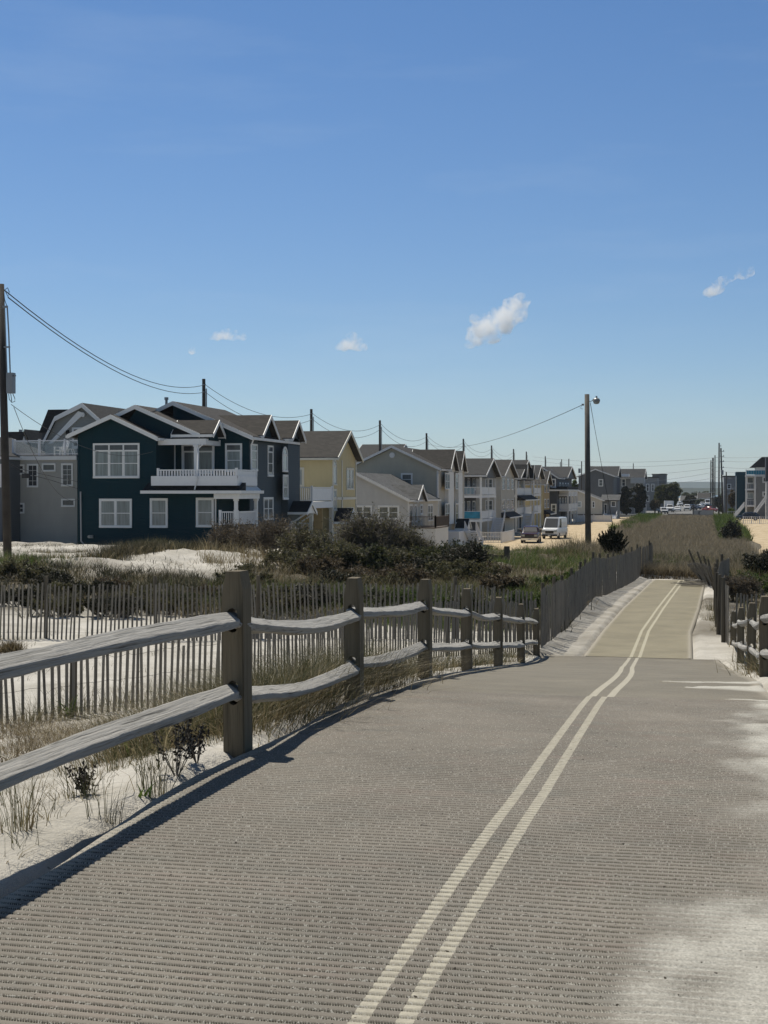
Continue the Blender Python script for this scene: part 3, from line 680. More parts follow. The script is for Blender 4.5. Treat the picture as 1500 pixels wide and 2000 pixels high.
# ================================================================ houses
class Plane:
    """a wall plane: 'n' looks back along the street (normal -Y), 'f' faces the street (normal +X)"""
    def __init__(s, kind, c): s.k = kind; s.c = c
    def box(s, m, u0, u1, z0, z1, d0, d1):
        if s.k == 'n': m.box(u0, u1, s.c-d1, s.c-d0, z0, z1)
        elif s.k == 'w': m.box(s.c-d1, s.c-d0, u0, u1, z0, z1)
        else: m.box(s.c+d0, s.c+d1, u0, u1, z0, z1)
def window(root, pl, u0, u1, z0, z1, cols=1, sash=True, trim=.11, glass='curtain_glass', mat='white_trim', transom=0, grid=(0, 0), arch=False, prou=.05, name='window'):
    m = MB(); B = lambda a, b, c, d, e=.003, f=prou: pl.box(m, a, b, c, d, e, f)
    if u0 > u1: u0, u1 = u1, u0
    B(u0, u1, z0, z0+trim*1.05, .003, prou+.03); B(u0, u0+trim, z0+trim*1.05, z1-trim); B(u1-trim, u1, z0+trim*1.05, z1-trim)
    B(u0, u1, z1-trim, z1)
    iu0, iu1, iz0, iz1 = u0+trim, u1-trim, z0+trim*1.05, z1-trim; w = (iu1-iu0)/cols
    for c in range(1, cols): B(iu0+c*w-.045, iu0+c*w+.045, iz0, iz1, .003, prou-.008)
    zt = iz1-transom if transom else iz1
    if transom: B(iu0, iu1, zt-.03, zt+.03, .003, prou-.012)
    for c in range(cols):
        a, b = iu0+c*w+(.045 if c else 0), iu0+(c+1)*w-(.045 if c < cols-1 else 0)
        e = .035
        B(a, a+e, iz0, zt, .003, prou-.02); B(b-e, b, iz0, zt, .003, prou-.02); B(a+e, b-e, iz0, iz0+e, .003, prou-.02); B(a+e, b-e, zt-e-.03*(transom > 0), zt-.03*(transom > 0), .003, prou-.02)
        if sash: B(a+e, b-e, (iz0+zt)/2-.025, (iz0+zt)/2+.025, .003, prou-.018)
        for g_ in range(1, grid[0]): x = a+(b-a)*g_/grid[0]; B(x-.01, x+.01, iz0+e, zt-e, .003, prou-.03)
        for g_ in range(1, grid[1]): q = iz0+(zt-iz0)*g_/grid[1]; B(a+e, b-e, q-.01, q+.01, .003, prou-.031)
    if arch:
        n = 9; uc = (u0+u1)/2; r = (u1-u0)/2
        for i in range(n):
            q0, q1 = math.pi*i/n, math.pi*(i+1)/n
            P0 = [(uc+r*math.cos(q), z1-trim+r*math.sin(q)) for q in (q0, q1)]; P1 = [(uc+(r-trim)*math.cos(q), z1-trim+(r-trim)*math.sin(q)) for q in (q1, q0)]
            ply = P0+P1
            if pl.k == 'n': m.prism(ply, 'y', pl.c-prou, pl.c-.003)
            else: m.prism(ply, 'x', pl.c+.003, pl.c+prou)
    o = m.build(name, mat, root)
    g_ = MB(); pl.box(g_, iu0, iu1, iz0, iz1, .002, .012)
    if arch:
        ply = [(uc+(r-trim)*math.cos(math.pi*i/10), z1-trim+(r-trim)*math.sin(math.pi*i/10)) for i in range(11)]
        if pl.k == 'n': g_.prism(ply, 'y', pl.c-.012, pl.c-.002)
        else: g_.prism(ply, 'x', pl.c+.002, pl.c+.012)
    g_.build('pane', glass, o)
    if transom:
        t_ = MB(); pl.box(t_, iu0, iu1, zt+.03, iz1, .012, .017); t_.build('transom_pane', 'dark_glass', o)
    return o
def wn_(root, Y, x0, y0, x1, y1, **kw):
    a, z1 = N(x0, y0, Y); b, z0 = N(x1, y1, Y); return window(root, Plane('n', Y), a, b, z0, z1, **kw)
def wf_(root, X, x0, y0, x1, y1, **kw):
    a, _ = FR(x0, y0, X); b, _ = FR(x1, y0, X); xm = (x0+x1)/2
    z1 = FR(xm, y0, X)[1]; z0 = FR(xm, y1, X)[1]; return window(root, Plane('f', X), a, b, z0, z1, **kw)
def roof(root, axis, l, p, r, a, b, mat, th=.16, trim='white_trim', fas=.26, both=True, name='roof'):
    """gable roof: l, p, r = (coordinate, z) of left eave, peak, right eave; runs from a to b along axis"""
    m = MB()
    for q0, q1 in ((l, p), (p, r)):
        m.prism([q0, q1, (q1[0], q1[1]+th), (q0[0], q0[1]+th)], axis, a, b)
    o = m.build(name, mat, root)
    t = MB()
    for e0, e1 in ((a-.05, a-.003),)+(((b+.003, b+.05),) if both else ()):
        for q0, q1 in ((l, p), (p, r)):
            t.prism([(q0[0], q0[1]+th-fas), (q1[0], q1[1]+th-fas), (q1[0], q1[1]+th*.97), (q0[0], q0[1]+th*.97)], axis, e0, e1)
    for q, s in ((l, -1), (r, 1)):   # gutters
        lo, hi = (q[0]-.12, q[0]-.003) if s*(r[0]-l[0]) < 0 else (q[0]+.003, q[0]+.12)
        if axis == 'y': t.box(lo, hi, a, b, q[1]-.06, q[1]+.10)
        else: t.box(a, b, lo, hi, q[1]-.06, q[1]+.10)
    t.build('fascia', trim, root); return o
def gablebody(m, axis, x0, x1, p, ze, a, b, zg):
    """solid with pentagon section between x0..x1 with peak p=(x, z)"""
    m.prism([(x0, zg), (x1, zg), (x1, ze if not isinstance(ze, tuple) else ze[1]), p, (x0, ze if not isinstance(ze, tuple) else ze[0])], axis, a, b)
def railing(root, p0, p1, z0, h=.95, mat='white_vinyl', bal=.12, solid=False, name='railing', bw=.035, posts=True, top=.07):
    m = MB(); x0, y0 = p0; x1, y1 = p1; Ld = math.hypot(x1-x0, y1-y0); ux, uy = (x1-x0)/Ld, (y1-y0)/Ld
    m.bar((x0, y0, z0+h), (x1, y1, z0+h), .07, top); m.bar((x0, y0, z0+.09), (x1, y1, z0+.09), .05, .05)
    if solid: m.bar((x0, y0, z0+h/2+.03), (x1, y1, z0+h/2+.03), .025, h-.16)
    else:
        n = int(Ld/bal)
        for i in range(1, n):
            x, y = x0+(x1-x0)*i/n, y0+(y1-y0)*i/n; m.box(x-bw/2, x+bw/2, y-bw/2, y+bw/2, z0+.10, z0+h-.03)
    if posts:
        for x, y in ((p1,) if solid else (p0, p1)): m.box(x-.07, x+.07, y-.07, y+.07, z0, z0+h+.12)
    return m.build(name, mat, root)
def col(root, x, y, z0, z1, w=.2, mat='white_trim', name='porch_post'):
    m = MB().box(x-w/2, x+w/2, y-w/2, y+w/2, z0, z1).box(x-w*.68, x+w*.68, y-w*.68, y+w*.68, z0, z0+.15).box(x-w*.68, x+w*.68, y-w*.68, y+w*.68, z1-.12, z1-.002)
    return m.build(name, mat, root)
def stairs(root, x0, x1, y0, y1, z0, z1, n, mat='white_vinyl', axis='y', rails=True):
    """flight rising from (y0, z0) to (y1, z1)"""
    m = MB()
    for i in range(n):
        a = y0+(y1-y0)*i/n; b = y0+(y1-y0)*(i+1)/n; z = z0+(z1-z0)*(i+1)/n
        if axis == 'y': m.box(x0, x1, a, b, z-.17 if i else z0-.1, z)
        else: m.box(a, b, x0, x1, z-.17 if i else z0-.1, z)
    m.build('stair', mat, root)
    if rails:
        t = MB()
        for x in (x0, x1):
            P_ = lambda q: (x, y0+(y1-y0)*q, z0+(z1-z0)*q) if axis == 'y' else (y0+(y1-y0)*q, x, z0+(z1-z0)*q)
            a, b = Vector(P_(0)), Vector(P_(1)); up = Vector((0, 0, .95)); t.bar(a+up, b+up, .07, .08); t.bar(a+Vector((0, 0, .15)), b+Vector((0, 0, .15)), .05, .06)
            for i in range(n*2+1):
                c = a.lerp(b, i/(n*2)); t.box(c.x-.02, c.x+.02, c.y-.02, c.y+.02, c.z+.1, c.z+.92)
            t.box(a.x-.07, a.x+.07, a.y-.07, a.y+.07, a.z-.1, a.z+1.1)
        t.build('stair_rail', mat, root)
def entry_roof(root, X, y0, y1, ze, zp, depth, mat='dark_shingle'):
    yc = (y0+y1)/2; o = roof(root, 'x', (y0, ze), (yc, zp), (y1, ze), X, X+depth, mat, th=.09, fas=.22, both=True, name='entry_roof')
    MB().prism([(y0+.15, ze), (y1-.15, ze), (yc, zp-.05)], 'x', X+depth-.35, X+depth-.06).build('entry_gable', 'white_trim', root)
    for y in (y0+.2, y1-.2): MB().bar((X+.02, y, ze-.75), (X+depth-.2, y, ze-.05), .09, .09).build('bracket', 'white_trim', root)
def door(root, pl, u0, u1, z0, z1, mat='white_trim', glass='dark_glass'):
    m = MB(); pl.box(m, u0, u1, z0, z1, .003, .05); o = m.build('door', mat, root)
    g_ = MB(); w = abs(u1-u0); a, b = min(u0, u1), max(u0, u1); pl.box(g_, a+w*.16, b-w*.16, z0+(z1-z0)*.12, z1-(z1-z0)*.08, .052, .06); g_.build('pane', glass, o)
    h = MB(); pl.box(h, b-w*.12, b-w*.06, z0+1.0, z0+1.08, .05, .11); h.build('handle', 'metal_gray', o)
    return o

XF = N(488, 900, 80.2)[0]
# ---------------------------------------------------------------- teal house
def teal():
    Y0 = 80.2; zg = 1.7; XF = N(486, 900, 83.2)[0]; XB = N(464, 900, 79.4)[0]; XP = N(472, 960, 79.1)[0]; XG2 = -29.35
    rt = thing('beach_house', 'dark teal two storey beach house with white trim and a long white balcony', 'house', (-30, 84, 2.1), group=None)
    nx = lambda px, Y=Y0: N(px, 900, Y)[0]; nz = lambda py, Y=Y0, px=300: N(px, py, Y)[1]
    xl, xr = nx(153), nx(305); zc2 = nz(952)
    # block A with its gable, full height
    eL, pk, eR = N(137, 854, Y0), N(221.5, 815.5, Y0), N(313, 859, Y0)
    m = MB(); gablebody(m, 'y', xl, xr, (pk[0], pk[1]-.03), (N(153, 849, Y0)[1], N(305, 857, Y0)[1]), Y0, 92.6, zg)
    # lower storey of block B and the set back upper walls
    xlow = nx(427); m.box(xr+.003, xlow, Y0+.004, 92.5, zg, nz(949))
    Yc = 83.2; xcr = XF
    zd = nz(948)                                  # balcony floor
    eR3, pk3 = N(488, 857, Yc-.35), N(337, 788.5, Yc-.35)
    zE = N(488, 853, Yc)[1]
    gablebody(m, 'y', xr+.006, xcr, (N(337, 790, Yc)[0], N(337, 790, Yc)[1]-.05), (N(337, 790, Yc)[1]-2.2, zE), Yc, 92.4, zg)
    # second gable above the balcony
    pk2, eR2, eL2 = N(265, 796, 80.9), N(392, 852, 80.9), N(226, 815, 80.9)
    m.prism([(nx(226, 81.1), N(226, 857, 81.1)[1]), (nx(389, 81.1), N(389, 857, 81.1)[1]), (nx(389, 81.1), N(389, 851, 81.1)[1]+.0), (pk2[0], N(265, 798, 81.1)[1])], 'y', 81.1, 83.1)
    m.build('wall', 'teal_siding', rt)
    roof(rt, 'y', eL, pk, eR, Y0-.4, 84.5, 'brown_shingle', name='roof')
    l2 = (pk2[0]-(eR2[0]-pk2[0]), eR2[1]); roof(rt, 'y', (pk2[0]-2.2, pk2[1]-.97), pk2, eR2, 80.75, 86.5, 'brown_shingle', both=False)
    roof(rt, 'y', (pk3[0]-3.2, pk3[1]-1.4), pk3, (eR3[0]+.2, eR3[1]), Yc-.35, 92.7, 'brown_shingle')
    # balcony: beam, post, floor, rail
    zb = N(305, 858, 80.9)[1]; bx1 = XB
    MB().box(xr, XG2+.12, 80.5, 80.75, zb-.36, zb).box(XG2-.1, XG2+.12, 80.753, 83.19, zb-.36, zb).build('porch_beam', 'white_trim', rt)
    MB().box(xr+.01, XG2-.11, 80.76, 83.19, zb-.10, zb-.02).build('soffit', 'white_trim', rt)
    col(rt, nx(383.5, 80.6), 80.62, zd, zb-.36, .24)
    MB().box(nx(306), bx1, 79.3, 83.15, zd-.02, zd+.55).build('balcony_deck', 'white_vinyl', rt)
    zt = nz(932)
    railing(rt, (nx(309, 79.4), 79.4), (bx1-.07, 79.4), zt-.05, .46, bal=.17, bw=.08)
    railing(rt, (bx1-.07, 79.47), (bx1-.07, 83.1), zt-.05, .46, solid=True)
    # small street gables above the eave
    for pyk, a, b, yp, yb, dd in (((273, 0), 80.75, 82.95, 822.5, 850, 0), ((520, 0), 84.6, 88.1, 815, 856, 0), ((565, 0), 89.7, 92.9, 827, 860, 0)):
        XF0 = XF; XF_ = XG2+.05 if pyk[0] == 273 else XF
        ze = (zE+.05) if pyk[0] != 273 else eR2[1]+.05; zp = ze+(b-a)*.37
        m2 = MB().prism([(a+.2, ze-.3), (b-.2, ze-.3), ((a+b)/2, zp-.12)], 'x', XF_-2.4, XF_+.12 if pyk[0] < 560 else XF_+.5); m2.build('dormer_wall', 'teal_siding' if pyk[0] < 560 else 'bluegrayfront_siding', rt)
        roof(rt, 'x', (a, ze-.05), ((a+b)/2, zp), (b, ze-.05), XF_-(2.2 if pyk[0] == 273 else 4), XF_+.45 if pyk[0] < 560 else XF_+.85, 'brown_shingle', name='dormer_roof')
    # street side wall skin (lighter blue grey) and corner boards
    MB().box(XF+.002, XF+.05, 83.25, 92.4, zg, zE-.05).build('street_wall', 'bluegrayfront_siding', rt)
    MB().box(XF+.051, XF+.50, 89.9, 92.7, zg, zE+.2).build('bay', 'bluegrayfront_siding', rt)
    # pent roof between storeys
    ze = nz(963)
    MB().prism([(79.1, ze), (80.19, ze), (80.19, ze+.62), (79.1, ze+.12)], 'x', nx(290), XP-.1).build('pent_roof', 'dark_shingle', rt)
    MB().box(nx(289), XP, 78.98, 79.09, ze-.03, ze+.15).box(XP-.095, XP, 79.1, 83.4, ze-.03, ze+.15).prism([(XP-.1, ze+.1), (XP-.1, ze+.05), (XF+.06, ze+.05), (XF+.06, ze+.75)], 'y', 80.2, 83.4).build('fascia', 'white_trim', rt)
    # porch
    MB().box(xlow+.01, XP-.2, 79.3, 83.15, ze-.34, ze-.04).build('porch_beam', 'white_trim', rt)
    for xq, yq in ((461, 79.6), (500, 82.9)): col(rt, nx(xq, yq), yq, zg, ze-.34, .19)
    railing(rt, (nx(430, 79.6), 79.6), (nx(459, 79.6), 79.6), nz(1022)-.1, .8); railing(rt, (nx(461, 79.6), 79.8), (nx(500, 82.9), 82.7), nz(1022)-.1, .8)
    MB().box(xlow, XP-.2, 79.4, 83.15, zg-.2, nz(1040)).build('porch_floor', 'deck_brown', rt)
    # windows
    wn_(rt, Y0, 182, 866, 273, 934, cols=3, transom=.33, glass='curtain_glass')
    wn_(rt, Y0, 194, 974, 258, 1031, cols=2); wn_(rt, Y0+.004, 293, 973, 328, 1031); wn_(rt, Y0+.004, 383, 972, 418, 1030)
    wn_(rt, Yc, 313, 866, 343, 926, transom=.33, sash=False); wn_(rt, Yc, 355, 867, 419, 926, transom=.33, sash=False, cols=2, glass='blind_glass', trim=.14); wn_(rt, Yc, 440, 866, 473, 922, transom=.33)
    wn_(rt, Yc, 438, 972, 455, 1036, sash=False, glass='dark_glass')
    wf_(rt, XF+.05, 490, 867, 502, 920, transom=.3, glass='blind_glass'); wf_(rt, XF+.05, 522, 870, 533, 931, transom=.3, glass='blind_glass'); wf_(rt, XF+.05, 514, 971, 533, 1016, cols=2, glass='blind_glass')
    wf_(rt, XF+.50, 551, 886, 561, 922, arch=True, sash=False, glass='pale_glass'); wf_(rt, XF+.50, 552, 927, 562, 976, glass='blind_glass')
    entry_roof(rt, XF+.5, 89.9, 92.3, FR(560, 1004, XF+1)[1], FR(560, 985, XF+1)[1]+.1, 1.3)
    door(rt, Plane('f', XF+.50), 90.5, 91.5, FR(560, 1004, XF+1)[1]-2.7, FR(560, 1004, XF+1)[1]-.5)
    # downspout, meter, slab, pipe, vent pipe
    zp_ = nz(1068)
    MB().tube([(nx(158), Y0-.06, nz(960)), (nx(159), Y0-.06, nz(1058)), (nx(166), Y0-.06, nz(1066)), (nx(222), Y0-.1, nz(1066)), (nx(229), Y0-.1, nz(1072)), (nx(230), Y0-.1, zg)], .05, 6).build('downspout', 'pipe_gray', rt)
    MB().tube([(nx(419.5), Y0-.06, ze), (nx(421.5), Y0-.06, ze-.3), (nx(421.5), Y0-.06, zg)], .05, 6).build('downspout', 'white_trim', rt)
    MB().tube([(nx(396, 80.4), 80.4, zb-.35), (nx(387, 80.4), 80.4, zb-.6), (nx(385, 79.2), 79.2, zd+.4), (nx(380, 79.2), 79.2, ze+.2)], .045, 6).build('downspout', 'white_trim', rt)
    MB().tube([(XF+.3, 83.3, zE-.1), (XF+.12, 83.3, zE-.5), (XF+.12, 83.3, ze+.4)], .05, 6).build('downspout', 'white_trim', rt)
    MB().box(nx(175), nx(182), Y0-.16, Y0-.003, nz(1052), nz(1046)).tube([(nx(176.5), Y0-.14, nz(1049)), (nx(176.5), Y0-.26, nz(1049))], .09, 10).build('meter', 'lamp_gray', rt)
    MB().box(nx(154), nx(225), Y0-.7, Y0-.003, zg-.3, nz(1066)).build('concrete_slab', 'concrete', rt)
    MB().tube([(N(325, 800, 86)[0], 86, N(325, 800, 86)[1]-.6), (N(325, 780, 86)[0], 86, N(325, 778, 86)[1])], .09, 8).tube([(N(325, 780, 86)[0], 86, N(325, 781, 86)[1]), (N(325, 780, 86)[0], 86, N(325, 776, 86)[1])], .14, 8).build('vent_pipe', 'metal_gray', rt)
    MB().box(xl-.02, xl+.09, Y0-.03, Y0-.003, zg, N(153, 853, Y0)[1]).build('corner_board', 'teal_siding', rt)
teal()

# ---------------------------------------------------------------- greige house with roof deck, far left
def greige():
    Y0 = 84.5; zg = 1.6; rt = thing('deck_house', 'greige flat topped house with a white railed roof deck, beside the teal house', 'house', (-40, 90, 2))
    nx = lambda px, Y=Y0: N(px, 900, Y)[0]; nz = lambda py, Y=Y0, px=90: N(px, py, Y)[1]
    zt = nz(893); x0, x1 = nx(4), nx(150.5)
    MB().box(x0, x1, Y0, 93, zg, zt).build('wall', 'greige_siding', rt)
    MB().box(nx(18), x1, Y0-.12, Y0-.003, zt-.18, zt+.06).build('fascia', 'white_trim', rt)
    MB().box(x0-.1, x1+.0, Y0-.11, 93, zt+.065, zt+.12).build('deck', 'concrete', rt)
    zr = zt+.12; rail = [26, 77, 127, 153]
    for a, b in zip(rail[:-1], rail[1:]):
        o = railing(rt, (nx(a, Y0+.1), Y0+.1), (nx(b, Y0+.1), Y0+.1), zr, .95, bal=9, name='deck_rail', posts=False)
        MB().box(nx(a, Y0+.1)-.06, nx(a, Y0+.1)+.06, Y0+.03, Y0+.17, zr, zr+1.06).build('deck_post', 'white_vinyl', rt)
        MB().box(nx(a, Y0+.1)+.1, nx(b, Y0+.1)-.1, Y0+.09, Y0+.10, zr+.13, zr+.9).build('glass_panel', 'rail_glass', o)
    railing(rt, (nx(26, Y0+.1), Y0+.25), (nx(26, Y0+.1), 92.5), zr, .95, bal=9, name='deck_rail')
    for a in ((8, 907, 48, 927, .1), ): wn_(rt, Y0, 20, a[1], a[2], a[3], sash=True, glass='dark_glass', trim=.08)
    wn_(rt, Y0, 53, 906, 75, 952, glass='dark_glass', trim=.08, grid=(2, 4), sash=False); wn_(rt, Y0, 82, 905, 109, 921, glass='dark_glass', trim=.07, sash=False)
    wn_(rt, Y0, 120, 905, 143, 950, glass='dark_glass', trim=.08, grid=(2, 4), sash=False); wn_(rt, Y0, 120, 974, 147, 990, glass='dark_glass', trim=.07, sash=False)
    wn_(rt, Y0, 22, 982, 48, 1003, glass='dark_glass', trim=.08)
    MB().box(nx(130), nx(136), Y0-.3, Y0-.003, nz(1074), nz(1066)).build('meter', 'dark_interior', rt)
    # attic storey with kicked gambrel gable facing us, stepped back
    Ya = 89; X = lambda px: N(px, 850, Ya)[0]; Zz = lambda py: N(160, py, Ya)[1]
    pk = (X(164), Zz(793)); kn = (X(111), Zz(819)); bt = (X(88), Zz(866)); r1 = (X(198), Zz(824)); r2 = (X(225), Zz(866))
    MB().prism([(bt[0], zr), (r2[0], zr), r2, r1, pk, kn, bt], 'y', Ya, 99).build('gable_wall', 'graygable_siding', rt)
    m = MB()
    for a, b in ((bt, kn), (kn, pk), (pk, r1), (r1, r2)):
        m.prism([a, b, (b[0], b[1]+.2), (a[0], a[1]+.2)], 'y', Ya-.3, 99.3)
    m.build('roof', 'charcoal_shingle', rt)
    m = MB()
    for a, b in ((bt, kn), (kn, pk), (pk, r1), (r1, r2)):
        m.prism([(a[0], a[1]-.12), (b[0], b[1]-.12), (b[0], b[1]+.19), (a[0], a[1]+.19)], 'y', Ya-.36, Ya-.303)
    m.prism([(X(96), Zz(866)), (X(104), Zz(866)), (pk[0]+.1, pk[1]-.5), (pk[0]-.35, pk[1]-.35)], 'y', Ya-.16, Ya-.003)
    m.build('fascia', 'white_trim', rt)
    wn_(rt, Ya, 141, 835, 172, 876, glass='dark_glass', sash=False, trim=.1); wn_(rt, Ya, 143, 862, 153, 873, sash=False, trim=.04)
    MB().box(X(130.5), X(135.5), Ya-.15, Ya-.003, Zz(848), Zz(840)).build('lantern', 'dark_interior', rt)
    MB().tube([(X(163), Ya-.003, Zz(810)), (X(163), Ya-.14, Zz(810))], .16, 12).build('round_vent', 'white_trim', rt)
    # dark hip wing behind
    Yb = 94; X2 = lambda px: N(px, 850, Yb)[0]; Z2 = lambda py: N(100, py, Yb)[1]
    MB().prism([(X2(76), Z2(845)), (X2(94), Z2(800)), (X2(170), Z2(800)), (X2(190), Z2(845))], 'y', Yb, 104).build('wing_roof', 'dark_shingle', rt)
    MB().box(X2(80), X2(180), Yb+.2, 103, zg, Z2(845)).build('wing_wall', 'bluegray_siding', rt)
    MB().tube([(X(209), 91, Zz(815)), (X(209), 91, Zz(800))], .05, 6).build('vent_pipe', 'metal_gray', rt)
    return zr
zdeck = greige()
def chair():
    rt = thing('deck_chair', 'white slatted garden chair on the roof deck left of the teal house', 'chair', (N(118, 880, 86.3)[0], 86.3, zdeck+.0), -.5)
    m = MB()
    for i in range(5): m.bar((-.24+.12*i, .30, .32), (-.24+.12*i+(i-2)*.02, .52, 1.05-.04*abs(i-2)), .10, .02)
    m.build('backrest', 'white_vinyl', rt, local=True)
    MB().add([(-.28, -.25, .38), (.28, -.25, .38), (.28, .32, .30), (-.28, .32, .30), (-.28, -.25, .41), (.28, -.25, .41), (.28, .32, .33), (-.28, .32, .33)], [(0, 3, 2, 1), (4, 5, 6, 7), (0, 1, 5, 4), (1, 2, 6, 5), (2, 3, 7, 6), (3, 0, 4, 7)]).build('seat', 'white_vinyl', rt, local=True)
    for s in (-1, 1):
        MB().box(s*.30-.06, s*.30+.06, -.32, .42, .58, .605).build('armrest', 'white_vinyl', rt, local=True)
        MB().box(s*.30-.02, s*.30+.02, -.30, -.20, .03, .58).build('leg', 'white_vinyl', rt, local=True)
        MB().bar((s*.30, .40, .03), (s*.30, .30, .60), .04, .09).build('leg', 'white_vinyl', rt, local=True)
    rt2 = thing('side_table', 'low white slatted table beside the chair on the roof deck', 'table', (N(137, 880, 86.3)[0], 86.3, zdeck+.0))
    m = MB()
    for i in range(4): m.box(-.26+.135*i, -.14+.135*i, -.22, .22, .44, .465)
    m.build('tabletop', 'white_vinyl', rt2, local=True)
    for sx_ in (-1, 1):
        for sy in (-1, 1): MB().bar((sx_*.28, sy*.16, .03), (sx_*.16, sy*.16, .44), .04, .04).build('leg', 'white_vinyl', rt2, local=True)
chair()
def leftsliver():
    rt = thing('blue_house', 'pale blue clapboard house at the left edge behind the tall dark pole', 'house', (N(-60, 950, 82)[0], 86, 2))
    x0, x1 = N(-200, 900, 82)[0], N(3, 900, 82)[0]
    MB().box(x0, x1, 82, 90, 1.5, N(0, 893, 82)[1]).build('wall', 'slate_siding', rt)
    roof(rt, 'y', (x0-.3, N(0, 895, 82)[1]), ((x0+x1)/2, N(0, 850, 82)[1]), (x1+.05, N(0, 895, 82)[1]), 81.7, 90.3, 'dark_shingle')
    wn_(rt, 82, -18, 906, 3, 952, glass='blind_glass')
    rt = thing('shingled_house', 'small charcoal roofed gable behind the roof deck, right of the tall dark pole', 'house', (N(40, 870, 112)[0], 115, 1))
    Y = 112; a, b, c = N(36, 888, Y), N(49, 843, Y), N(64, 888, Y)
    MB().prism([(N(4, 1000, Y)[0], 0), (c[0], 0), c, b, (N(4, 850, Y)[0], a[1]+.5)], 'y', Y+.4, Y+8).build('wall', 'graygable_siding', rt)
    MB().prism([(N(0, 893, Y)[0], a[1]-.2), a, b, (N(8, 843, Y)[0], b[1])], 'y', Y, Y+.2).prism([b, (b[0], b[1]+.2), (c[0]+.2, c[1]+.2), (c[0]+.2, c[1])], 'y', Y-.2, Y+8).build('roof', 'dark_shingle', rt)
    MB().prism([(a[0]+.1, a[1]), (c[0]-.1, c[1]), (b[0], b[1]-.4)], 'y', Y-.25, Y-.05).build('gable', 'whitegray_siding', rt)
    MB().box(N(26, 843, Y)[0], N(29, 843, Y)[0], Y+1, Y+1.4, b[1], N(26, 838, Y)[1]).build('vent_pipe', 'metal_gray', rt)
leftsliver()

# ---------------------------------------------------------------- yellow house
def yellow():
    Yn = 99.2; Yf = 106.2; zg = 0.3; rt = thing('yellow_house', 'pale yellow board and batten house with white balcony, right of the teal house', 'house', (-32, 102, 1))
    ze = N(610, 895, Yn)[1]; zp = FR(676, 846, XF)[1]; yc = (Yn+Yf)/2
    m = MB(); gablebody(m, 'x', Yn, Yf, (yc, zp-.1), ze, -39, XF, zg); m.build('wall', 'yellow_siding', rt)
    roof(rt, 'x', (Yn-.35, ze-.08), (yc, zp), (Yf+.35, ze-.08), -39.4, XF+.5, 'taupe_shingle', trim='cream_trim')
    # recessed balcony tower projecting toward us
    yb = 93.6; zdk = N(600, 980, yb)[1]; xb0 = -33.6
    MB().box(xb0, XF+.05, yb, Yn-.003, zdk-.45, zdk).build('balcony_deck', 'white_vinyl', rt)
    railing(rt, (xb0, yb+.1), (XF, yb+.1), zdk, .98, bal=.13, bw=.05); railing(rt, (XF, yb+.1), (XF, Yn-.1), zdk, .98, solid=True)
    for x, y in ((XF-.05, yb+.15), (XF-.05, Yn-.2), (xb0+.1, yb+.15)): col(rt, x, y, zg, zdk-.45, .24, 'cream_trim')
    MB().box(xb0, XF, Yn-2.8, Yn-2.7, zg, zdk-.46).build('porch_wall', 'orange_siding', rt)
    railing(rt, (xb0, yb+.2), (XF, yb+.2), N(610, 1045, yb)[1]-.0, .8, bal=.13)
    wn_(rt, Yn, 569, 913, 594, 951, glass='pale_glass', sash=False, cols=2, mat='cream_trim', trim=.13)
    wf_(rt, XF, 650, 909, 657, 948, arch=True, sash=False, glass='pale_glass', mat='cream_trim', trim=.1); wf_(rt, XF, 650, 955, 657, 998, glass='pale_glass', mat='cream_trim', trim=.1)
    wf_(rt, XF, 676, 914, 690, 957, cols=2, glass='blind_glass', mat='cream_trim'); wf_(rt, XF, 677, 991, 690, 1031, cols=2, glass='blind_glass', mat='cream_trim')
    MB().box(XF+.003, XF+.06, Yn, Yn+.18, zg, ze).box(XF+.003, XF+.06, Yf-.18, Yf, zg, ze).box(XF+.003, XF+.05, Yn+.18, Yf-.18, FR(670, 976, XF)[1], FR(670, 971, XF)[1]).box(XF+.003, XF+.05, yc-.9, yc-.72, zg, ze-.1).build('corner_board', 'cream_trim', rt)
    zq = FR(664, 1022, XF+.6)[1]; entry_roof(rt, XF+.003, Yn+.2, Yn+2.6, zq, zq+1.0, 1.2)
    door(rt, Plane('f', XF+.003), Yn+.9, Yn+1.8, zq-2.4, zq-.25, mat='cream_trim')
yellow()

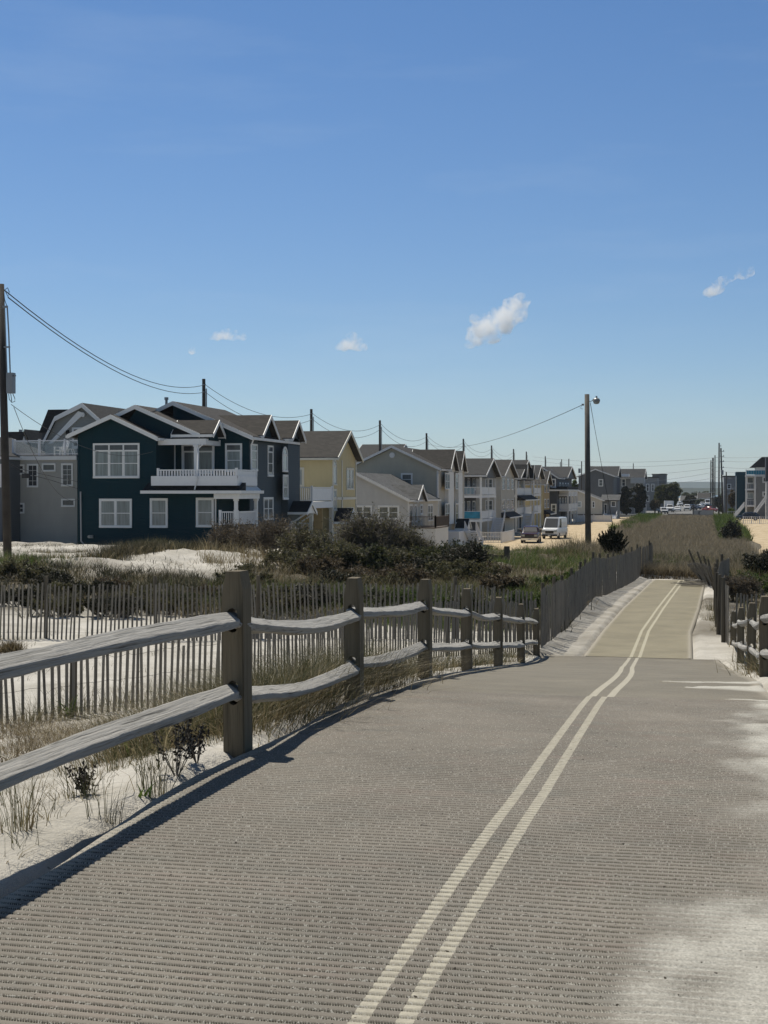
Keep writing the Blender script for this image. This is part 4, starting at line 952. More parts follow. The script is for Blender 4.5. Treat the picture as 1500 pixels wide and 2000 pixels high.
# ---------------------------------------------------------------- low light grey cottage
def cottage():
    Yn, Yf = 124.5, 138.8; rt = thing('grey_cottage', 'low light grey cottage with grey gable roof and two double windows behind the shrubs', 'house', (-32, 131, .5)); zg = -.05
    XC = N(797, 976, Yn)[0]; pk = N(697, 926, Yn); er = N(800, 979, Yn-.3); xl = 2*pk[0]-XC
    m = MB(); gablebody(m, 'y', xl, XC, (pk[0], pk[1]-.1), N(796, 977, Yn)[1], Yn, Yf, zg); m.build('wall', 'cottage_siding', rt)
    roof(rt, 'y', (2*pk[0]-er[0], er[1]), pk, er, Yn-.3, Yf+.3, 'gray_shingle')
    MB().box(XC+.003, XC+.04, Yn+.15, Yf, zg, er[1]-.05).build('street_wall', 'palebeige_siding', rt)
    MB().box(XC-.02, XC+.05, Yn-.03, Yn+.14, zg, er[1]-.05).build('corner_board', 'white_trim', rt)
    # street dormer gable
    a, b = FR(805, 975, XC)[0], FR(824, 975, XC)[0]
    zb = er[1]+.05; zp = FR(813, 950, XC+.3)[1]
    MB().prism([(a+.2, zb), (b-.2, zb), ((a+b)/2, zp-.15)], 'x', XC-3.5, XC+.3).build('dormer_wall', 'midgray_siding', rt)
    roof(rt, 'x', (a, zb-.1), ((a+b)/2, zp), (b, zb-.1), XC-4.5, XC+.55, 'gray_shingle', name='dormer_roof')
    wn_(rt, Yn, 691, 987, 727, 1014, cols=2, glass='blind_glass', trim=.14); wn_(rt, Yn, 738, 987, 780, 1015, cols=2, glass='blind_glass', trim=.14)
    pl = XC+.04
    wf_(rt, pl, 799, 985, 806, 1020, glass='dark_glass', sash=False); wf_(rt, pl, 809, 985, 814, 1020, glass='dark_glass', sash=False); wf_(rt, pl, 820, 985, 825, 1005, glass='dark_glass'); wf_(rt, pl, 835, 985, 845, 1018, glass='dark_glass', cols=2)
    zd = FR(812, 1034, XC+2)[1]
    MB().box(XC+.05, XC+2.4, Yn+.5, Yn+7, zg, zd-.1).build('deck_base', 'lattice_white', rt)
    MB().box(XC+.05, XC+2.45, Yn+.45, Yn+7.05, zd-.1, zd).build('deck', 'deck_brown', rt)
    railing(rt, (XC+.1, Yn+.5), (XC+2.4, Yn+.5), zd, .95, mat='deck_brown'); railing(rt, (XC+2.4, Yn+.5), (XC+2.4, Yn+7), zd, .95, mat='deck_brown')
cottage()

# ---------------------------------------------------------------- grey-green gabled house
def graygreen():
    Yn, Yf = 140, 155.5; zg = -.05; rt = thing('green_gray_house', 'grey green three level house with a wide gable and round attic vent', 'house', (-33, 148, .2))
    XG = N(856, 918, Yn)[0]; pk = N(766, 873, Yn); er = N(861, 918, Yn-.3); el = (2*pk[0]-er[0], er[1]); ze = N(856, 917, Yn)[1]
    m = MB(); gablebody(m, 'y', 2*pk[0]-XG, XG, (pk[0], pk[1]-.12), ze, Yn, Yf, zg); m.build('wall', 'graygreen_siding', rt)
    roof(rt, 'y', el, pk, er, Yn-.35, Yf+.3, 'taupe_shingle')
    wn_(rt, Yn, 783, 924, 806, 949, glass='blind_glass', trim=.14)
    c = N(766, 889, Yn); m = MB()
    m.tube([(c[0], Yn-.003, c[1]), (c[0], Yn-.09, c[1])], .28, 18).build('round_vent', 'white_trim', rt)
    MB().box(XG-.16, XG+.03, Yn-.03, Yn+.14, zg, ze-.1).build('corner_board', 'white_trim', rt)
    MB().box(XG+.003, XG+.04, Yn+.15, Yf, zg, ze-.1).build('street_wall', 'beige_siding', rt)
    for a, b in ((868, 878), (888, 895)):
        y0, y1 = FR(a, 950, XG)[0], FR(b, 950, XG)[0]; yc = (y0+y1)/2; w = y1-y0+1.0
        MB().box(XG+.041, XG+.45, y0-.1, y1+.1, FR(a, 1024, XG)[1], ze-.15).build('bay', 'white_trim', rt)
        roof(rt, 'x', (yc-w*.62, ze-.05), (yc, ze+2.0), (yc+w*.62, ze-.05), XG-3.6, XG+.85, 'taupe_shingle', name='dormer_roof')
        MB().prism([(yc-w*.5, ze), (yc+w*.5, ze), (yc, ze+1.65)], 'x', XG-3, XG+.5).build('dormer_wall', 'beige_siding', rt)
        pl = XG+.45
        for q0, q1 in ((924, 956), (983, 1022)): wf_(rt, pl, a+1, q0, b, q1, cols=2 if b-a > 8 else 1, glass='blind_glass', trim=.08)
    wf_(rt, XG+.04, 899, 960, 903, 983, glass='dark_glass'); wf_(rt, XG+.04, 899, 1012, 903, 1037, glass='dark_glass')
    zq = FR(888, 1034, XG+.6)[1]; y0 = FR(880, 1030, XG)[0]; entry_roof(rt, XG+.46, y0, y0+3, zq, zq+1.0, 1.3)
    MB().box(XG+.05, XG+2.2, Yn-.5, Yn+6.5, zg, FR(860, 1040, XG+1)[1]).build('stoop', 'white_vinyl', rt)
    stairs(rt, XG+2.25, XG+3.4, Yn+7, Yn+2.5, zg, FR(860, 1040, XG+1)[1], 8)
    MB().tube([(XG+.3, Yn-.1, ze-.1), (XG-.05, Yn-.1, ze-.5), (XG-.05, Yn-.1, zg)], .06, 6).build('downspout', 'white_trim', rt)
graygreen()

# ---------------------------------------------------------------- row of narrow houses
def row(label, name, Yn, Yf, wall, front, roofm, zr, ze, style, XR=XF, zg=-.05, back=-38):
    rt = thing(name, label, 'house', (XR-5, (Yn+Yf)/2, .1)); yc = (Yn+Yf)/2
    dep = 2.6 if style.get('balc') else 0
    m = MB(); gablebody(m, 'x', Yn, Yf, (yc, zr-.1), ze, back, XR-dep, zg); m.build('wall', wall, rt)
    if dep:
        MB().prism([(Yn, ze-.25), (Yf, ze-.25), (Yf, ze), (yc, zr-.1), (Yn, ze)], 'x', XR-dep+.003, XR).build('gable_wall', front, rt)
    else:
        MB().box(XR+.003, XR+.05, Yn, Yf, zg, ze-.1).build('street_wall', front, rt)
    roof(rt, 'x', (Yn-.3, ze-.1), (yc, zr), (Yf+.3, ze-.1), back-.3, XR+.6, roofm)
    fl = style.get('floors', [1.0, 3.7])
    pn, pf = Plane('n', Yn), Plane('f', XR-dep+.003 if dep else XR+.05)
    rr = random.Random(int(Yn))
    if dep:
        for z in fl:
            MB().box(XR-dep+.01, XR, Yn, Yf, z-.32, z-.02).build('balcony_deck', 'white_vinyl', rt)
            railing(rt, (XR-dep+.1, Yn+.05), (XR-.06, Yn+.05), z, .95, bal=.16, bw=.05); railing(rt, (XR-.06, Yn+.1), (XR-.06, Yf-.1), z, .95, solid=style.get('solid', True), bal=.16, bw=.05)
        zs = [zg]+[z-.02 for z in fl]; zt = [z-.32 for z in fl]+[ze-.25]
        for a, b in zip(zs, zt):
            for y in (Yn+.12, yc, Yf-.12): col(rt, XR-.12, y, a, b, .22)
            col(rt, XR-dep+.12, Yn+.12, a, b, .2)
    for z in fl:
        n = style.get('nf', 3); w = (Yf-Yn)/n
        for i in range(n):
            y0 = Yn+w*i+w*.22; window(rt, pf, y0, y0+w*.56, z+(.1 if i == 1 and dep else .6), z+2.15, glass=rr.choice(['dark_glass', 'blind_glass']), trim=.1)
        for px_ in style.get('nw', []): window(rt, pn, px_-.5, px_+.5, z+.7, z+2.1, glass='blind_glass', trim=.1)
    if style.get('pent'):
        z = style['pent']; MB().prism([(XR+.003, z), (XR+1.2, z), (XR+1.2, z+.1), (XR+.003, z+.75)], 'y', Yn+.3, Yf-.3).build('pent_roof', 'dark_shingle', rt)
        MB().box(XR+1.203, XR+1.3, Yn+.25, Yf-.25, z-.05, z+.12).build('fascia', 'white_trim', rt)
    if style.get('dorm'):
        for q in style['dorm']:
            w = 1.4; roof(rt, 'x', (q-w, ze), (q, ze+1.9), (q+w, ze), XR-3, XR+1.0, roofm, name='dormer_roof'); MB().prism([(q-w*.8, ze), (q+w*.8, ze), (q, ze+1.6)], 'x', XR-2.5, XR+.6).build('dormer_wall', front, rt)
    g = MB(); g.box(XR+.06 if not dep else XR-dep+.05, XR+.1 if not dep else XR-dep+.1, Yn+1, Yn+3.2, zg, fl[0]-.45)
    if fl[0] > 2.2: g.build('garage_door', style.get('garage', 'dark_interior'), rt)
    if style.get('stair'):
        y = style['stair']; stairs(rt, XR+.15, XR+1.4, y, y+3.8, zg, fl[0], 12)
    return rt
def Zat(py, px, X=None): return FR(px, py, XF)[1]
bg_ = row('blue grey house with two stacked white balconies, a turquoise cloth over the lower rail', 'balcony_house', 169, 181, 'bluegray_siding', 'slate_siding', 'charcoal_shingle', Zat(898, 958), Zat(929, 950), dict(balc=1, floors=[2.45, 5.35], nf=3, stair=175.5, nw=[XF-4]))
MB().box(XF-2.45, XF-.2, 168.9, 168.95, 2.55, 3.35).build('rail_cloth', 'blue_cloth', bg_)
MB().box(XF-2.45, XF-.9, 169.30, 169.33, 5.5, 6.2).build('rail_cloth', 'blue_cloth', bg_)
row('tan house with brown roof between the balcony house and the twin gabled one', 'tan_house', 185, 198.5, 'palebeige_siding', 'beige_siding', 'taupe_shingle', Zat(901, 998), Zat(931, 992), dict(floors=[2.6, 5.4], nf=3, pent=2.3, nw=[XF-1.5, XF-4]))
row('grey house with twin street gables and white balconies, sixth from the left', 'twin_gable_house', 201.5, 219, 'slate_siding', 'bluegray_siding', 'charcoal_shingle', Zat(902, 1035), Zat(935, 1022), dict(balc=1, floors=[2.5, 5.3], nf=4, dorm=[206, 214], pent=4.5, stair=206))
row('cream house with a steep near black gable', 'cream_house', 222.5, 232, 'palebeige_siding', 'palebeige_siding', 'dark_shingle', Zat(911, 1056), Zat(934, 1050), dict(balc=1, floors=[2.6, 5.4], nf=2))
row('mustard house with orange gable, squeezed beside the cream one', 'mustard_house', 235, 244, 'yellow_siding', 'orange_siding', 'taupe_shingle', Zat(922, 1068), Zat(946, 1064), dict(floors=[2.4, 5.0], nf=2, pent=2.0))
def deckhouse():
    Yn, Yf = 249, 277; zg = -.05; rt = thing('slate_house', 'slate blue house with white decks, farthest of the tall left hand row', 'house', (-30, 268, .1))
    X1 = N(1088, 935, Yn)[0]; pk = N(1058, 914, Yn); ze = N(1088, 933, Yn)[1]
    m = MB(); gablebody(m, 'y', pk[0]-5, X1, (pk[0], pk[1]), ze, Yn, Yf, zg); m.build('wall', 'bluegray_siding', rt)
    roof(rt, 'y', (pk[0]-5.3, ze-.1), (pk[0], pk[1]+.1), (X1+.3, ze-.15), Yn-.35, 259, 'charcoal_shingle')
    zr = FR(1110, 913, X1)[1]; roof(rt, 'x', (259, ze), (268, zr), (277.5, ze), X1-9, X1+.9, 'charcoal_shingle')
    MB().prism([(259.5, ze), (277, ze), (268, zr-.2)], 'x', X1-8.5, X1+.6).build('gable_wall', 'slate_siding', rt)
    wn_(rt, Yn, 1075, 935, 1086, 953, glass='dark_glass', trim=.2); wn_(rt, Yn, 1076, 984, 1087, 1002, glass='dark_glass', trim=.2)
    z1 = N(1090, 958, 252)[1]
    MB().prism([(X1-2.5, z1), (X1+1.7, z1), (X1+1.7, z1+.15), (X1-2.5, z1+.8)], 'y', Yn-.8, Yn-.003).box(X1+.01, X1+1.8, Yn, 271, z1-.1, z1+.7).build('pent_roof', 'charcoal_shingle', rt)
    MB().box(X1-2.6, X1+1.9, Yn-.95, Yn-.82, z1-.1, z1+.17).box(X1+1.82, X1+1.95, Yn-.8, 271, z1-.1, z1+.17).build('fascia', 'white_trim', rt)
    for z in (2.6, 5.3):
        MB().box(X1+.01, X1+1.7, 252, 270, z-.35, z).build('balcony_deck', 'white_vinyl', rt)
        railing(rt, (X1+.1, 252), (X1+1.7, 252), z, 1, solid=True); railing(rt, (X1+1.7, 252), (X1+1.7, 270), z, 1, solid=True)
    for y in (252.2, 258, 264, 269.8): col(rt, X1+1.6, y, zg, z1-.1, .3)
    for y0 in (253, 258, 263, 268):
        for z in (3.2, 5.9): window(rt, Plane('f', X1), y0, y0+2.4, z, z+1.5, glass='dark_glass', trim=.2)
    MB().box(X1+.05, X1+.12, 256, 262, zg, 2.1).build('garage_door', 'dark_interior', rt)
deckhouse()

def simple(label, name, px0, px1, Yn, dep, ytop, ybase_z, wall, roofm, gable=None, feats=(), flat=False, cat='house'):
    """distant house seen from its near gable end or long side; px0..px1 give its width at Yn"""
    x0, z1 = N(px0, ytop, Yn); x1, _ = N(px1, ytop, Yn); rt = thing(name, label, cat, ((x0+x1)/2, Yn+dep/2, ybase_z))
    if gable:
        pk = N(gable[0], gable[1], Yn); MB().prism([(x0, ybase_z-.05), (x1, ybase_z-.05), (x1, z1), (pk[0], pk[1]-.1), (x0, z1)], 'y', Yn, Yn+dep).build('wall', wall, rt)
        roof(rt, 'y', (x0-.4, z1-.15), pk, (x1+.4, z1-.15), Yn-.4, Yn+dep+.4, roofm)
    else:
        zc = z1-(0 if flat else 2.4)
        MB().box(x0, x1, Yn, Yn+dep, ybase_z-.05, zc).build('wall', wall, rt)
        if flat: MB().box(x0-.2, x1+.2, Yn-.2, Yn+dep+.2, zc+.003, zc+.25).build('roof', roofm, rt)
        else: roof(rt, 'x', (Yn-.4, zc-.1), (Yn+dep/2, z1), (Yn+dep+.4, zc-.1), x0-.4, x1+.4, roofm)
    for f in feats:
        wn_(rt, Yn, *f[:4], glass=f[4] if len(f) > 4 else 'dark_glass', trim=.14)
    return rt
b1 = simple('small beige cottage with a low gable behind a white vinyl fence at the far bend', 'beige_cottage', 1094, 1176, 302, 10, 977, 0, 'palebeige_siding', 'gray_shingle', gable=(1130, 959), feats=[(1124, 979, 1136, 991, 'pale_glass'), (1156, 979, 1162, 992)])
MB().box(N(1100, 1000, 302)[0], N(1176, 1000, 302)[0]+.0, 301.9, 301.995, -.05, N(1130, 1004, 302)[1]).build('foundation', 'deck_brown', b1)
xp0, xp1 = N(1176, 980, 304)[0], N(1207, 980, 304)[0]; zz = N(1190, 977, 304)[1]
MB().box(xp0+.02, xp1, 304, 311, -.05, zz).build('porch_wall', 'midgray_siding', b1)
MB().prism([(303.2, zz-.1), (303.2, zz+.05), (308, zz+1.2), (308, zz+1.05)], 'x', xp0-.3, xp1+.4).build('porch_roof', 'gray_shingle', b1)
wn_(b1, 304, 1193, 979, 1203, 990, glass='dark_glass', trim=.15); door(b1, Plane('n', 304), N(1182, 0, 304)[0], N(1188, 0, 304)[0], .9, 3.2)
stairs(b1, xp0+.6, xp0+3.2, 300, 303.4, 0, .9, 5, axis='y')
MB().box(xp0, xp1, 303.4, 303.99, -.05, .9).build('porch_floor', 'white_vinyl', b1)
simple('two storey blue grey gabled house rising behind the small beige cottage', 'gable_house', 1130, 1198, 326, 12, 930, 0, 'slate_siding', 'charcoal_shingle', gable=(1163, 917), feats=[(1169, 936, 1178, 950, 'blind_glass')])
simple('dark roofed house behind the blue grey gable, left of the evergreen tree', 'dark_roof_house', 1150, 1204, 345, 14, 911, 0, 'bluegray_siding', 'dark_shingle')
h_ = simple('long dark flat roofed house with a pale upper deck behind the evergreen tree', 'flat_house', 1204, 1256, 372, 16, 916, 0, 'midgray_siding', 'dark_shingle', feats=[(1214, 935, 1222, 950), (1240, 937, 1250, 952)])
MB().box(N(1203, 930, 370)[0], N(1229, 930, 370)[0], 366, 371.9, N(1210, 931, 370)[1], N(1210, 926, 370)[1]).build('balcony_deck', 'white_vinyl', h_)
MB().box(N(1232, 940, 370)[0], N(1259, 940, 370)[0], 368, 371.9, N(1240, 944, 370)[1], N(1240, 933, 370)[1]).build('screen_wall', 'cottage_siding', h_)
simple('dim grey house with an uneven flat roof, right of the evergreen tree', 'block_house', 1256, 1284, 430, 14, 933, 0, 'midgray_siding', 'dark_shingle', flat=True, feats=[(1262, 945, 1268, 960), (1272, 945, 1278, 960, 'blind_glass'), (1262, 968, 1268, 980)])
simple('taller dim grey house stepping up beside the round bushy tree', 'tall_house', 1274, 1300, 455, 16, 927, 0, 'slate_siding', 'dark_shingle', flat=True, feats=[(1280, 945, 1286, 960, 'blind_glass'), (1290, 950, 1295, 965)])
simple('low white walled building far down the avenue under the trees', 'low_building', 1296, 1325, 640, 10, 968, 0, 'whitegray_siding', 'dark_shingle', flat=True)
simple('distant grey roofed house left of the utility pole cluster', 'distant_house', 1330, 1362, 760, 14, 969, 0, 'midgray_siding', 'gray_shingle')
simple('distant beige house between the avenue and the pole cluster', 'distant_house', 1364, 1388, 690, 14, 963, 0, 'palebeige_siding', 'taupe_shingle')
simple('brownish flat roofed block right of the utility pole cluster', 'brown_block', 1414, 1440, 380, 16, 931, 0, 'midgray_siding', 'charcoal_shingle', flat=True, feats=[(1420, 945, 1428, 955)])

# right hand houses
def righth():
    Y = 312; rt = thing('blue_tower_house', 'narrow deep blue three level house at the right edge beyond the gravel street', 'house', (N(1447, 950, Y)[0], Y+5, 0))
    x0, x1 = N(1439, 950, Y)[0], N(1457, 950, Y)[0]; zt = N(1450, 929, Y)[1]
    MB().box(x0, x1, Y+4, Y+14, -.05, zt).build('wall', 'deepblue_siding', rt)
    MB().box(x0-.1, x1, Y+3.8, Y+14, zt+.003, N(1450, 921, Y)[1]).build('parapet', 'deepblue_siding', rt)
    MB().box(x0-.12, x0-.003, Y+3.9, Y+4.1, -.05, zt).build('corner_board', 'white_trim', rt)
    rt = thing('gray_tower_house', 'tall grey house with stacked white balconies at the right edge beyond the gravel street', 'house', (N(1485, 950, Y)[0], Y+5, 0))
    x0, x1 = N(1456, 950, Y)[0], N(1560, 950, Y)[0]; z3 = N(1480, 928, Y)[1]; xb = N(1476, 950, Y)[0]
    MB().box(x0+.1, x1, Y+3, Y+14, -.05, z3-.05).box(xb, x1, Y, Y+2.99, -.05, z3-.05).build('wall', 'midgray_siding', rt)
    fl = [N(1465, 987, Y)[1], N(1465, 955, Y)[1], z3]
    for i, z in enumerate(fl):
        MB().box(x0, xb if i < 2 else x1, Y-.1, Y+3, z-.3, z).build('balcony_deck', 'white_vinyl', rt)
        r_ = railing(rt, (x0+.1, Y), (xb if i < 2 else N(1497, 900, Y)[0], Y), z, 1.1, bal=.5, name='railing')
        if i == 2: MB().box(x0+.2, N(1497, 900, Y)[0], Y+.02, Y+.03, z+.15, z+1.0).build('glass_panel', 'blue_cloth', r_)
    for x in (x0+.15, xb-.15): col(rt, x, Y+.1, -.05, z3-.3, .35)
    x2 = N(1478, 915, Y)[0]; z4 = N(1490, 912, Y)[1]
    MB().box(x2, x1, Y+5, Y+13, z3, z4).build('top_storey', 'white_trim', rt)
    MB().prism([(x2-1.2, z4), (x1, z4), (x1, z4+2.2), (x2+1.2, z4+2.2)], 'y', Y+4, Y+13).build('roof', 'dark_shingle', rt)
    MB().box(N(1496, 900, Y-8)[0], x1, Y-8, Y-3, N(1496, 940, Y-8)[1], N(1496, 893, Y-8)[1]).build('bay', 'bluegray_siding', rt)
    MB().box(N(1497, 900, Y-8)[0], x1, Y-8, Y-3, -.05, N(1496, 940, Y-8)[1]-.003).build('bay_base', 'whitegray_siding', rt)
    for q in ((1489, 931, 1497, 943), (1489, 960, 1497, 970)): wn_(rt, Y, *q, glass='dark_glass', trim=.25, sash=False)
    wn_(rt, Y+3, 1459, 932, 1472, 944, glass='dark_glass', trim=.1, sash=False); wn_(rt, Y+3, 1459, 962, 1472, 974, glass='pale_glass', trim=.1, sash=False)
    stairs(rt, Y-2.5, Y-.5, N(1437, 0, Y)[0], N(1457, 0, Y)[0], 0, 2.6, 12, axis='x'); stairs(rt, Y-7.5, Y-5.5, N(1472, 0, Y-6)[0], N(1500, 0, Y-6)[0], 0, 4.0, 14, axis='x')
righth()
simple('dark house whose top shows behind the green grey gable house', 'rear_house', 690, 766, 190, 14, 867, 0, 'bluegray_siding', 'charcoal_shingle', feats=[(697, 893, 708, 905, 'blind_glass')])
simple('brown roofed house rising behind the twin front dormers', 'rear_house', 820, 862, 215, 12, 881, 0, 'midgray_siding', 'taupe_shingle')

# fences and white rails by the street
def vinyl(label, pts_, h, z=0, name='vinyl_fence', group=None, bal=None):
    x, y = pts_[0]; rt = thing(name, label, 'fence', (x, y, z), group=group)
    for a, b in zip(pts_[:-1], pts_[1:]):
        if bal: railing(rt, a, b, z, h, bal=bal, bw=.06)
        else: MB().bar((a[0], a[1], z+h/2), (b[0], b[1], z+h/2), .05, h-.02).build('fence_panel', 'white_vinyl', rt)
    for a in pts_: MB().box(a[0]-.08, a[0]+.08, a[1]-.08, a[1]+.08, z-.1, z+h+.12).build('post', 'white_vinyl', rt)
def nxy(px, Y): return (N(px, 950, Y)[0], Y)
vinyl('solid white vinyl fence in front of the small beige cottage', [nxy(1124, 272), nxy(1140, 272), nxy(1160, 272), nxy(1180, 272), nxy(1195, 272)], 1.3)
vinyl('white slatted fence below the evergreen tree across the cross street', [nxy(1212, 362), nxy(1228, 362), nxy(1245, 362), nxy(1262, 362)], 2.4, bal=.35)
vinyl('low white picket rail beside the dark car at the right edge', [nxy(1452, 262), nxy(1468, 262), nxy(1484, 262), nxy(1502, 262)], 1.25, bal=.3)
vinyl('short white picket rail behind the dark car, near the pole cluster', [nxy(1422, 318), nxy(1436, 318)], 1.4, bal=.35)
vinyl('white picket porch rail at the foot of the balcony house stairs', [(XF+1.6, 158), (XF+4.0, 158), (XF+4.0, 168)], 1.2, bal=.18)
# grey banner with crescent on the street end fence
xb0, xb1 = N(1354, 1000, 338)[0], N(1393, 1000, 338)[0]; rt = thing('street_end_banner', 'pale grey mesh banner with a darker crescent, tied between posts at the street end', 'banner', ((xb0+xb1)/2, 338, 0))
MB().box(xb0, xb1, 337.98, 338.02, .0, 1.45).build('banner', 'cottage_siding', rt)
cm = MB(); cx, cz, r1 = N(1366, 1004, 338)[0], 0.78, .60
po = [(cx+.2+r1*math.cos(a)*.9, cz+r1*math.sin(a)) for a in np.linspace(1.1, 2*math.pi-1.1, 14)]+[(cx+.50+r1*.62*math.cos(a), cz+r1*.72*math.sin(a)) for a in np.linspace(2*math.pi-1.35, 1.35, 12)]
n_ = len(po)//2
for i in range(12):
    a, b = po[i], po[i+1]; j0 = len(po)-1-int(i*11/13); j1 = len(po)-1-int((i+1)*11/13)
    cm.prism([a, b, po[j1], po[j0]] if j0 != j1 else [a, b, po[j0]], 'y', 337.955, 337.975)
cm.build('crescent_emblem', 'midgray_siding', rt)
for x in (xb0-.1, (xb0+xb1)/2, xb1+.1): MB().tube([(x, 338.08, -.2), (x, 338.08, 1.75)], .07, 6).build('post', 'pole_gray', rt)
xb0, xb1 = N(1305, 1000, 337)[0], N(1352, 1000, 337)[0]; rt = thing('street_end_barrier', 'long low grey barrier left of the crescent banner at the street end', 'barrier', (xb0, 337, 0))
MB().box(xb0, xb1, 336.9, 337.0, .1, .62).build('panel', 'midgray_siding', rt)
MB().tube([(xb1+.2, 337, -.1), (xb1+.2, 337, 3.6)], .12, 6).build('post', 'pole_wood', rt)
for x in np.linspace(xb0, xb1-.5, 4): MB().box(x-.06, x+.06, 337.005, 337.12, -.1, .7).build('post', 'pole_gray', rt)

# ================================================================ utility poles, lamp, cables
def pole(label, px, ytop, Yd=None, X=None, r=.15, name='utility_pole', mat='pole_wood', group=None, zbase=None, lean=0, rack=True):
    if X is not None: y, z1 = FR(px, ytop, X); x = X
    else: x, z1 = N(px, ytop, Yd); y = Yd
    zb = gz(x, y) if zbase is None else zbase
    rt = thing(name, label, 'utility pole', (x, y, zb), group=group)
    MB().tube([(x+lean, y, zb-.6), (x, y, z1)], r*1.2, 10, r*.85).build('pole', mat, rt, smooth=False)
    if rack:
        MB().tube([(x-.02, y-.2, z1-.5), (x+.25, y-.2, z1-.5)], .05, 6).tube([(x-.02, y-.2, z1-1.1), (x+.25, y-.2, z1-1.1)], .05, 6).build('insulator', 'metal_gray', rt)
        MB().box(x+.18, x+.26, y-.05, y+.05, z1-5.5, z1-.8).build('conduit', 'metal_gray', rt)
    return x, y, z1, rt
D_ = -40.5
PL = []
lbl = ['utility pole rising behind the teal house', 'utility pole above the yellow house roof', 'utility pole above the wide grey green gable', 'utility pole behind the twin dormers of the grey green house',
       'utility pole over the blue grey balcony house', 'utility pole over the tan house', 'utility pole over the twin gabled house', 'short utility pole right of the twin gabled house roof', 'utility pole over the slate blue deck house']
for i, (px, yt) in enumerate([(398, 740), (608, 799), (742, 821), (833, 846), (905, 857), (960, 870), (1003, 877), (1028, 882), (1065, 891)]):
    PL.append(pole(lbl[i], px, yt, X=D_, r=.16))
# tall dark pole at the left edge
x0, z0 = N(1.5, 555, 50); xb, zb0 = N(14, 1040, 50)
rt = thing('utility_pole', 'thick dark utility pole with meter box and conduit at the left edge', 'utility pole', (xb, 50, zb0))
MB().tube([(xb+.02, 50, zb0-1.2), (x0, 50, z0)], .165, 14, .13).build('pole', 'pole_wood', rt, smooth=True)
def E(px, py, Y=49.9): x, z = N(px, py, Y); return (x, Y, z)
MB().tube([E(14, 597), E(17, 650), E(20, 730)], .028, 7).tube([E(9, 600), E(14, 735)], .02, 6).build('conduit', 'metal_gray', rt)
MB().box(E(14, 0)[0], E(26.5, 0)[0], 49.7, 49.95, E(0, 769)[2], E(0, 729)[2]).box(E(27, 0)[0], E(30, 0)[0], 49.75, 49.85, E(0, 736)[2], E(0, 733)[2]).build('meter_box', 'metal_gray', rt)
MB().tube([E(28.5, 734), E(28.5, 748), E(26, 752)], .012, 5).tube([E(17, 769), E(18, 780), E(23, 786), E(29, 784), E(29, 778), E(25, 769)], .014, 6).tube([E(21, 769), E(23, 784)], .014, 6).tube([E(8, 567), E(15, 562), E(18, 570), E(16, 580), E(9, 566)], .014, 6).tube([E(8, 575), E(9, 585), E(13, 597)], .014, 6).build('wire_loop', 'cable_black', rt)
MB().box(E(5, 0)[0], E(14, 0)[0], 49.8, 49.88, E(0, 602)[2], E(0, 598)[2]).box(E(7, 0)[0], E(18, 0)[0], 49.8, 49.88, E(0, 680)[2], E(0, 677)[2]).build('bracket', 'metal_gray', rt)
tL = (x0, 50, z0)
def catn(a, b, sag, n=18):
    a, b = Vector(a), Vector(b); return [tuple(a.lerp(b, i/n)-Vector((0, 0, 4*sag*(i/n)*(1-i/n)))) for i in range(n+1)]
def cable(label, pts_, r=.022, mat='cable_black', group=None):
    o = MB().tube(pts_, r, 5).build('overhead_cable', mat, None, smooth=True); return setp(o, label, 'cable', group)
run1, run2 = [], []
A1, A2 = E(9, 567, 50), E(16, 581, 50)
prev1, prev2 = A1, A2
for i, (x, y, z, r_) in enumerate(PL[:7]):
    n1, n2 = (x+.2, y-.2, z-.5), (x+.2, y-.2, z-1.1)
    sg = 1.45 if i == 0 else 1.3
    run1 += catn(prev1, n1, sg)[:-1]; run2 += catn(prev2, n2, sg*(.9 if i == 0 else 1.15))[:-1]; prev1, prev2 = n1, n2
run1.append(prev1); run2.append(prev2)
cable('upper of the two cables strung pole to pole behind the row of houses', run1); cable('lower of the two cables strung pole to pole behind the row of houses', run2)
cable('thin service wire sagging from the left edge pole down to the teal house wall', catn(E(22, 790), (N(300, 880, 80)[0], 79.9, N(300, 882, 80)[1]), .9), .012)
cable('service wire dropping steeply from the left edge pole past the roof deck', catn(E(27, 795), (N(152, 975, 80)[0], 80.1, N(152, 975, 80)[1]), 1.2), .012)
cable('black wire crossing the greige wall just below its upper windows', [E(20, 905, 70), E(48, 918, 72), E(100, 930, 76), E(153, 941, 80.15)], .012)
cable('second black wire crossing the greige wall under the first', [E(20, 908, 70), E(50, 925, 72), E(100, 938, 76), E(153, 955, 80.15)], .014)
MBx = MB().box(E(41, 0, 71.5)[0], E(54, 0, 71.5)[0], 71.4, 71.6, E(0, 934, 71.5)[2], E(0, 925, 71.5)[2]).build('splice_box', 'cable_black'); setp(MBx, 'small black splice box on the wires before the greige wall', 'splice box')
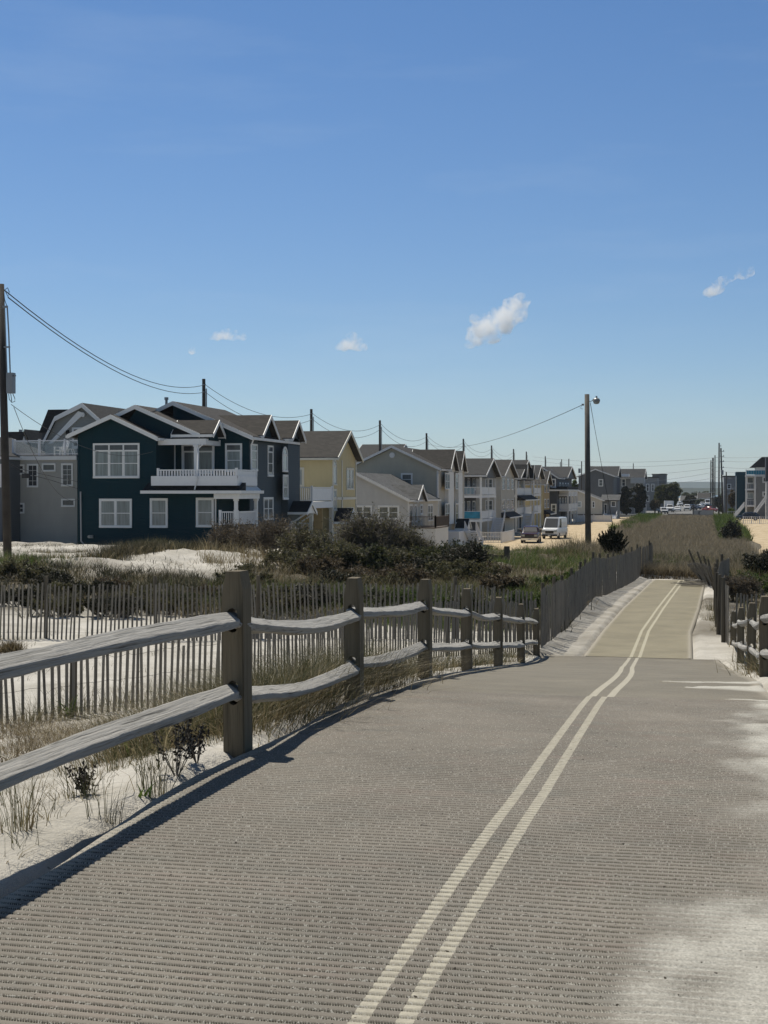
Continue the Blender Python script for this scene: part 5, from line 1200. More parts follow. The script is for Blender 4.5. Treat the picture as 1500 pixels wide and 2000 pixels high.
# wooden street lamp
px, Zc = 1148, 74; b_ = P(1148, 1085, Zc); Yl = b_.y
xt, zt = N(1146.5, 770, Yl); zb = gz(b_.x, Yl)
rt = thing('street_lamp', 'grey wooden pole with a round street lamp in the grass beside the gravel street', 'street lamp', (b_.x, Yl, zb))
MB().tube([(b_.x+.03, Yl, zb-.5), (xt, Yl, zt)], .165, 14, .125).build('pole', 'pole_gray', rt, smooth=True)
L_ = lambda a, b, dy=0: (N(a, b, Yl)[0], Yl+dy, N(a, b, Yl)[1])
MB().tube([L_(1150, 785), L_(1156, 783), L_(1159, 779.5), L_(1163, 779)], .02, 6).build('lamp_arm', 'metal_gray', rt)
xc, _, zc = L_(1165, 783)
lm = MB(); prof = [(.02, .16), (.10, .15), (.17, .09), (.19, .0), (.17, -.05)]; nseg = 14
vs = [(xc+r*math.cos(2*math.pi*j/nseg), Yl+r*math.sin(2*math.pi*j/nseg), zc+z) for r, z in prof for j in range(nseg)]
fs = [(i*nseg+j, i*nseg+(j+1) % nseg, (i+1)*nseg+(j+1) % nseg, (i+1)*nseg+j) for i in range(len(prof)-1) for j in range(nseg)]+[tuple(range(nseg)), tuple(range((len(prof)-1)*nseg, len(prof)*nseg))]
lm.add(vs, fs).tube([(xc, Yl, zc+.15), (xc, Yl, zc+.25)], .05, 8)
hd = lm.build('lamp_head', 'lamp_gray', rt, smooth=False)
lb = MB(); prof = [(.165, -.05), (.15, -.12), (.08, -.16), (.01, -.165)]
vs = [(xc+r*math.cos(2*math.pi*j/nseg), Yl+r*math.sin(2*math.pi*j/nseg), zc+z-.002) for r, z in prof for j in range(nseg)]
fs = [(i*nseg+j, i*nseg+(j+1) % nseg, (i+1)*nseg+(j+1) % nseg, (i+1)*nseg+j) for i in range(len(prof)-1) for j in range(nseg)]+[tuple(range((len(prof)-1)*nseg, len(prof)*nseg))]
lb.add(vs, fs).build('lens', 'pale_glass', hd, smooth=True)
MB().tube([L_(1136.5, 790.5, -.1), L_(1141, 790.5, -.1)], .05, 8).tube([L_(1136, 793), L_(1133, 797), L_(1138, 799)], .012, 5).build('insulator', 'metal_gray', rt)
cable('long wire running from the street lamp pole left to the row of poles', catn(L_(1137, 791), (PL[3][0]+.2, PL[3][1], PL[3][2]-1.6), 1.2, 24), .016)
MB().tube([L_(1153, 786), L_(1160, 828)], .012, 5).build('guy_wire', 'cable_black', rt)
gb = P(1192, 1000, 74); cable('guy wire slanting from the street lamp pole down into the grass', [L_(1153, 788), L_(1160, 828), L_(1176, 915), (N(1200, 1040, Yl)[0], Yl, N(1200, 1040, Yl)[1])], .012)
# smaller far poles and the cluster
far = [(1097, 897, 330, .12, 'thin pole above the slate blue house roof, left of a pair'), (1111, 896, 336, .13, 'thin pole just right of the slate blue house ridge'), (1094.5, 902, 338, .1, 'short thin pole beside a taller one over the slate blue roof'),
       (1136, 901, 318, .13, 'pole with a small transformer just left of the street lamp pole'), (1237, 905, 420, .14, 'thin pole above the long flat roofed house')]
for px, yt, Y, r, lb_ in far:
    x, y, z, rt = pole(lb_, px, yt, Yd=Y, r=r, zbase=0, rack=False)
    if 'transformer' in lb_: MB().tube([(x-.45, y-.3, z-2.6), (x-.45, y-.3, z-1.6)], .28, 8).build('transformer', 'metal_gray', rt)
cl = [(1388.5, 899, 470, .2, 'leftmost thin pole of the cluster over the avenue'), (1392.5, 894, 440, .30, 'thick pale pole, second in the cluster over the avenue'), (1396.5, 889, 430, .18, 'third pole of the cluster, close behind the thick pale one'),
      (1404.5, 865, 352, .19, 'tallest pole of the cluster over the avenue'), (1408, 875, 342, .2, 'leaning pole with insulators beside the tallest one'), (1418.5, 922, 334, .16, 'short rightmost pole of the cluster')]
for i, (px, yt, Y, r, lb_) in enumerate(cl):
    x, y, z, rt = pole(lb_, px, yt, Yd=Y, r=r, zbase=0, lean=.55 if i == 4 else 0, rack=False, mat='pole_gray' if i in (1, 5) else 'pole_wood')
    m = MB()
    if i in (3, 4, 0):
        for q in (.8, 2.0, 3.2, 4.6): m.box(x-.1, x+.75 if i == 4 else x+.5, y-.3, y-.22, z-q-.06, z-q+.06); m.tube([(x+(.6 if i == 4 else .4), y-.26, z-q), (x+(.6 if i == 4 else .4), y-.26, z-q+.3)], .09, 6)
        m.build('crossarm', 'metal_gray', rt)
    if i == 4: MB().tube([(x+.35, y-.4, z-6.3), (x+.35, y-.4, z-5.2)], .28, 8).build('transformer', 'metal_gray', rt)
def far_cable(label, a, b, sag, r=.03): cable(label, catn(a, b, sag, 16), r, 'metal_gray')
T3 = N(1404.5, 870, 352); T4 = N(1408, 880, 342)
for i, (y0, y1, lb_) in enumerate([(898, 905, 'highest'), (905, 912, 'second highest'), (922, 924, 'third'), (941, 944, 'fourth'), (934, 932, 'faint middle')]):
    a = (N(1040, y0-6, 420)[0], 420, N(1040, y0-6, 420)[1]); b = (N(1404, y1-12, 350)[0], 350, N(1404, y1-12, 350)[1])
    far_cable(lb_+' of the distant cables reaching left from the pole cluster', a, b, 1.4+.3*i)
    c = (N(1520, y1-16+i*2, 345)[0], 345, N(1520, y1-16+i*2, 345)[1]); far_cable(lb_+' of the distant cables reaching right from the pole cluster', b, c, .35)
for i, (a, b) in enumerate([((1330, 958), (1440, 952)), ((1300, 975), (1436, 960))]):
    far_cable(('upper' if i == 0 else 'lower')+' wire crossing low over the avenue', (N(*a, 460)[0], 460, N(*a, 460)[1]), (N(*b, 330)[0], 330, N(*b, 330)[1]), 1)

# ================================================================ vehicles
plain('white_paint', (.72, .73, .74), .25, .02, bmp=0); plain('silver_paint', (.33, .35, .38), .25, .02, bmp=0); plain('maroon_paint', (.04, .008, .010), .22, .05, bmp=0)
plain('black_paint', (.015, .016, .019), .2, .05, bmp=0); plain('navy_paint', (.02, .03, .05), .2, .05, bmp=0); plain('tyre_rubber', (.015, .015, .015), .8, .1); plain('rim_metal', (.35, .35, .36), .35, .05, metal=.6)
plain('red_paint', (.3, .03, .02), .3, .05, bmp=0); plain('grille_black', (.01, .01, .01), .4, .1); plain('chrome', (.6, .6, .6), .15, .02, metal=1, bmp=0); plain('plate_white', (.6, .6, .58), .5, .02, bmp=0)
for mm in ('white_paint', 'silver_paint', 'maroon_paint', 'black_paint', 'navy_paint', 'red_paint'): MATS[mm].node_tree.nodes['Principled BSDF'].inputs['Coat Weight'].default_value = .3
def loft(m, secs):
    """secs: list of (y, [(x, z)...]) rings for one half mirrored; front at low y"""
    rings = []
    for y, pr in secs: rings.append([(x, y, z) for x, z in pr]+[(-x, y, z) for x, z in reversed(pr)])
    n = len(rings[0]); vs = [v for r in rings for v in r]
    fs = [(i*n+j, i*n+(j+1) % n, (i+1)*n+(j+1) % n, (i+1)*n+j) for i in range(len(rings)-1) for j in range(n)]+[tuple(range(n-1, -1, -1)), tuple(range((len(rings)-1)*n, len(rings)*n))]
    m.add(vs, fs)
SPEC = {
 'suv': dict(L=4.7, W=1.9, belt=1.02, hood=1.0, top=1.68, cab=(1.15, 1.75, 3.9, 4.6), gr=.35),
 'sedan': dict(L=4.7, W=1.84, belt=.92, hood=.86, top=1.44, cab=(1.35, 2.15, 3.4, 4.2), gr=.25),
 'pickup': dict(L=5.6, W=2.0, belt=1.2, hood=1.15, top=1.88, cab=(1.45, 2.05, 3.55, 3.8), gr=.5, bed=1),
 'van': dict(L=5.9, W=2.05, belt=1.35, hood=1.28, top=2.62, cab=(.75, 1.55, 5.75, 5.88), gr=.5, van=1),
 'boxtruck': dict(L=3.0, W=2.05, belt=1.45, hood=1.3, top=2.25, cab=(.75, 1.45, 2.6, 2.85), gr=.5, box=1)}
def vehicle(kind, label, cat_, px, py, Z, paint, rz=0, group=None, xo=None):
    s = SPEC[kind]; p = P(px, py, Z); Lg, Wd = s['L'], s['W']; hw = Wd/2
    zz = gz(p.x, p.y)+.035; rt = thing(cat_.replace(' ', '_'), label, cat_, (p.x, p.y, zz), rz, group)
    c = s['cab']; b, h, t = s['belt'], s['hood'], s['top']; m = MB(); lo = .32
    low = lambda w, z: [(w*.90, lo), (w*.99, lo+.12), (w, z*.62), (w*.97, z-.10), (w*.88, z)]
    secs = [(0, low(hw*.86, h*.80)), (.12, low(hw*.95, h*.93)), (.5, low(hw, h)), (c[0], low(hw, b))]
    rear = Lg if not s.get('box') else 2.9
    secs += [(c[0]+.3, low(hw, b)), (rear-.6, low(hw, b)), (rear-.12, low(hw*.97, b*.98)), (rear, low(hw*.92, b*.9))]
    loft(m, secs)
    # cabin
    th = hw*.80 if not s.get('van') else hw*.9
    cb = lambda w, z: [(w, b-.06), (w*.97 if z > b+.1 else w, (b+z)/2), (w*.93, z-.08), (w*.80, z)]
    loft(m, [(c[0], [(hw*.9, b-.06), (hw*.9, b-.03), (hw*.88, b-.02), (hw*.8, b)]), (c[1], cb(th*1.03, t-.06)), (c[1]+.45, cb(th*1.04, t)), ((c[1]+c[2])/2, cb(th*1.05, t+.02)), (c[2], cb(th*1.02, t-.05)), (c[3], [(hw*.88, b-.06), (hw*.88, b-.03), (hw*.86, b-.02), (hw*.8, b)] if not s.get('van') else cb(th, t-.2))])
    if s.get('van'): pass
    if s.get('bed'):
        m.box(-hw*.97, -hw*.88, c[3], Lg-.05, b-.1, b+.10).box(hw*.88, hw*.97, c[3], Lg-.05, b-.1, b+.10).box(-hw*.97, hw*.97, Lg-.1, Lg-.02, b-.2, b+.10)
    m.build('body', paint, rt, smooth=False, local=True)
    if s.get('box'): MB().box(-1.2, 1.2, 2.95, 7.2, .8, 3.15).box(-.5, .5, 2.7, 7.1, .5, .79).build('cargo_box', 'white_paint', rt, local=True)
    # glass
    def ws(y0, z0, y1, z1, w0, w1, e): return [(-w0, y0-e, z0), (w0, y0-e, z0), (w1, y1-e, z1), (-w1, y1-e, z1)]
    z0, z1 = b+.04, t-.14; f = (z0-b)/(t-.06-b); g = (z1-b)/(t-.06-b)
    v = ws(c[0]+(c[1]-c[0])*f, z0, c[0]+(c[1]-c[0])*g, z1, hw*.80, th*.80, .03); w2 = ws(c[0]+(c[1]-c[0])*f, z0, c[0]+(c[1]-c[0])*g, z1, hw*.80, th*.80, .005)
    MB().add(v+w2, [(0, 1, 2, 3), (7, 6, 5, 4), (0, 4, 5, 1), (1, 5, 6, 2), (2, 6, 7, 3), (3, 7, 4, 0)]).build('windshield', 'car_glass', rt, local=True)
    ye = c[2]-.15 if not s.get('van') else c[1]+1.0
    for sg in (-1, 1):
        MB().add([(sg*(hw*.90+.03), c[1]-.1, b+.04), (sg*(hw*.90+.03), ye, b+.04), (sg*(th*.98+.03), ye-.1, t-.22), (sg*(th*.98+.03), c[1]+.25, t-.22), (sg*(hw*.80), c[1]-.1, b+.04), (sg*(hw*.80), ye, b+.04), (sg*(th*.86), ye-.1, t-.22), (sg*(th*.86), c[1]+.25, t-.22)],
                 [(0, 1, 2, 3), (7, 6, 5, 4), (0, 4, 5, 1), (1, 5, 6, 2), (2, 6, 7, 3), (3, 7, 4, 0)]).build('side_window', 'car_glass', rt, local=True)
        MB().box(sg*(hw-.02), sg*(hw+.2), c[0]+.35, c[0]+.48, b+.02, b+.28).build('mirror', 'grille_black' if kind in ('van', 'boxtruck') else paint, rt, local=True)
        MB().box(sg*hw*.52, sg*hw*.88, -.035, .12, h*.66, h*.84).build('headlight', 'pale_glass', rt, local=True)
        MB().box(sg*hw*.72, sg*hw*.93, rear-.03, rear+.03, b*.55, b*.85).build('tail_light', 'red_paint', rt, local=True)
    MB().box(-hw*.5, hw*.5, -.03, .1, h*.52, h*.80).build('grille', 'grille_black', rt, local=True)
    MB().box(-hw*.93, hw*.93, -.10, .12, .34, .56).build('bumper', 'chrome' if kind == 'pickup' else ('grille_black' if kind in ('van', 'suv', 'boxtruck') else paint), rt, local=True)
    MB().box(-.16, .16, -.125, -.105, .38, .50).build('number_plate', 'plate_white', rt, local=True)
    R0 = .36 if kind != 'sedan' else .32; rearw = Lg*.80 if not s.get('box') else 6.0
    for y in (Lg*.17 if not s.get('box') else .7, rearw):
        for sg in (-1, 1):
            o = MB().tube([(sg*(hw-.24), y, R0), (sg*(hw+.01), y, R0)], R0, 16).build('wheel', 'tyre_rubber', rt, local=True)
            MB().tube([(sg*(hw+.005), y, R0), (sg*(hw+.025), y, R0)], R0*.6, 12).build('rim', 'rim_metal', o, local=True)
    return rt
v = vehicle('pickup', 'dark maroon pickup truck with silver bumper parked beside the white van', 'pickup truck', 1034, 1062, 158, 'maroon_paint', .05)
v = vehicle('van', 'white high roofed cargo van parked on the gravel street', 'van', 1073, 1054, 172, 'white_paint', -.12)
m = MB().box(-.7, .7, 1.8, 3.6, 2.62, 2.68); m.build('roof_rack', 'grille_black', v, local=True)
vehicle('suv', 'dark parked car half hidden by the white picket rail at the right edge', 'car', 1437, 1017, 282, 'navy_paint', R_(-90))
vehicle('suv', 'white suv in front of the white box truck on the cross street', 'car', 1299, 1004, 366, 'white_paint', .25)
vehicle('boxtruck', 'white box truck behind the white suv', 'truck', 1309, 1000, 392, 'white_paint', .1)
vehicle('sedan', 'white car just right of the white box truck', 'car', 1323, 998, 410, 'white_paint', 0)
vehicle('pickup', 'white pickup truck facing us in the middle of the avenue', 'pickup truck', 1342, 998, 425, 'white_paint', 0)
vehicle('suv', 'white car far up the avenue, above the pickup roof', 'car', 1330, 984, 560, 'white_paint', .3)
vehicle('van', 'white van far up the avenue near the poles', 'van', 1382, 984, 560, 'white_paint', 0)
vehicle('sedan', 'dark car nearest the crescent banner on the avenue', 'car', 1366, 995, 450, 'black_paint', .6)
vehicle('sedan', 'silver car in the middle of the parked row right of the avenue', 'car', 1380, 992, 480, 'silver_paint', .8)
vehicle('suv', 'black car at the right end of the row by the poles', 'car', 1394, 995, 445, 'black_paint', .5)
vehicle('suv', 'dark suv behind the white pickup', 'car', 1350, 985, 540, 'black_paint', .1)
vehicle('suv', 'black suv between the white pickup and the crescent banner', 'car', 1357, 996, 440, 'black_paint', .3)
vehicle('sedan', 'navy car right of the silver one in the parked row', 'car', 1387, 990, 500, 'navy_paint', .7)
vehicle('sedan', 'red car low beside the pole cluster', 'car', 1400, 998, 400, 'red_paint', .9)
vehicle('sedan', 'white car half hidden behind the brownish block, right of the poles', 'car', 1431, 994, 410, 'white_paint', .4)
vehicle('sedan', 'silver car far up the avenue behind the dark ones', 'car', 1374, 984, 590, 'silver_paint', .2)

# ================================================================ vegetation
leafmat('dry_grass', (.13, .095, .045), (.25, .20, .11), (.36, .31, .19), .3)
leafmat('beach_grass', (.04, .048, .016), (.085, .085, .036), (.22, .19, .10), .3)
leafmat('dune_scrub', (.014, .018, .007), (.035, .036, .015), (.10, .088, .045), .25)
leafmat('green_leaf', (.04, .068, .014), (.085, .13, .026), (.16, .20, .05), .4)
leafmat('dark_leaf', (.040, .042, .017), (.085, .083, .034), (.20, .18, .09), .45)
leafmat('russet_leaf', (.055, .042, .022), (.11, .083, .045), (.20, .155, .09), .4)
leafmat('juniper_leaf', (.010, .015, .006), (.022, .027, .010), (.06, .05, .02), .2)
leafmat('brush_brown', (.155, .132, .088), (.22, .188, .128), (.31, .265, .185), .45)
leafmat('twig_bark', (.08, .066, .052), (.14, .118, .095), (.25, .22, .18), .0)
leafmat('tree_leaf', (.030, .040, .014), (.06, .072, .025), (.13, .13, .05), .4)
leafmat('dead_flower', (.01, .008, .006), (.025, .02, .015), (.05, .04, .03), .1)

def tuft_arrays(x, y, n, h, spread, lean, wd, rng, hv=.35):
    X = x+rng.normal(0, spread, n); Y = y+rng.normal(0, spread, n); Z = ground(X, Y)-.02
    ang = np.arctan2(Y-y, X-x)+rng.normal(0, .7, n)
    return blades(X, Y, Z, h*rng.uniform(1-hv, 1.1, n), wd*rng.uniform(.7, 1.3, n), np.abs(rng.normal(lean, lean*.6, n)), ang, rng=rng)
def tuft(label, x, y, n=80, h=.4, spread=.07, lean=.5, wd=.006, mat='beach_grass', group=None, dry=.35, seed=0, name='beach_grass_tuft', cat_='grass tuft'):
    rng = np.random.default_rng(seed+int(x*100)+int(y*1000)); z = gz(x, y)
    rt = thing(name, label, cat_, (x, y, z), group=group); n1 = int(n*(1-dry))
    V, Q, T = tuft_arrays(x, y, max(4, n1), h, spread, lean, wd, rng); npmesh('green_blades', V, Q, mat, rt, T)
    V, Q, T = tuft_arrays(x, y, max(4, n-n1), h*.8, spread*1.3, lean*1.9, wd, rng); npmesh('dry_blades', V, Q, 'dry_grass', rt, T)
    return rt
# --- foreground plants, each placed from its spot in the sand strip
def gp(px, py):           # where the sight line meets the ground
    d = ray(px, py); t = 2.0
    while t < 90:
        q = d*t
        if EYE+q.z <= gz(q.x, q.y): break
        t += .05 if t < 12 else .15
    return q.x, q.y
fg = [((45, 1622), 46, .34, .03, .18, 'upright tan grass tuft in the sand below the lower rail, leftmost of the near ones', .6),
      ((150, 1560), 60, .26, .05, .55, 'dark stubby grass tuft in the sand just right of the leftmost one', .5),
      ((205, 1600), 34, .25, .03, .35, 'thin green grass tuft beside the shadow line of the rails', .2),
      ((300, 1555), 44, .42, .04, .30, 'tall green tuft standing where the rail shadow crosses the sand', .3),
      ((235, 1500), 40, .22, .04, .5, 'small mixed tuft under the lower rail, left of the dead plant', .5),
      ((10, 1680), 14, .14, .03, .8, 'sparse dead tuft at the bottom left corner of the sand', .9),
      ((415, 1440), 36, .42, .05, .35, 'tuft of thin straw blades just left of the nearest post', .6),
      ((95, 1600), 16, .15, .03, .6, 'tiny dark dead tuft between the two left near tufts', .9)]
for (q, n, h, sp_, le, lb_, dr) in fg:
    x, y = gp(*q); tuft(lb_, x, y, n, h, sp_, le, .0045, dry=dr, seed=n)
# bayberry-like dead plant with seed heads
def deadplant(label, px, py, h, seed):
    x, y = gp(px, py); z = gz(x, y); rng = np.random.default_rng(seed); rt = thing('dead_seaside_plant', label, 'plant', (x, y, z))
    P0, P1, C = [], [], []
    for i in range(9):
        a = rng.uniform(0, 6.28); l = rng.uniform(.2, .6); hh = h*rng.uniform(.6, 1.1); p = np.array([x, y, z-.02])
        for s_ in range(6):
            q = p+np.array([math.cos(a)*l*hh/6, math.sin(a)*l*hh/6, hh/6]); P0.append(p); P1.append(q); p = q
            if s_ > 1: C += [q+rng.normal(0, .012, 3) for _ in range(9)]
    V, Q, T = sticks(np.array(P0), np.array(P1), .0032, .0026, rng); npmesh('stem', V, Q, 'twig_bark', rt, T)
    V, Q, T = leaves(np.array(C), .012, rng); npmesh('seed_heads', V, Q, 'dead_flower', rt, T)
deadplant('dark dead plant with curled seed heads in the sand near the first post', 345, 1520, .30, 1)
deadplant('smaller dark dead plant leaning right beside the taller dead one', 385, 1492, .20, 2)
deadplant('low blackish dead stub in the sand left of the green tuft', 165, 1556, .14, 3)
def broadleaf(label, px, py, n, h, seed, mat='green_leaf'):
    x, y = gp(px, py); z = gz(x, y); rng = np.random.default_rng(seed); rt = thing('broad_leaf_plant', label, 'plant', (x, y, z))
    V, Q, T = blades(np.full(n, x)+rng.normal(0, .02, n), np.full(n, y)+rng.normal(0, .02, n), np.full(n, z-.01), h*rng.uniform(.6, 1.1, n), .035*rng.uniform(.7, 1.2, n), rng.uniform(.3, 1.1, n), seg=6, rng=rng)
    npmesh('leaf_blades', V, Q, mat, rt, T)
broadleaf('green broad leaved plant poking out under the lower rail', 250, 1478, 7, .26, 5)
broadleaf('green leafy plant at the foot of the thick stake in the near picket fence', 135, 1405, 12, .34, 6)
broadleaf('small green sprout by the shadow edge in the near sand', 292, 1565, 4, .14, 8)
# --- right-hand side tufts
for i, (x, y, lb_) in enumerate([(.75, 17.5, 'pale straw tuft at the foot of the nearest right hand posts'), (.70, 19.6, 'straw tuft between the right hand posts'), (.7, 22.5, 'green and straw tuft behind the second right hand post'), (.45, 35, 'dry tuft beside the bundled right fence'), (.15, 38, 'dry tan grass clump at the right edge of the far mat'), (.2, 41.5, 'tan grass clump farther up the right edge of the far mat')]):
    tuft(lb_, x, y, 160, .42, .12, .7, .008, dry=.6, seed=300+i)
# --- grass nobody could count, along the rails and the near picket fence
def clump_stuff(name, label, spots, mat, dmat, dry, seed):
    rng = np.random.default_rng(seed)
    for nm, mt, fr_, lm in ((name, mat, 1-dry, 1), ('dry_'+name, dmat, dry, 1.7)):
        ps = []
        for x, y, n, h, sp_, le, wd in spots: ps.append(tuft_arrays(x, y, max(3, int(n*fr_)), h*(1 if lm == 1 else .85), sp_*lm**.5, le*lm, wd, rng, .55))
        V, Q, T = cat(ps); setp(npmesh(nm, V, Q, mt, None, T), label if lm == 1 else 'dry straws mixed into the '+label, 'grass', kind='stuff')
sp = []
for X0, Y0, n, h in [(-3.0, 8.6, 200, .42), (-2.88, 9.3, 240, .50), (-3.25, 9.4, 220, .50), (-2.95, 10.1, 280, .55), (-3.2, 10.6, 260, .55), (-2.95, 11.5, 260, .55), (-3.0, 12.4, 240, .50), (-3.25, 12.9, 220, .5), (-3.1, 13.6, 240, .45), (-3.1, 14.8, 220, .40), (-3.2, 16.0, 200, .42),
                     (-3.15, 17.6, 170, .40), (-3.3, 19.4, 150, .35), (-3.3, 21.5, 150, .35), (-3.4, 23.8, 150, .35), (-3.6, 26.5, 150, .4), (-3.9, 9.8, 200, .5), (-4.1, 10.9, 200, .5), (-4.0, 12.3, 200, .5), (-4.2, 13.9, 180, .5), (-4.4, 15.6, 160, .5), (-3.7, 11.4, 240, .55), (-4.7, 17.5, 160, .5), (-4.6, 19.5, 150, .5),
                     (-2.8, 8.3, 120, .35), (-2.85, 8.9, 160, .45), (-3.3, 8.2, 160, .45), (-3.6, 8.6, 160, .45), (-3.15, 11.0, 260, .6), (-3.3, 10.0, 260, .6), (-3.1, 12.0, 260, .6)]:
    sp.append((X0, Y0, int(n*(2.6 if Y0 < 14 else 1.6)), h*(.98 if Y0 < 14 else .85), .17, .75, .0062 if Y0 < 16 else .008))
clump_stuff('rail_side_grass', 'tangled green and straw beach grass between the left rail posts', sp, 'beach_grass', 'dry_grass', .45, 71)
sp = []
for px, py in [(15, 1440), (60, 1455), (110, 1445), (20, 1475), (75, 1432), (160, 1432), (200, 1428), (245, 1412), (290, 1405), (340, 1395), (5, 1500), (60, 1490), (40, 1420), (110, 1470), (150, 1455)]:
    x, y = gp(px, py); sp.append((x, y, 240, .28, .17, 1.3, .006))
clump_stuff('rusty_grass', 'rusty matted grass on the sand behind the lower rail', sp, 'russet_leaf', 'dry_grass', .45, 72)
sp = []
for i in range(34):
    t = i/33; p = P(5+t*600, 1416-t*80, 16.2+t*5); sp.append((p.x+RNG.uniform(-.3, .5), p.y-RNG.uniform(.1, 1.0), 42, .45, .10, .6, .006))
clump_stuff('fence_foot_grass', 'thin green grass along the foot of the near picket fence', sp, 'beach_grass', 'dry_grass', .3, 73)

# --- sparse ground cover: stuff
def cover(name, label, X, Y, h, wd, lean, mat, seed, seg=3, catn_='grass', jit=None):
    rng = np.random.default_rng(seed); Z = ground(X, Y)-.02; n = len(X)
    V, Q, T = blades(X, Y, Z, h*rng.uniform(.5, 1.15, n), wd*rng.uniform(.7, 1.3, n), np.abs(rng.normal(lean, lean*.5, n)), seg=seg, rng=rng)
    o = npmesh(name, V, Q, mat, None, T); setp(o, label, catn_, kind='stuff'); return o
def clumped(n, x0, x1, y0, y1, nc, sp_, seed, keep=None):
    rng = np.random.default_rng(seed); cx = rng.uniform(x0, x1, nc); cy_ = rng.uniform(y0, y1, nc)
    if keep is not None: k2 = keep(cx, cy_); cx, cy_ = cx[k2], cy_[k2]
    i = rng.integers(0, len(cx), n); return cx[i]+rng.normal(0, sp_, n), cy_[i]+rng.normal(0, sp_, n)
# flat sand between the fences: few stems
X, Y = clumped(900, -16, -3.6, 17, 28, 150, .07, 1); cover('sparse_beach_grass', 'scattered stems of grass on the open sand between the picket fences', X, Y, .22, .008, .7, 'beach_grass', 2)
X, Y = clumped(700, -3.9, -2.5, 4.2, 8.2, 60, .035, 33); cover('green_sprouts', 'small green sprouts in the sand beside the mat', X, Y, .17, .0038, .6, 'beach_grass', 34)
X, Y = clumped(900, -4.2, -2.5, 3.5, 8.2, 110, .04, 3); cover('sand_sprouts', 'thin scattered sprouts and straws on the sand beside the mat', X, Y, .10, .0035, 1.0, 'dry_grass', 4)
# behind the far fence: dark grass and scrub on the dune foot
def keepA(x, y): return fbm(x*.16, y*.16, 90) > -.12
X, Y = clumped(20000, -24, -3.6, 30.5, 47, 900, .22, 5, keepA); cover('dune_grass', 'dark olive grass matting the foot of the dune behind the far picket fence', X, Y, .45, .024, .75, 'dune_scrub', 6)
X, Y = clumped(5000, -24, -3.6, 30, 46, 300, .2, 7, keepA); cover('dry_dune_grass', 'dry straw grass mixed through the dune foot', X, Y, .4, .018, .8, 'dry_grass', 8)
X, Y = clumped(5200, -36, -8, 44, 70, 420, .22, 77); cover('dune_sprigs', 'scattered dark sprigs and straws over the open dune sand', X, Y, .26, .018, .9, 'dune_scrub', 78)
X, Y = clumped(2600, -36, -8, 44, 70, 300, .2, 79); cover('dune_straws', 'scattered pale straws over the open dune sand', X, Y, .24, .015, .9, 'dry_grass', 80)
# crest patches
def patch(label, px, py, Z, n, sx_, sy, h, mat='beach_grass', seed=0, wd=.02, lean=.5, nm='dune_grass_patch'):
    p = P(px, py, Z); rng = np.random.default_rng(seed+n); X = p.x+rng.normal(0, sx_, n); Y = p.y+rng.normal(0, sy, n)
    rt = thing(nm, label, 'grass patch', (p.x, p.y, gz(p.x, p.y))); Zg = ground(X, Y)-.03; n1 = n*2//3
    V, Q, T = blades(X[:n1], Y[:n1], Zg[:n1], h*rng.uniform(.5, 1.1, n1), wd*rng.uniform(.7, 1.3, n1), np.abs(rng.normal(lean, .3, n1)), rng=rng); npmesh('green_blades', V, Q, mat, rt, T)
    V, Q, T = blades(X[n1:], Y[n1:], Zg[n1:], h*rng.uniform(.4, 1.0, n-n1), wd*rng.uniform(.7, 1.3, n-n1), np.abs(rng.normal(lean*1.3, .3, n-n1)), rng=rng); npmesh('dry_blades', V, Q, 'dry_grass', rt, T)
patch('sunlit olive grass on the dune at the foot of the thick left pole', 20, 1062, 50, 1500, .8, 1.6, .55, 'green_leaf', 1)
patch('olive grass trailing right of the thick left pole along the dune top', 75, 1082, 56, 700, .5, 1.2, .35, seed=2)
patch('grass spilling over the sand ridge below the teal house, shaped like a mound', 258, 1096, 58, 4200, .50, 1.8, .62, 'dune_scrub', 3)
patch('green grass clump on the ridge below the middle of the teal house', 300, 1072, 62, 3000, .60, .8, .75, 'beach_grass', 4)
patch('olive grass clump on the ridge under the second lower window of the teal house', 372, 1076, 63, 3600, .9, .8, .62, 'dune_scrub', 5)
patch('dark grass at the foot of the teal wall, below its third lower window', 415, 1072, 64, 2600, .7, .7, .62, 'dune_scrub', 55)
patch('thin grass on the dune top below the greige house', 150, 1082, 62, 1200, 1.0, .8, .35, 'dune_scrub', 56)
patch('brownish grass on the open dune face behind the second fence, centre left', 330, 1135, 44, 1500, 1.0, 1.6, .4, seed=6)
patch('low brown grass beside the open dune face, nearer the first post', 390, 1150, 40, 1500, .8, 1.5, .4, seed=7)
patch('tiny brown shrubby tuft on the sand between the two picket fences', 22, 1268, 26, 500, .12, .1, .30, 'russet_leaf', 8)
patch('grass patch where the dune meets the dark shrubs', 560, 1150, 42, 1500, 1.2, 1.5, .5, 'green_leaf', 9)
patch('yellowish grass on the dune foot behind the third post', 790, 1150, 34, 1800, 1.1, 1.0, .65, 'green_leaf', 10)
patch('pale straw scrub by the short timber post', 940, 1130, 46, 1300, .8, 1.2, .6, 'dry_grass', 11)
X, Y = clumped(9000, -24, -8, 40, 60, 260, .25, 177); k9 = (X > -.48*Y+6)*(X < -.17*Y); cover('shrub_straw', 'pale straw and dry stems standing among the dark shrubs', X[k9], Y[k9], .75, .02, .5, 'dry_grass', 178)
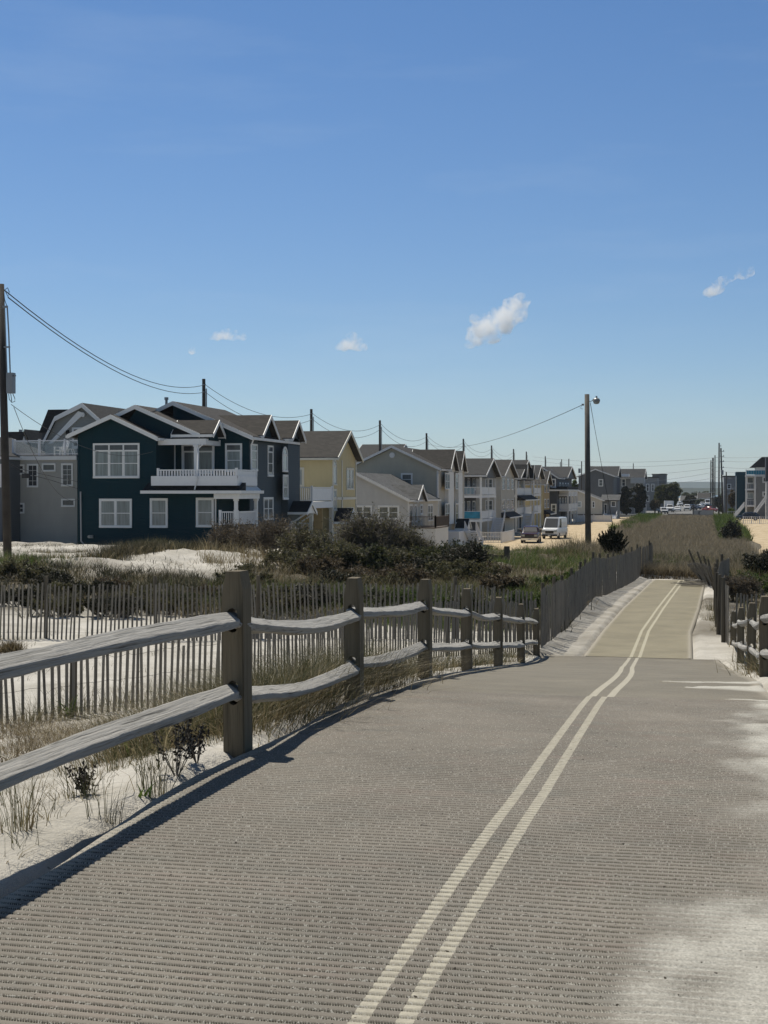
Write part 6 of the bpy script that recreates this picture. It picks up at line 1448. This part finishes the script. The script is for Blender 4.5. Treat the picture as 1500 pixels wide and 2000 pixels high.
# bright green band left of the path fence
def keepG(x, y): return (fbm(x*.3, y*.2, 95) > -.25)
X, Y = clumped(24000, -13, -3.7, 34, 72, 800, .25, 11, keepG); cover('green_bank_grass', 'bright green and straw grass on the bank left of the path fence', X, Y, .42, .02, .55, 'green_leaf', 12)
X, Y = clumped(8500, -14, -3.6, 32, 76, 600, .25, 13); cover('bank_straw', 'straw coloured grass mixed through the green bank', X, Y, .48, .018, .6, 'dry_grass', 14)
X, Y = clumped(12000, 1.3, 9, 22, 66, 320, .24, 15); cover('right_bank_grass', 'grass and straw on the bank right of the path', X, Y, .5, .022, .6, 'green_leaf', 16)
X, Y = clumped(6000, .9, 8, 18, 80, 200, .22, 17); cover('right_bank_straw', 'straw on the bank right of the path', X, Y, .55, .018, .55, 'dry_grass', 18)
# brown brush bed between the two streets
rng = np.random.default_rng(20); n = 85000; t = rng.uniform(0, 1, n)**1.6; Y = 59+t*(330-59); xl = np.interp(Y, [59, 68, 85, 100, 119, 180, 268, 330], [-3.2, -6.5, -8, -8.3, -9.4, -12.0, -14.6, -15])+rng.normal(0, .5, n); xr = np.interp(Y, [59, 75, 110, 330], [1.2, 4, 4.2, 5.2])+rng.normal(0, .2, n)
X = xl+rng.uniform(0, 1, n)*(xr-xl)
h = .9+.45*fbm(X*.12, Y*.05, 99); h = np.where(Y < 66, h*.62, h); Z = ground(X, Y)-.05
V, Q, T = blades(X, Y, Z, h*rng.uniform(.6, 1.1, n), np.interp(Y, [59, 330], [.022, .09])*rng.uniform(.7, 1.3, n), np.abs(rng.normal(.55, .3, n)), seg=2, rng=rng)
setp(npmesh('brown_brush', V, Q, 'brush_brown', None, T), 'brown feathery brush filling the bed between the two gravel streets', 'brush', kind='stuff')
for seed, X0, X1, Y0, Y1, n, mat, h, lb_, nm in [(21, -14.4, -9.8, 215, 325, 9000, 'green_leaf', 1.3, 'olive green brush along the left side of the brown bed', 'green_brush'), (22, 1.5, 5.2, 170, 320, 7000, 'green_leaf', 1.5, 'olive green brush at the far right corner of the bed', 'green_brush'), (23, -3.0, 1.0, 58.5, 66, 5000, 'russet_leaf', .5, 'low reddish green plants at the end of the mat', 'low_plants'), (24, -2.5, .8, 60, 70, 3500, 'green_leaf', .5, 'bright green weeds beyond the end of the mat', 'low_plants')]:
    r2 = np.random.default_rng(seed); X = r2.uniform(X0, X1, n); Y = r2.uniform(Y0, Y1, n); Z = ground(X, Y)-.05
    k3 = fbm(X*.2, Y*.06, seed) > -.2; X, Y, Z = X[k3], Y[k3], Z[k3]; n = len(X)
    V, Q, T = blades(X, Y, Z, h*r2.uniform(.5, 1.1, n), (.10 if Y0 > 100 else .03)*r2.uniform(.7, 1.3, n), np.abs(r2.normal(.4, .3, n)), seg=2, rng=r2)
    setp(npmesh(nm, V, Q, mat, None, T), lb_, 'brush', kind='stuff')
# tall reedy tufts near the lamp pole
for i, (px, py, Z, n, s_, h, lb_) in enumerate([(1128, 1090, 70, 260, .5, 1.25, 'tall reedy grass clump left of the street lamp pole'), (1108, 1098, 66, 160, .45, .95, 'reedy grass clump left of the tall one by the street lamp'), (1160, 1092, 70, 160, .4, .8, 'reedy grass tuft right at the foot of the street lamp pole'),
                                           (1075, 1105, 56, 60, .25, 1.1, 'few tall dark stalks below the maroon pickup'), (1010, 1110, 56, 120, .3, .5, 'spiky green tuft beside the short timber post'),
                                           (1468, 1085, 60, 260, .6, 1.2, 'tall straw grass against the right gravel street'), (1490, 1085, 58, 240, .4, 1.3, 'tall straw grass at the right edge of the view'), (1445, 1110, 55, 200, .5, .8, 'brown grass clump right of the blown over fence')]):
    p = P(px, py, Z); rt = tuft(lb_, p.x, p.y, n, h, s_, .25, .022, dry=.6, seed=400+i, name='reed_clump', cat_='reed clump')

# ---------------------------------------------------------------- shrubs and trees
def bush(name, label, px, py, Z, rx, ry, h, nleaf, leaf, lmat, twig=.5, seed=0, group=None, cat_='shrub', upright=.3, base=None, leafup=.3, clumps=26):
    """py is the foot line; rx, ry half widths in metres"""
    rng = np.random.default_rng(seed)
    if base is None: p = P(px, py, Z); x, y, z = p.x, p.y, gz(p.x, p.y)
    else: x, y, z = base
    rt = thing(name, label, cat_, (x, y, z), group=group)
    # branches from the ground to clump centres
    nb = clumps; a = rng.uniform(0, 2*np.pi, nb); rad = np.sqrt(rng.uniform(.02, 1, nb)); hh = rng.uniform(.35, .92, nb)*np.sqrt(np.maximum(.1, 1-.55*rad**2))
    C = np.stack([x+np.cos(a)*rad*rx*.82, y+np.sin(a)*rad*ry*.82, z+hh*h], 1)
    B = np.stack([x+np.cos(a)*rad*rx*.25, y+np.sin(a)*rad*ry*.25, np.full(nb, z-.1)], 1)
    M_ = (B+C)/2+np.stack([np.cos(a)*rx*.10, np.sin(a)*ry*.10, np.zeros(nb)], 1)
    r0 = .012+.016*h
    st = [sticks(B, M_, r0, r0*.7, rng), sticks(M_, C, r0*.7, r0*.4, rng)]
    nt_ = int(nb*22*(1+twig)); i = rng.integers(0, nb, nt_); s0 = M_[i]+(C[i]-M_[i])*rng.uniform(.1, 1, (nt_, 1))
    dv = rng.normal(0, 1, (nt_, 3)); dv[:, 2] = np.abs(dv[:, 2])*.8+upright; dv /= np.linalg.norm(dv, axis=1)[:, None]
    ln = (.16+.22*twig)*h*rng.uniform(.5, 1.3, (nt_, 1)); s1 = s0+dv*ln
    st.append(sticks(s0, s1, r0*.28, r0*.12, rng))
    # finer twigs at the rim
    n2 = int(nt_*2.2); j = rng.integers(0, nt_, n2); q0 = s0[j]+(s1[j]-s0[j])*rng.uniform(.4, 1, (n2, 1)); d2 = rng.normal(0, 1, (n2, 3)); d2[:, 2] += upright; d2 /= np.linalg.norm(d2, axis=1)[:, None]
    q1 = q0+d2*(.07+.1*twig)*h*rng.uniform(.5, 1.3, (n2, 1)); st.append(sticks(q0, q1, max(.0035, r0*.12), max(.002, r0*.07), rng))
    V, Q, T = cat(st); npmesh('branches', V, Q, 'twig_bark', rt, T)
    if nleaf:
        k4 = rng.integers(0, n2, nleaf); L0 = q0[k4]+(q1[k4]-q0[k4])*rng.uniform(0, 1.1, (nleaf, 1))+rng.normal(0, .02*h, (nleaf, 3))
        L0[:, 2] = np.maximum(L0[:, 2], z+.03)
        V, Q, T = leaves(L0, leaf, rng, leafup); npmesh('foliage', V, Q, lmat, rt, T)
    return rt
# big dark shrub mass between the dune and the cottages
SH = [('twiggy dark brown shrub in front of the teal house porch, left end', 462, 1090, 64, 1.3, 1.2, 1.75, 7000, .04, 'russet_leaf', 1.0),
      ('twiggy brown shrub hiding the base of the yellow house', 530, 1092, 63, 1.3, 1.2, 1.75, 7000, .04, 'russet_leaf', 1.0),
      ('dense dark shrub at the right end of the brown twiggy pair', 590, 1100, 61, 1.1, 1.1, 1.75, 9000, .045, 'dark_leaf', .6),
      ('dark green bush below the yellow house entry', 648, 1108, 58, 1.2, 1.2, 1.75, 11000, .045, 'dark_leaf', .5),
      ('tall wispy shrub with bare grey twigs in front of the grey cottage', 725, 1100, 60, 1.7, 1.3, 2.25, 8000, .045, 'dark_leaf', 1.1),
      ('second bare twigged shrub in front of the grey cottage windows', 790, 1105, 60, 1.4, 1.2, 1.9, 8000, .045, 'dark_leaf', 1.0),
      ('olive bush right of the bare twigged shrubs', 855, 1112, 58, 1.2, 1.1, 1.55, 11000, .05, 'tree_leaf', .5),
      ('black green bush beside the short timber post', 905, 1132, 54, 1.2, 1.1, 1.5, 12000, .045, 'juniper_leaf', .5),
      ('russet rounded bush low in front of the dark shrubs, centre', 780, 1155, 47, 1.2, .9, .95, 12000, .035, 'russet_leaf', .4),
      ('russet brown bush behind the third rail post', 700, 1150, 49, 1.0, .9, .95, 10000, .035, 'russet_leaf', .4),
      ('dark low bush behind the fourth rail post', 850, 1150, 48, 1.1, .9, .95, 10000, .035, 'dark_leaf', .4),
      ('brown low bush above the second rail post', 625, 1152, 50, 1.0, .9, .8, 9000, .035, 'russet_leaf', .5),
      ('dark scrub at the right end of the open sand', 560, 1128, 54, 1.1, .9, .7, 9000, .035, 'dark_leaf', .5),
      ('low dark scrub beside the open sand, left of the last', 500, 1130, 52, .9, .8, .5, 6000, .035, 'dark_leaf', .5),
      ('dark bush of the middle row, below the yellow house, left end', 600, 1138, 52, 1.1, .9, 1.35, 11000, .042, 'dark_leaf', .5),
      ('dark bush of the middle row under the grey cottage left windows', 655, 1140, 51, 1.1, .9, 1.5, 12000, .042, 'dark_leaf', .5),
      ('olive tinted bush of the middle row under the cottage windows', 712, 1138, 51, 1.1, .9, 1.5, 12000, .042, 'tree_leaf', .4),
      ('dark bush of the middle row below the bare twigged shrubs', 770, 1138, 52, 1.1, .9, 1.5, 12000, .042, 'dark_leaf', .5),
      ('green black bush of the middle row left of the cottage deck', 826, 1140, 51, 1.1, .9, 1.35, 12000, .042, 'juniper_leaf', .4),
      ('dark bush of the middle row just left of the black green one', 874, 1142, 50, 1.0, .9, 1.2, 12000, .042, 'dark_leaf', .4),
      ('dark bush at the foot of the black green one, nearer the posts', 935, 1150, 47, 1.0, .8, .95, 10000, .038, 'dark_leaf', .4),
      ('brown bush nearest the short timber post, low', 965, 1140, 48, .7, .6, .8, 7000, .036, 'russet_leaf', .5),
      ('small black bush between the two russet ones', 745, 1162, 44, .8, .6, .75, 9000, .034, 'dark_leaf', .4),
      ('black brown bush low above the second rail, left side', 655, 1162, 44, .9, .7, .75, 9000, .034, 'juniper_leaf', .4),
      ('dark mound of scrub at the edge of the open sand, left of the shrubs', 480, 1148, 43, 1.1, .8, .55, 9000, .032, 'dark_leaf', .5),
      ('dark scrub mound right behind the first post', 455, 1165, 38, .9, .7, .5, 9000, .03, 'dark_leaf', .4),
      ('dark scrub on the dune foot under the left lower teal window', 250, 1160, 37, .9, .6, .5, 9000, .03, 'dark_leaf', .4),
      ('dark scrub on the dune foot right of the conifer like one', 140, 1150, 40, .9, .6, .55, 9000, .03, 'dark_leaf', .4),
      ('dark scrub at the far left foot of the dune behind the leaning pickets', 45, 1160, 37, 1.0, .6, .5, 9000, .03, 'juniper_leaf', .4),
      ('olive scrub on the dune foot under the second lower teal window', 350, 1160, 37, .9, .6, .45, 8000, .03, 'tree_leaf', .4),
      ('black shrub close behind the far picket fence, right of the first post', 520, 1185, 35, 1.1, .7, .75, 11000, .028, 'dark_leaf', .4),
      ('black shrub close behind the far picket fence, left of the second post', 610, 1185, 35, 1.1, .7, .8, 11000, .028, 'juniper_leaf', .4),
      ('olive weeds close behind the far picket fence, right of the second post', 730, 1185, 34.5, 1.0, .7, .8, 11000, .028, 'tree_leaf', .4),
      ('yellow green weeds close behind the far picket fence by the third post', 810, 1180, 34.5, 1.0, .7, .8, 11000, .028, 'green_leaf', .3),
      ('olive weeds close behind the far picket fence by the fourth post', 900, 1180, 35, 1.1, .7, .7, 11000, .028, 'tree_leaf', .4),
      ('dark scrub close behind the far picket fence, centre left', 330, 1185, 35, 1.0, .7, .55, 10000, .028, 'dark_leaf', .4),
      ('dark scrub close behind the far picket fence, below the utility pole', 110, 1190, 34, .9, .6, .5, 9000, .028, 'dark_leaf', .4),
      ('dark scrub close behind the far picket fence under the teal house corner', 220, 1188, 34, .9, .6, .6, 9000, .028, 'juniper_leaf', .4),
      ('low leafy green plant on the bank just left of the path fence', 1090, 1120, 44, 1.0, 1.0, .55, 9000, .04, 'green_leaf', .3),
      ('bright leafy green plant on the bank nearer the street lamp', 1120, 1112, 52, 1.2, 1.0, .55, 9000, .045, 'green_leaf', .3),
      ('leafy green plant on the bank beside the last rail post', 1040, 1150, 38, .9, .9, .6, 9000, .035, 'green_leaf', .3),
      ('brown weeds on the bank below the short timber post', 985, 1150, 42, .9, .9, .6, 7000, .035, 'russet_leaf', .5),
      ('low green and brown bush just beyond the left end of the far mat', 1290, 1128, 60.5, 1.0, .7, .5, 6000, .035, 'green_leaf', .4),
      ('low rusty bush just beyond the middle of the far mat end', 1335, 1126, 60.5, .9, .7, .45, 6000, .035, 'russet_leaf', .4),
      ('dark shrub on the dune foot at the left edge', 20, 1130, 44, 1.0, .8, .65, 9000, .03, 'dark_leaf', .4),
      ('dark shrub on the dune foot below the left utility pole', 75, 1135, 43, .9, .8, .60, 9000, .03, 'dark_leaf', .4),
      ('dark conifer like shrub on the dune foot below the greige house', 105, 1132, 42, .6, .6, .75, 8000, .03, 'juniper_leaf', .4),
      ('dark shrub on the dune foot below the teal house corner', 190, 1145, 40, .8, .7, .6, 9000, .03, 'juniper_leaf', .4),
      ('brown shrub on the dune foot below the big teal window', 215, 1140, 41, .7, .6, .6, 7000, .03, 'russet_leaf', .4),
      ('low olive scrub left of the first post on the dune foot', 300, 1158, 38, 1.0, .7, .45, 9000, .03, 'dark_leaf', .4),
      ('brown scrub just left of the first post on the dune foot', 400, 1150, 40, .8, .7, .45, 7000, .03, 'russet_leaf', .4),
      ('scrub on the dune foot between first and second post', 560, 1165, 38, .9, .7, .5, 9000, .03, 'dark_leaf', .4),
      ('pale leaved bush by the short timber post', 945, 1115, 55, .7, .6, .8, 5000, .04, 'dry_grass', .6),
      ('black evergreen shrub right of the path by the right gravel street', 1487, 1105, 55, .8, .8, 1.15, 12000, .04, 'juniper_leaf', .3),
      ('olive shrub low on the bank right of the path', 1470, 1150, 46, 1.0, .9, .9, 10000, .035, 'green_leaf', .4),
      ('brown twiggy shrub at the right end of the path fence', 1440, 1165, 44, .6, .6, .9, 5000, .03, 'russet_leaf', .9),
      ('small dark bush at the right corner of the brown bed', 1426, 1058, 165, 1.4, 1.4, 2.3, 6000, .12, 'juniper_leaf', .4)]
for i, (lb_, px, py, Z, rx, ry, h, nl, lf, mt, tw) in enumerate(SH): bush('dune_shrub', lb_, px, py, Z, rx, ry, h*(.84 if 'middle row' in lb_ else .92 if Z > 56 and px < 900 and 'wispy' not in lb_ else 1), nl, lf, mt, tw, seed=500+i)
# red cedar like conifer right of the lamp pole, with many upward spires
def cedar(label, px, py, Z, w, h, seed):
    rng = np.random.default_rng(seed); p = P(px, py, Z); x, y, z = p.x, p.y, gz(p.x, p.y); rt = thing('cedar_shrub', label, 'shrub', (x, y, z))
    nsp = 85; a = rng.uniform(0, 2*np.pi, nsp); rr_ = rng.uniform(.05, 1, nsp)**.7; hh = h*(1-.38*rr_)*rng.uniform(.7, 1.2, nsp)
    tips = np.stack([x+np.cos(a)*rr_*w, y+np.sin(a)*rr_*w*.8, z+hh], 1); bs = np.stack([x+np.cos(a)*rr_*w*.2, y+np.sin(a)*rr_*w*.2, np.full(nsp, z+.05)], 1)
    V, Q, T = sticks(bs, tips, .03, .008, rng); npmesh('branches', V, Q, 'twig_bark', rt, T)
    n = 26000; i = rng.integers(0, nsp, n); t = rng.uniform(.12, 1.02, n)[:, None]; C = bs[i]+(tips[i]-bs[i])*t+rng.normal(0, 1, (n, 3))*np.array([.075, .075, .05])*w*(1.15-t)
    V, Q, T = leaves(C, .038, rng, 1.0); npmesh('foliage', V, Q, 'juniper_leaf', rt, T)
cedar('dark spiky cedar bush right of the street lamp pole', 1195, 1090, 66, .80, 1.35, 3)
# trees
def tree(name, label, px0, px1, ytop, Y, lmat, leaf=.3, n=9000, seed=0, shape=1.0, trunkh=.25):
    rng = np.random.default_rng(seed); x0, z1 = N(px0, ytop, Y); x1, _ = N(px1, ytop, Y); x = (x0+x1)/2; w = (x1-x0)/2; zb = 0; h = z1
    rt = thing(name, label, 'tree', (x, Y, zb))
    MB().tube([(x, Y, -.3), (x+.1, Y, h*.5), (x, Y, h*.85)], .22, 8, .06).build('trunk', 'pole_wood', rt)
    nc = 60; C = []
    while len(C) < nc:
        q = rng.uniform(-1, 1, 3)
        if np.dot(q, q) < 1 and rng.uniform() < .4+.6*np.dot(q, q): C.append(q)
    C = np.array(C); C = np.stack([x+C[:, 0]*w*.80, Y+C[:, 1]*w*.8, zb+h*(trunkh+(1-trunkh)*.5)+C[:, 2]*h*(1-trunkh)*.43], 1)
    V, Q, T = sticks(np.repeat([[x, Y, h*.3]], nc, 0), C, .08, .03, rng); npmesh('branches', V, Q, 'twig_bark', rt, T)
    i = rng.integers(0, nc, n); r_ = w*.34*rng.uniform(.6, 1.2, nc)[i]; d = rng.normal(0, 1, (n, 3)); d /= np.linalg.norm(d, axis=1)[:, None]; d *= (r_*rng.uniform(.3, 1.05, n)**.6)[:, None]; d[:, 2] *= .8
    L0 = C[i]+d; L0[:, 2] = np.maximum(L0[:, 2], .3)
    V, Q, T = leaves(L0, leaf, rng, .4); npmesh('crown', V, Q, lmat, rt, T)
tree('evergreen_tree', 'wide dark evergreen tree beyond the beige cottage', 1207, 1240, 944, 350, 'juniper_leaf', .22, 12000, 1, trunkh=.02)
tree('evergreen_tree', 'dark evergreen tree touching the wide one on its right side', 1232, 1264, 941, 353, 'juniper_leaf', .22, 12000, 2, trunkh=.02)
tree('round_tree', 'big rounded olive brown tree beside the avenue', 1288, 1332, 934, 430, 'tree_leaf', .28, 13000, 3, trunkh=.08)
tree('round_tree', 'smaller dark tree at the left of the big rounded one', 1276, 1300, 948, 425, 'tree_leaf', .28, 6000, 4)
tree('green_tree', 'light green tree showing between the slate blue house and the lamp pole', 1112, 1134, 934, 330, 'green_leaf', .25, 6000, 5)
tree('street_tree', 'dark street tree in the middle distance over the parked cars', 1338, 1360, 966, 480, 'juniper_leaf', .28, 6000, 6)
tree('street_tree', 'brown leaved tree right of the pole cluster', 1422, 1440, 955, 372, 'russet_leaf', .25, 5000, 7)
tree('street_tree', 'low green hedge like tree beside the avenue at the right', 1420, 1436, 992, 345, 'green_leaf', .2, 3000, 8, trunkh=.02)
tree('street_tree', 'bare reddish shrub like tree on the cross street left of the white suv', 1268, 1290, 975, 372, 'russet_leaf', .18, 2500, 9)
for a_ in [('dark tree behind the white pickup on the avenue', 1334, 1354, 971, 470, 'juniper_leaf', 41), ('dark tree behind the parked row, left of the poles', 1356, 1376, 974, 610, 'tree_leaf', 42), ('dark tree close behind the pole cluster', 1392, 1412, 968, 500, 'juniper_leaf', 43), ('dark hedge like tree at the avenue corner by the poles', 1404, 1420, 984, 400, 'tree_leaf', 44)]:
    tree('street_tree', a_[0], a_[1], a_[2], a_[3], a_[4], a_[5], .3, 5000, a_[6], trunkh=.03)
for i, (a, b, t, Y, lb_) in enumerate([(1300, 1322, 966, 600, 'hazy tree far up the avenue, left'), (1330, 1350, 962, 900, 'hazy tree far up the avenue, centre left'), (1346, 1372, 961, 820, 'hazy tree far up the avenue, centre'), (1366, 1392, 960, 950, 'hazy tree far up the avenue, centre right'), (1405, 1425, 956, 600, 'hazy tree far up the avenue behind the poles')]):
    tree('distant_tree', lb_, a, b, t, Y, 'tree_leaf', .5, 3000, 30+i, trunkh=.05)

# ---------------------------------------------------------------- clouds
def cloudmat(name, dens):
    m = bpy.data.materials.new(name); m.use_nodes = True; MATS[name] = m; nt = m.node_tree; nt.nodes.remove(nt.nodes['Principled BSDF'])
    pv = nd(nt, 'ShaderNodeVolumePrincipled'); pv.inputs['Color'].default_value = (.97, .97, .97, 1); pv.inputs['Anisotropy'].default_value = .55
    tc = nd(nt, 'ShaderNodeTexCoord')
    n = noise(nt, tc.outputs['Object'], .036, 8, .66, .4); n2 = noise(nt, tc.outputs['Object'], .011, 3, .5)
    ln = nd(nt, 'ShaderNodeVectorMath', operation='LENGTH')
    f = math_(nt, 'SUBTRACT', math_(nt, 'ADD', n, math_(nt, 'MULTIPLY', n2, .5)), .70)
    L(nt, math_(nt, 'MULTIPLY', math_(nt, 'MAXIMUM', f, 0.0), dens), pv.inputs['Density']); L(nt, pv.outputs[0], nt.nodes['Material Output'].inputs['Volume'])
    return m
cloudmat('cloud_vapour', .42)
def cloud(label, blobs, Z, seed):
    """blobs: (px, py, radius px) puffs at camera depth Z"""
    c = P(blobs[0][0], blobs[0][1], Z); bm = bmesh.new(); rng = random.Random(seed)
    for px, py, r in blobs:
        p = P(px, py, Z)-c; R = r/FPX*Z
        g_ = bmesh.ops.create_icosphere(bm, subdivisions=3, radius=1)
        for v in g_['verts']:
            d = v.co.copy(); f = 1+.5*mnoise.noise(d*1.8+Vector((px, py, seed)))+.25*mnoise.noise(d*4+Vector((py, px, seed)))
            v.co = Vector((d.x*R*f+p.x, d.y*R*f*.8+p.y, d.z*R*f*.9+p.z))
    me = bpy.data.meshes.new('cloud'); bm.to_mesh(me); bm.free()
    o = bpy.data.objects.new('cloud', me)
    md = o.modifiers.new('r', 'REMESH'); md.mode = 'VOXEL'; md.voxel_size = 4*Z/3000
    me.materials.append(MATS['cloud_vapour']); COL.objects.link(o); o.location = c
    setp(o, label, 'cloud')
cloud('largest white cloud, leaning up to the right above the street lamp pole', [(1000, 605, 30), (975, 622, 26), (985, 630, 24), (950, 640, 26), (932, 655, 24), (960, 655, 22), (920, 668, 14), (925, 622, 11), (1015, 592, 22)], 3400, 1)
cloud('long small cloud near the right edge of the sky', [(1400, 562, 17), (1385, 570, 12), (1412, 550, 14), (1430, 541, 10), (1450, 535, 14), (1465, 530, 11)], 3600, 2)
cloud('small dome shaped cloud in the middle of the sky', [(688, 668, 18), (672, 674, 13), (702, 674, 15), (660, 678, 8), (690, 658, 12), (712, 680, 8)], 3400, 3)
cloud('small flat cloud above the teal house', [(443, 652, 14), (425, 655, 12), (460, 654, 12), (474, 658, 9), (412, 658, 8)], 3400, 4)
cloud('tiny wisp of cloud just below the flat one', [(376, 685, 9)], 3400, 5)

# ---------------------------------------------------------------- air
if HAZE:
    m = bpy.data.materials.new('sea_air'); m.use_nodes = True; MATS['sea_air'] = m; nt = m.node_tree; nt.nodes.remove(nt.nodes['Principled BSDF'])
    pv = nd(nt, 'ShaderNodeVolumePrincipled'); pv.inputs['Color'].default_value = (.80, .90, 1, 1); pv.inputs['Density'].default_value = HAZE; pv.inputs['Anisotropy'].default_value = .3
    L(nt, pv.outputs[0], nt.nodes['Material Output'].inputs['Volume'])
    hz = MB().box(-12100, 12100, -100, 12100, -2, 75).build('haze', 'sea_air'); setp(hz, kind='stuff')
